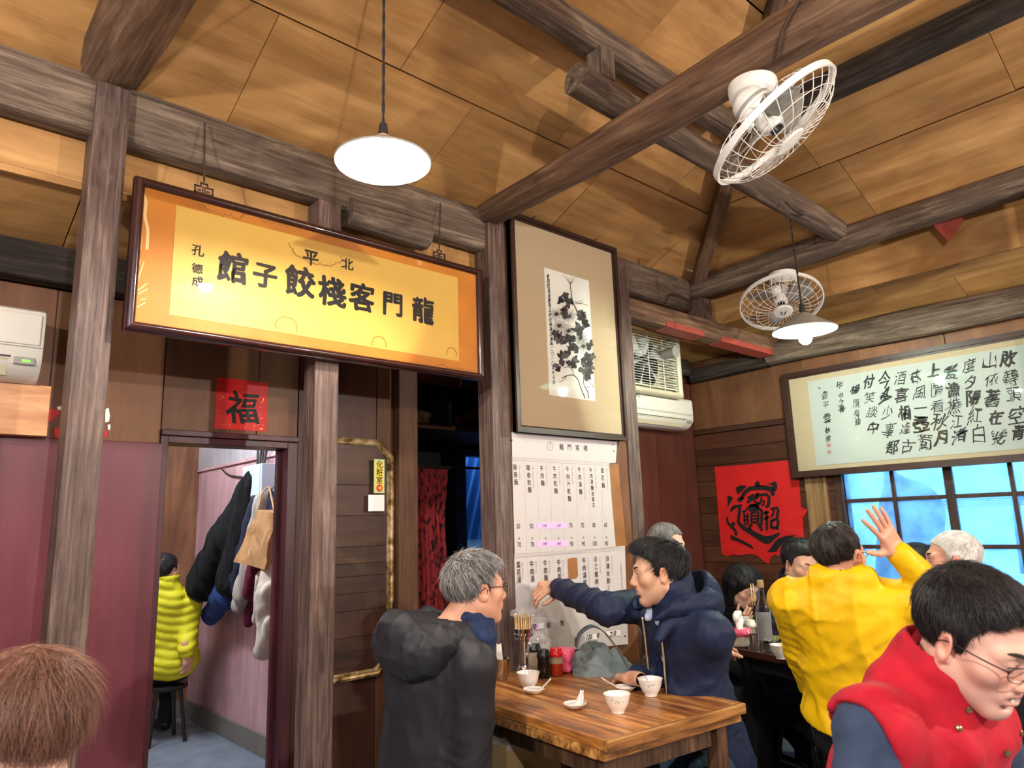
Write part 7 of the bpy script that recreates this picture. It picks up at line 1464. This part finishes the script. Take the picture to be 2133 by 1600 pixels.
# condiment jars
m, nt, b = newmat('jar_glass'); b.inputs['Base Color'].default_value = srgb(206, 190, 160); b.inputs['Roughness'].default_value = 0.1; b.inputs['Transmission Weight'].default_value = 0.55
plain('soy_dark', srgb(18, 11, 9), 0.12, spec=0.6); plain('red_cap', srgb(206, 24, 26), 0.3); m, nt, b = newmat('chili_oil'); b.inputs['Base Color'].default_value = srgb(190, 56, 12); b.inputs['Roughness'].default_value = 0.12; b.inputs['Transmission Weight'].default_value = 0.35
def jar(p, body, cap, label, fill=None):
    t = thing('condiment_jar', label, 'jar', p); mb = MB(); mb.lathe([(0.0, 0.0), (0.025, 0.0), (0.028, 0.004), (0.028, 0.055), (0.026, 0.062), (0.0265, 0.068), (0.026, 0.082), (0.0, 0.083)] if not fill else [(0.0, 0.0), (0.025, 0.0), (0.028, 0.004), (0.028, 0.05), (0.0, 0.0505)], p, 30); mb.build('jar_body', body, t, True, 50)
    if fill: mb = MB(); mb.lathe([(0.028, 0.051), (0.028, 0.062), (0.026, 0.066), (0.0265, 0.082), (0.0, 0.083)], p, 30); mb.build('jar_shoulder', fill, t, True, 50)
    mb = MB(); mb.lathe([(0.0295, 0.080), (0.0305, 0.083), (0.0305, 0.096), (0.027, 0.099), (0.026, 0.108), (0.024, 0.114), (0.012, 0.1165), (0.0, 0.117)], p, 30); mb.build('cap', cap, t, True, 50)
jp = [P_(1117, 1400), P_(1134, 1411), P_(1160, 1407)]
jar(jp[0] + np.array([0.03, 0.04, 0]), 'jar_glass', 'black_plastic', 'half-hidden jar of pale sauce with a black lid'); jar(jp[1], 'soy_dark', 'black_plastic', 'dark soy sauce jar with a black lid'); jar(jp[2], 'chili_oil', 'red_cap', 'chilli oil jar with a red lid', 'jar_glass')
# pink tissue pack and plastic bag
plain('pink_pack', srgb(244, 96, 132), 0.35, var=0.1, bscale=20)
def softbox(name, c, hs, ang, mat, seed, amp, freq, h, label, cat, rad=0.015, sharp=True, flat=False, parent=None):
    c = np.asarray(c, float); F = Field(c - max(hs) * 1.6, c + max(hs) * 1.6, h); F.box(c, hs, rot_to(ang), rad, k=0); F.disp(wobble(seed, amp, freq, 9, (1, 1, 1), sharp)); V, Fc = F.mesh(1); o = meshobj(name, V, Fc, mat, parent)
    if flat: o.data.polygons.foreach_set('use_smooth', [False] * len(o.data.polygons))
    return tag(o, label, cat) if parent is None else o
tb = onZ(1182, 1396, ZT); tb[0] -= 0.02; tb[1] += 0.0
softbox('tissue_pack', tb + np.array([0, 0, 0.048]), (0.055, 0.04, 0.046), 0.5, 'pink_pack', 4, 0.003, 70, 0.006, 'crumpled pink tissue pack behind the red-lidded jar', 'tissue pack')
F = Field((2.22, 2.42, 0.74), (2.52, 2.66, 0.98), 0.006); c = np.array([2.40, 2.555, 0.825]); F.ell(c, (0.07, 0.055, 0.07), None, k=0); F.ell(c + [-.03, -.01, .02], (.05, .04, .05), k=.02); F.disp(wobble(8, 0.010, 90, 9, (1, 1, 1), True)); V, Fc = F.mesh(0); o = meshobj('plastic_bag', V, Fc, 'clear_wrap'); o.data.polygons.foreach_set('use_smooth', [False] * len(o.data.polygons)); tag(o, 'crumpled clear plastic bag against the menu behind the jars', 'bag')
# grey backpack on a bench
cloth('canvas_grey', srgb(122, 130, 132), 0.85, 0.10, 0.2, 0.3, 18); wood('bench_wood', srgb(40, 28, 20), srgb(66, 46, 34), srgb(90, 66, 48), 'x', 1, 0.5, 0.2, 10)
bc = atd(1252, 1372, 3.17); bk = thing('backpack', 'soft grey canvas backpack slumped beside the menu', 'backpack', (bc[0], bc[1], 0.665))
F = Field(bc - 0.32, bc + 0.32, 0.0075); rv_ = cam_dir(1, 0, 0); F.ell(bc + [0, 0, -.11], (.135, .09, .13), np.stack([unit([rv_[0], rv_[1], 0]), unit([-rv_[1], rv_[0], 0]), [0, 0, 1]], 1), k=0); F.ell(bc + rv_ * -0.03 + [0, 0, -.02], (.085, .07, .08), k=.05); F.ell(bc + rv_ * 0.05 + [0, -.02, -.12], (.12, .09, .09), k=.04); F.disp(wobble(14, 0.010, 38, 8, (1, 1, 1), True)); F.disp(wobble(15, 0.004, 110, 8, (1, 1, 1), True)); F.cut(lambda P: 0.667 - P[..., 2]); V, Fc = F.mesh(1); meshobj('bag_body', V, Fc, 'canvas_grey', bk)
hp = [atd(1200, 1350, 3.06), atd(1208, 1322, 3.06), atd(1232, 1306, 3.06), atd(1258, 1318, 3.06), atd(1285, 1352, 3.05), atd(1305, 1385, 3.04)]; pth = smooth_path(hp, 30); mb = MB(); V = []
for i, q in enumerate(pth):
    for d in (-0.014, 0.014): V.append(q + cam_dir(0.3, 0, 0.9) * d); V.append(q + cam_dir(0.3, 0, 0.9) * d + np.array([0, 0, 0.006]))
mb.add(V, [[4 * i + a, 4 * i + b2, 4 * i + 4 + b2, 4 * i + 4 + a] for i in range(29) for a, b2 in ((0, 1), (1, 3), (3, 2), (2, 0))]); mb.build('strap', 'canvas_grey', bk, True)
bn = thing('bench', 'dark wooden bench under the grey backpack', 'bench', (2.75, 2.42, 0)); box('seat', (2.57, 2.20, 0.63), (3.28, 2.60, 0.665), 'bench_wood', bn, 0.005)
for x in (2.59, 3.21):
    for y in (2.22, 2.53): box('leg', (x, y, 0), (x + 0.05, y + 0.05, 0.6295), 'bench_wood', bn, 0.004)
# carton under the table
cb = thing('carton', 'opened carton wrapped in clear film under the plank table', 'box', (1.98, 2.28, 0)); plain('carton_brown', srgb(150, 128, 84), 0.8, var=0.15, bscale=10)
box('carton_body', (1.86, 2.15, 0.3005), (2.14, 2.42, 0.60), 'carton_brown', cb, 0.004); softbox('film', (2.0, 2.28, 0.60), (0.135, 0.13, 0.022), 0, 'clear_wrap', 3, 0.006, 90, 0.009, '', '', 0.01, flat=True, parent=cb); softbox('pink_contents', (1.97, 2.24, 0.635), (0.05, 0.05, 0.02), 0.4, 'pink_pack', 5, 0.004, 80, 0.007, '', '', parent=cb)
st = thing('crate', 'dark crate under the carton below the plank table', 'crate', (2.0, 2.28, 0)); 
for k in range(4): box('slat', (1.85, 2.14, 0.01 + k * 0.073), (2.15, 2.43, 0.07 + k * 0.073), 'bench_wood', st, 0.004)
# stools
def stool(x, y, z, label, r=0.15):
    t = thing('stool', label, 'stool', (x, y, 0)); mb = MB(); mb.lathe([(0.0, z - 0.035), (r - .01, z - 0.035), (r, z - 0.025), (r, z - 0.006), (r - .008, z), (0.0, z)], (x, y, 0), 28); mb.build('seat', 'black_plastic', t, True, 40)
    for k in range(4): a = PI / 4 + k * PI / 2; mb = MB(); mb.tube([(x + 0.75 * r * math.cos(a), y + 0.75 * r * math.sin(a), z - 0.03), (x + 1.1 * r * math.cos(a), y + 1.1 * r * math.sin(a), 0.0)], 0.014, 8); mb.build('leg', 'black_plastic', t, True, 40)
for pr, lb in ((A, 'under the man in the black parka'), (B, 'under the man in the navy jacket'), (C_, 'under the thinning-haired man'), (D, 'under the woman with chopsticks'), (E_, 'under the man in the quilted jacket'), (Yl, 'under the man in the yellow jacket'), (G, 'under the white-haired man'), (H_, 'under the half-hidden woman'), (Rv, 'under the man in the red vest'), (J_, 'under the brown-haired woman'), (K_, 'under the person in lime in the hall')):
    stool(pr.pel[0], pr.pel[1], max(0.25, pr.pel[2] - 0.115), 'round black stool ' + lb)
# ------------------------------------------------------------------ things on the dark table
zb_ = 0.7505; PB = lambda u, v: onZ(u, v, zb_)
m, nt, b = newmat('bottle_glass'); tp = N(nt, 'ShaderNodeBsdfTransparent'); tp.inputs[0].default_value = (0.86, 0.90, 0.88, 1); gl = N(nt, 'ShaderNodeBsdfGlossy'); gl.inputs['Roughness'].default_value = 0.03; lw = N(nt, 'ShaderNodeLayerWeight'); lw.inputs[0].default_value = 0.35; mx = N(nt, 'ShaderNodeMixShader')
nt.links.new(lw.outputs['Facing'], mx.inputs[0]); nt.links.new(tp.outputs[0], mx.inputs[1]); nt.links.new(gl.outputs[0], mx.inputs[2]); nt.links.new(mx.outputs[0], nt.nodes['Material Output'].inputs['Surface'])
p = PB(1597, 1357); bt = thing('liquor_bottle', 'tall clear glass liquor bottle with a frosted label', 'bottle', p); mb = MB(); mb.lathe([(0.0, 0.004), (0.034, 0.0), (0.037, 0.006), (0.037, 0.20), (0.032, 0.225), (0.018, 0.252), (0.0145, 0.275), (0.014, 0.305), (0.0155, 0.307), (0.0155, 0.315), (0.0, 0.316)], p, 32); mb.build('glass', 'bottle_glass', bt, True, 50)
mb = MB(); mb.lathe([(0.0165, 0.305), (0.0165, 0.338), (0.015, 0.341), (0.0, 0.341)], p, 20); mb.build('cap', 'carton_brown', bt, True, 40)
m, nt, b = newmat('frost_label'); b.inputs['Base Color'].default_value = srgb(176, 182, 178); b.inputs['Roughness'].default_value = 0.5; b.inputs['Alpha'].default_value = 0.5; mb = MB(); tc_ = math.atan2(-p[1], -p[0]); mb.add([[p[0] + 0.0376 * math.cos(tc_ + a), p[1] + 0.0376 * math.sin(tc_ + a), p[2] + z] for z in (0.055, 0.19) for a in np.linspace(-1.15, 1.15, 14)], [[i, i + 1, 15 + i, 14 + i] for i in range(13)]); mb.build('label_sheet', 'frost_label', bt, True)
p = PB(1545, 1345); tp_ = thing('tissue_box', 'pink and white tissue pack with a tissue pulled up on the dark table', 'tissue pack', p); softbox('pack', p + np.array([0, 0, 0.04]), (0.06, 0.045, 0.04), 0.3, 'white_plastic', 6, 0.003, 60, 0.006, '', '', parent=tp_); softbox('pink_band', p + np.array([-.01, 0, 0.066]), (0.058, 0.048, 0.018), 0.3, 'pink_pack', 7, 0.002, 60, 0.006, '', '', parent=tp_)
F = Field(p + [-.08, -.08, .05], p + [.08, .08, .2], 0.005); F.ell(p + [-.01, 0, .12], (.03, .012, .045), k=0); F.disp(wobble(4, .006, 70, 8, (1, 1, .5), True)); V, Fc = F.mesh(1); meshobj('tissue', V, Fc, 'white_tape', tp_)
p = PB(1575, 1352); mb = MB(); mb.lathe([(0.0, 0.0), (0.030, 0.0), (0.032, 0.07), (0.030, 0.07), (0.028, 0.004), (0.0, 0.004)], p, 28); tag(mb.build('steel_tumbler', 'steel', None, True, 40), 'steel tumbler beside the liquor bottle', 'cup')
for (u, v), lb in (((1556, 1330), 'small jar with a white lid beside the dark table tissues'), ((1566, 1338), 'small jar with a white lid next to the steel tumbler')): jar(PB(u, v), 'jar_glass', 'white_plastic', lb)
p = PB(1628, 1340); mb = MB(); mb.lathe([(0.0, 0.006), (0.05, 0.004), (0.052, 0.0), (0.06, 0.004), (0.085, 0.018), (0.084, 0.0195), (0.058, 0.008), (0.0, 0.008)], p, 36); tag(mb.build('food_plate', 'porcelain', None, True, 50), 'white plate with green food beside the liquor bottle', 'plate')
plain('greens', srgb(120, 116, 50), 0.6, var=0.5, bscale=60); softbox('food', p + np.array([0, 0, 0.017]), (0.045, 0.045, 0.010), 0.2, 'greens', 3, 0.006, 120, 0.006, 'heap of chopped green food on the white plate', 'food')
p = PB(1628, 1372); bowl(p, 'white bowl by the yellow sleeve on the dark table', decal=False)
p = onZ(1572, 1318, zb_); bowl(p, 'white bowl in front of the woman with chopsticks', decal=False)
p = PB(1618, 1332); p = PB(1612, 1322); mb = MB(); mb.lathe([(0.0, 0.0), (0.03, 0.0), (0.034, 0.085), (0.0325, 0.085), (0.0285, 0.006), (0.0, 0.006)], p, 28); tag(mb.build('drinking_glass', 'bottle_glass', None, True, 40), 'clear drinking glass behind the liquor bottle', 'glass')
# ------------------------------------------------------------------ hall: coats, bag, fuse box
cloth('coat_black', srgb(11, 11, 12), 0.95, 0.3, 0.1, 0.3, 60); cloth('coat_plaid', srgb(28, 32, 48), 0.9, 0.2, 0.3, 0.2, 30); cloth('coat_grey', srgb(150, 142, 132), 0.85, 0.1); cloth('coat_wine', srgb(92, 24, 44), 0.85, 0.15); cloth('coat_beige', srgb(196, 186, 168), 0.8, 0.08, 0.1, 0.3, 12); cloth('denim', srgb(40, 60, 110), 0.85, 0.2); cloth('bag_brown', srgb(170, 128, 86), 0.6, 0.15, 0.1, 0.5, 8)
def garment(name, segs, mat, label, cat='coat', seed=1, h=0.011, fold=0.008, freq=55, group=None, maxx=HX - 0.016, parent=None):
    pts = []; S = []
    for (u0, v0, x0), (u1, v1, x1), r0, r1 in segs: a, b2 = onX(u0, v0, x0), onX(u1, v1, x1); S.append((a, b2, r0, r1)); pts += [a, b2]
    pts = np.array(pts); F = Field(pts.min(0) - 0.16, pts.max(0) + 0.16, h)
    for a, b2, r0, r1 in S: F.cone(a, b2, r0, r1, k=0.03)
    F.disp(wobble(seed, fold, freq, 9, (0.5, 1, 0.22), True)); F.cut(lambda P: P[..., 0] - maxx); V, Fc = F.mesh(1)
    o = meshobj(name, V, Fc, mat, parent)
    return tag(o, label, cat, group) if parent is None else o
garment('hanging_coat', [((530, 1000, 1.98), (470, 1120, 1.88), .06, .10), ((470, 1120, 1.88), (428, 1215, 1.85), .10, .12), ((520, 1010, 1.95), (480, 1215, 1.90), .06, .09), ((455, 1150, 1.86), (405, 1210, 1.84), .07, .05)], 'coat_black', 'fuzzy black coat hanging lowest on the hall wall', seed=2, fold=0.009, freq=60)
garment('hanging_coat', [((520, 1080, 1.98), (470, 1240, 1.95), .06, .09), ((470, 1240, 1.95), (440, 1280, 1.95), .08, .06)], 'denim', 'dark denim jacket showing under the fuzzy black coat', seed=4)
garment('hanging_coat', [((535, 1040, 1.96), (492, 1220, 1.92), .04, .06)], 'coat_plaid', 'dark plaid jacket between the black coat and grey coat', seed=5)
garment('hanging_coat', [((545, 1040, 1.95), (505, 1240, 1.90), .04, .05), ((515, 1220, 1.92), (500, 1262, 1.92), .05, .045)], 'coat_grey', 'pale grey coat behind the brown bag', seed=6)
garment('hanging_coat', [((550, 1120, 1.95), (520, 1230, 1.93), .04, .05), ((530, 1220, 1.96), (516, 1296, 1.96), .03, .025)], 'coat_wine', 'wine red garment with a pale hem below the brown bag', seed=7)
garment('hanging_coat', [((580, 1030, 1.95), (570, 1120, 1.92), .05, .06)], 'puffer_navy', 'navy jacket hanging in front of the fuse box', seed=8)
garment('hanging_coat', [((585, 1110, 1.90), (560, 1230, 1.82), .04, .06), ((560, 1230, 1.82), (552, 1355, 1.80), .06, .05), ((548, 1200, 1.86), (536, 1290, 1.86), .035, .03)], 'coat_beige', 'long beige rain jacket hanging nearest the door frame', seed=9, fold=0.009, freq=60)
bp_ = [onX(u, v, 1.78) for u, v in ((538, 1062), (572, 1068), (552, 1186), (488, 1170))]; bg = thing('shoulder_bag', 'glossy brown shopping bag hanging among the coats', 'bag', np.mean(bp_, 0) + np.array([0, 0, -.2])); V = []
for d in (0.0, 0.10): V += [q + np.array([d, 0.02 * (d > 0), 0]) for q in bp_]
F8 = [[3, 2, 1, 0], [4, 5, 6, 7], [0, 1, 5, 4], [1, 2, 6, 5], [2, 3, 7, 6], [3, 0, 4, 7]]; bb = bmesh.new(); vs = [bb.verts.new(v) for v in V]; [bb.faces.new([vs[i] for i in f]) for f in F8]; bmesh.ops.subdivide_edges(bb, edges=bb.edges[:], cuts=7, use_grid_fill=True); bb.verts.ensure_lookup_table(); bb.verts.index_update(); VV = np.array([v.co[:] for v in bb.verts]); VV += wobble(12, 0.009, 34, 8, (1, 1, .6), True)(VV)[:, None] * np.array([1, 0.5, 0.1]); ob_ = obj('bag_body', VV, [[q.index for q in f.verts] for f in bb.faces], 'bag_brown', bg, True, 50); bb.free()
mb = MB(); mb.tube(smooth_path([bp_[0], onX(545, 1030, 1.84), onX(560, 1015, 1.9), onX(565, 1035, 1.86), bp_[1]], 16), 0.006, 6); mb.build('strap', 'bag_brown', bg, True)
c = onX(524, 1150, 1.772); letter('lettering', 'white_tape', bg, 'UBF', basis(c, unit(bp_[2] - bp_[3]), (0, 0, 1)), 0.055)
bxp = [onX(506, 975, HX - 0.13), onX(546, 962, HX - 0.13), onX(543, 1038, HX - 0.13), onX(505, 1040, HX - 0.13)]; y0, y1 = bxp[1][1], bxp[0][1]; z0, z1 = (bxp[2][2] + bxp[3][2]) / 2, (bxp[0][2] + bxp[1][2]) / 2
plain('box_grey', srgb(176, 190, 202), 0.4); fb = thing('fuse_box', 'grey metal fuse box on the hall wall above the coats', 'fuse box', (HX - 0.06, (y0 + y1) / 2, z0)); box('housing', (HX - 0.13, y0, z0), (HX - 0.0005, y1, z1), 'box_grey', fb, 0.006); dr = box('door', (HX - 0.134, y0 + 0.02, z0 + 0.02), (HX - 0.1305, y1 - 0.02, z1 - 0.02), 'box_grey', fb, 0.002); box('latch', (HX - 0.138, y1 - 0.055, (z0 + z1) / 2 - .02), (HX - 0.1345, y1 - 0.04, (z0 + z1) / 2 + .02), 'dark_slot', dr)
for k, du in enumerate((0, 5, 9, 14)): cable([onX(536 + du, 968, HX - 0.06), onX(537 + du * 1.2, 945, HX - 0.05), onX(539 + du * 1.6, 915, HX - 0.04)], 0.008, 'cord_black', ('black cable rising straight from the fuse box', 'second thinner cable rising beside the straight one', 'bowed cable rising from the fuse box', 'cable nearest the door frame above the fuse box')[k])
cable([onX(462, 978, HX - 0.016), onX(478, 990, HX - 0.016), onX(505, 994, HX - 0.02)], 0.006, 'cord_black', 'thin black cable running into the side of the fuse box')
# ------------------------------------------------------------------ back room past the brown post
yk = 4.05
mb = MB()
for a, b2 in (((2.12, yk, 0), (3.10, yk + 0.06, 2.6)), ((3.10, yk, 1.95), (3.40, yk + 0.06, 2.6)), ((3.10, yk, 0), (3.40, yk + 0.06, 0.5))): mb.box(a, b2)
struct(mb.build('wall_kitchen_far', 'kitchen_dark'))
plain('blue_paint', srgb(60, 100, 150), 0.5, var=0.15, bscale=8); plain('blue_sheet', srgb(70, 120, 200), 0.4); plain('grey_render', srgb(150, 158, 168), 0.8, var=0.1, bscale=6)
w2 = struct(bpy.data.objects.new('window_2', None)); COL.objects.link(w2); w2.location = (3.25, yk, 0.5); box('frame_stile', (3.085, yk - 0.02, 0.5), (3.175, yk + 0.08, 1.95), 'blue_paint', w2, 0.004); box('frame_rail', (3.175, yk - 0.02, 1.90), (3.40, yk + 0.08, 1.95), 'blue_paint', w2, 0.004)
# corrugated blue sheet outside
V = []; nn = 60
for i in range(nn):
    s = i / (nn - 1); x = 2.9 + 1.4 * s; d = 0.012 * math.sin(i * 1.57)
    V += [[x, 4.5 + d, 1.30], [x + 0.35, 4.5 + d, 2.5]]
o = obj('corrugated_sheet', V, [[2 * i, 2 * i + 2, 2 * i + 3, 2 * i + 1] for i in range(nn - 1)], 'blue_sheet', None, True); o.modifiers.new('s', 'SOLIDIFY').thickness = 0.004; tag(o, 'slanting blue corrugated sheet outside the back room window', 'sheet')
struct(box('wall_yard', (2.9, 4.52, 0), (4.4, 4.58, 1.30), 'grey_render'))
# red curtain
m, nt, b = newmat('curtain_red'); tc = N(nt, 'ShaderNodeTexCoord'); mp = N(nt, 'ShaderNodeMapping'); mp.inputs['Scale'].default_value = (30, 30, 16); vz = N(nt, 'ShaderNodeTexNoise'); vz.inputs['Scale'].default_value = 1.6; vz.inputs['Detail'].default_value = 6; r = ramp(nt, [(0.40, srgb(34, 14, 16)), (0.47, srgb(150, 40, 46)), (0.7, srgb(176, 54, 58))]); nt.links.new(tc.outputs['Object'], mp.inputs[0]); nt.links.new(mp.outputs[0], vz.inputs['Vector']); nt.links.new(vz.outputs['Fac'], r.inputs['Fac']); nt.links.new(r.outputs[0], b.inputs['Base Color']); b.inputs['Roughness'].default_value = 0.85
yc = 3.55; xa, xb2 = onY(856, 1000, yc)[0], onY(932, 1000, yc)[0]; zc1, zc0 = onY(895, 976, yc)[2], 0.35; V = []; nu, nv = 70, 24
for j in range(nv):
    t = j / (nv - 1); wv = 1.0 - 0.12 * math.sin(PI * min(1, t * 2.2)) if t < 0.45 else 0.97
    for i in range(nu):
        s = i / (nu - 1); V.append([xa + (xb2 - xa) * (0.02 + s * wv), yc + 0.022 * math.sin(s * 38 + 1.2 * math.sin(3 * t)) * (0.5 + t) + 0.01 * math.sin(s * 90), zc1 + (zc0 - zc1) * t])
o = obj('red_curtain', V, [[j * nu + i, j * nu + i + 1, (j + 1) * nu + i + 1, (j + 1) * nu + i] for j in range(nv - 1) for i in range(nu - 1)], 'curtain_red', None, True); o.modifiers.new('s', 'SOLIDIFY').thickness = 0.002; tag(o, 'gathered red curtain printed with black writing beyond the brown post', 'curtain')
o = obj('curtain_rod', *tubem([(2.15, yc, zc1 + 0.012), (3.39, yc, zc1 + 0.012)], 0.008, 8), 'timber_black', None, True); tag(o, 'thin rod carrying the red curtain', 'rod')
sh = thing('wall_shelf', 'dark shelf with clutter above the red curtain', 'shelf', (2.7, 3.6, 1.98)); box('shelf_board', (2.16, 3.45, 1.98), (3.39, 4.04, 2.01), 'post_brown', sh, 0.003); beam_between('brace', (2.62, 3.40, 2.03), (3.05, 3.40, 2.19), 0.03, 0.05, 'post_brown', sh)
softbox('bundle', (2.45, 3.65, 2.06), (0.10, 0.08, 0.045), 0.3, 'white_tape', 5, 0.008, 50, 0.01, 'white cloth bundle lying on the dark shelf', 'bundle'); softbox('sack', (2.84, 3.72, 2.135), (0.22, 0.10, 0.11), 0.1, 'kitchen_dark', 8, 0.02, 22, 0.014, 'dark bulging sack lying on the shelf', 'sack', 0.05)
# ------------------------------------------------------------------ outside the blue window
plain('rain_purple', srgb(90, 90, 150), 0.5); plain('yard_blue', srgb(120, 160, 190), 0.7, var=0.2, bscale=4)
struct(box('ground_outside', (4.9, -3, -0.1), (9.0, 7, -0.02), 'grey_render'))
F = Field((5.0, 1.3, 0.4), (5.8, 2.5, 2.0), 0.02); F.ell((5.3, 1.86, 1.40), (.20, .20, .22), k=0); F.cone((5.3, 1.9, 1.50), (5.3, 1.98, 1.70), .12, .03, k=.06); F.cone((5.3, 1.9, 1.2), (5.3, 1.95, 0.5), .2, .26, k=.08); V, Fc = F.mesh(1); o = meshobj('hanging_raincoat', V, Fc, 'rain_purple'); tag(o, 'purple hooded raincoat dimly seen through the window glass', 'raincoat')
sc_ = thing('scooter_rack', 'dim metal rack seen through the window panes', 'rack', (5.5, 1.1, 0.0)); mb = MB()
mb.tube(smooth_path([(5.5, 1.32, 1.0), (5.5, 1.30, 1.42), (5.5, 1.22, 1.46), (5.5, 1.20, 1.3), (5.5, 1.05, 1.05)], 16), 0.02, 8); mb.build('handle', 'timber_black', sc_); mb = MB(); mb.tube([(5.5, 1.02, 0.9), (5.5, 1.03, 1.42)], 0.02, 8); mb.build('upright', 'timber_black', sc_)
for k in range(5): mb = MB(); mb.tube([(5.4, 2.0, 1.42 + k * 0.012), (5.6, 0.6, 1.44 + k * 0.01)], 0.004, 6); mb.build('wire', 'grey_plastic', sc_)
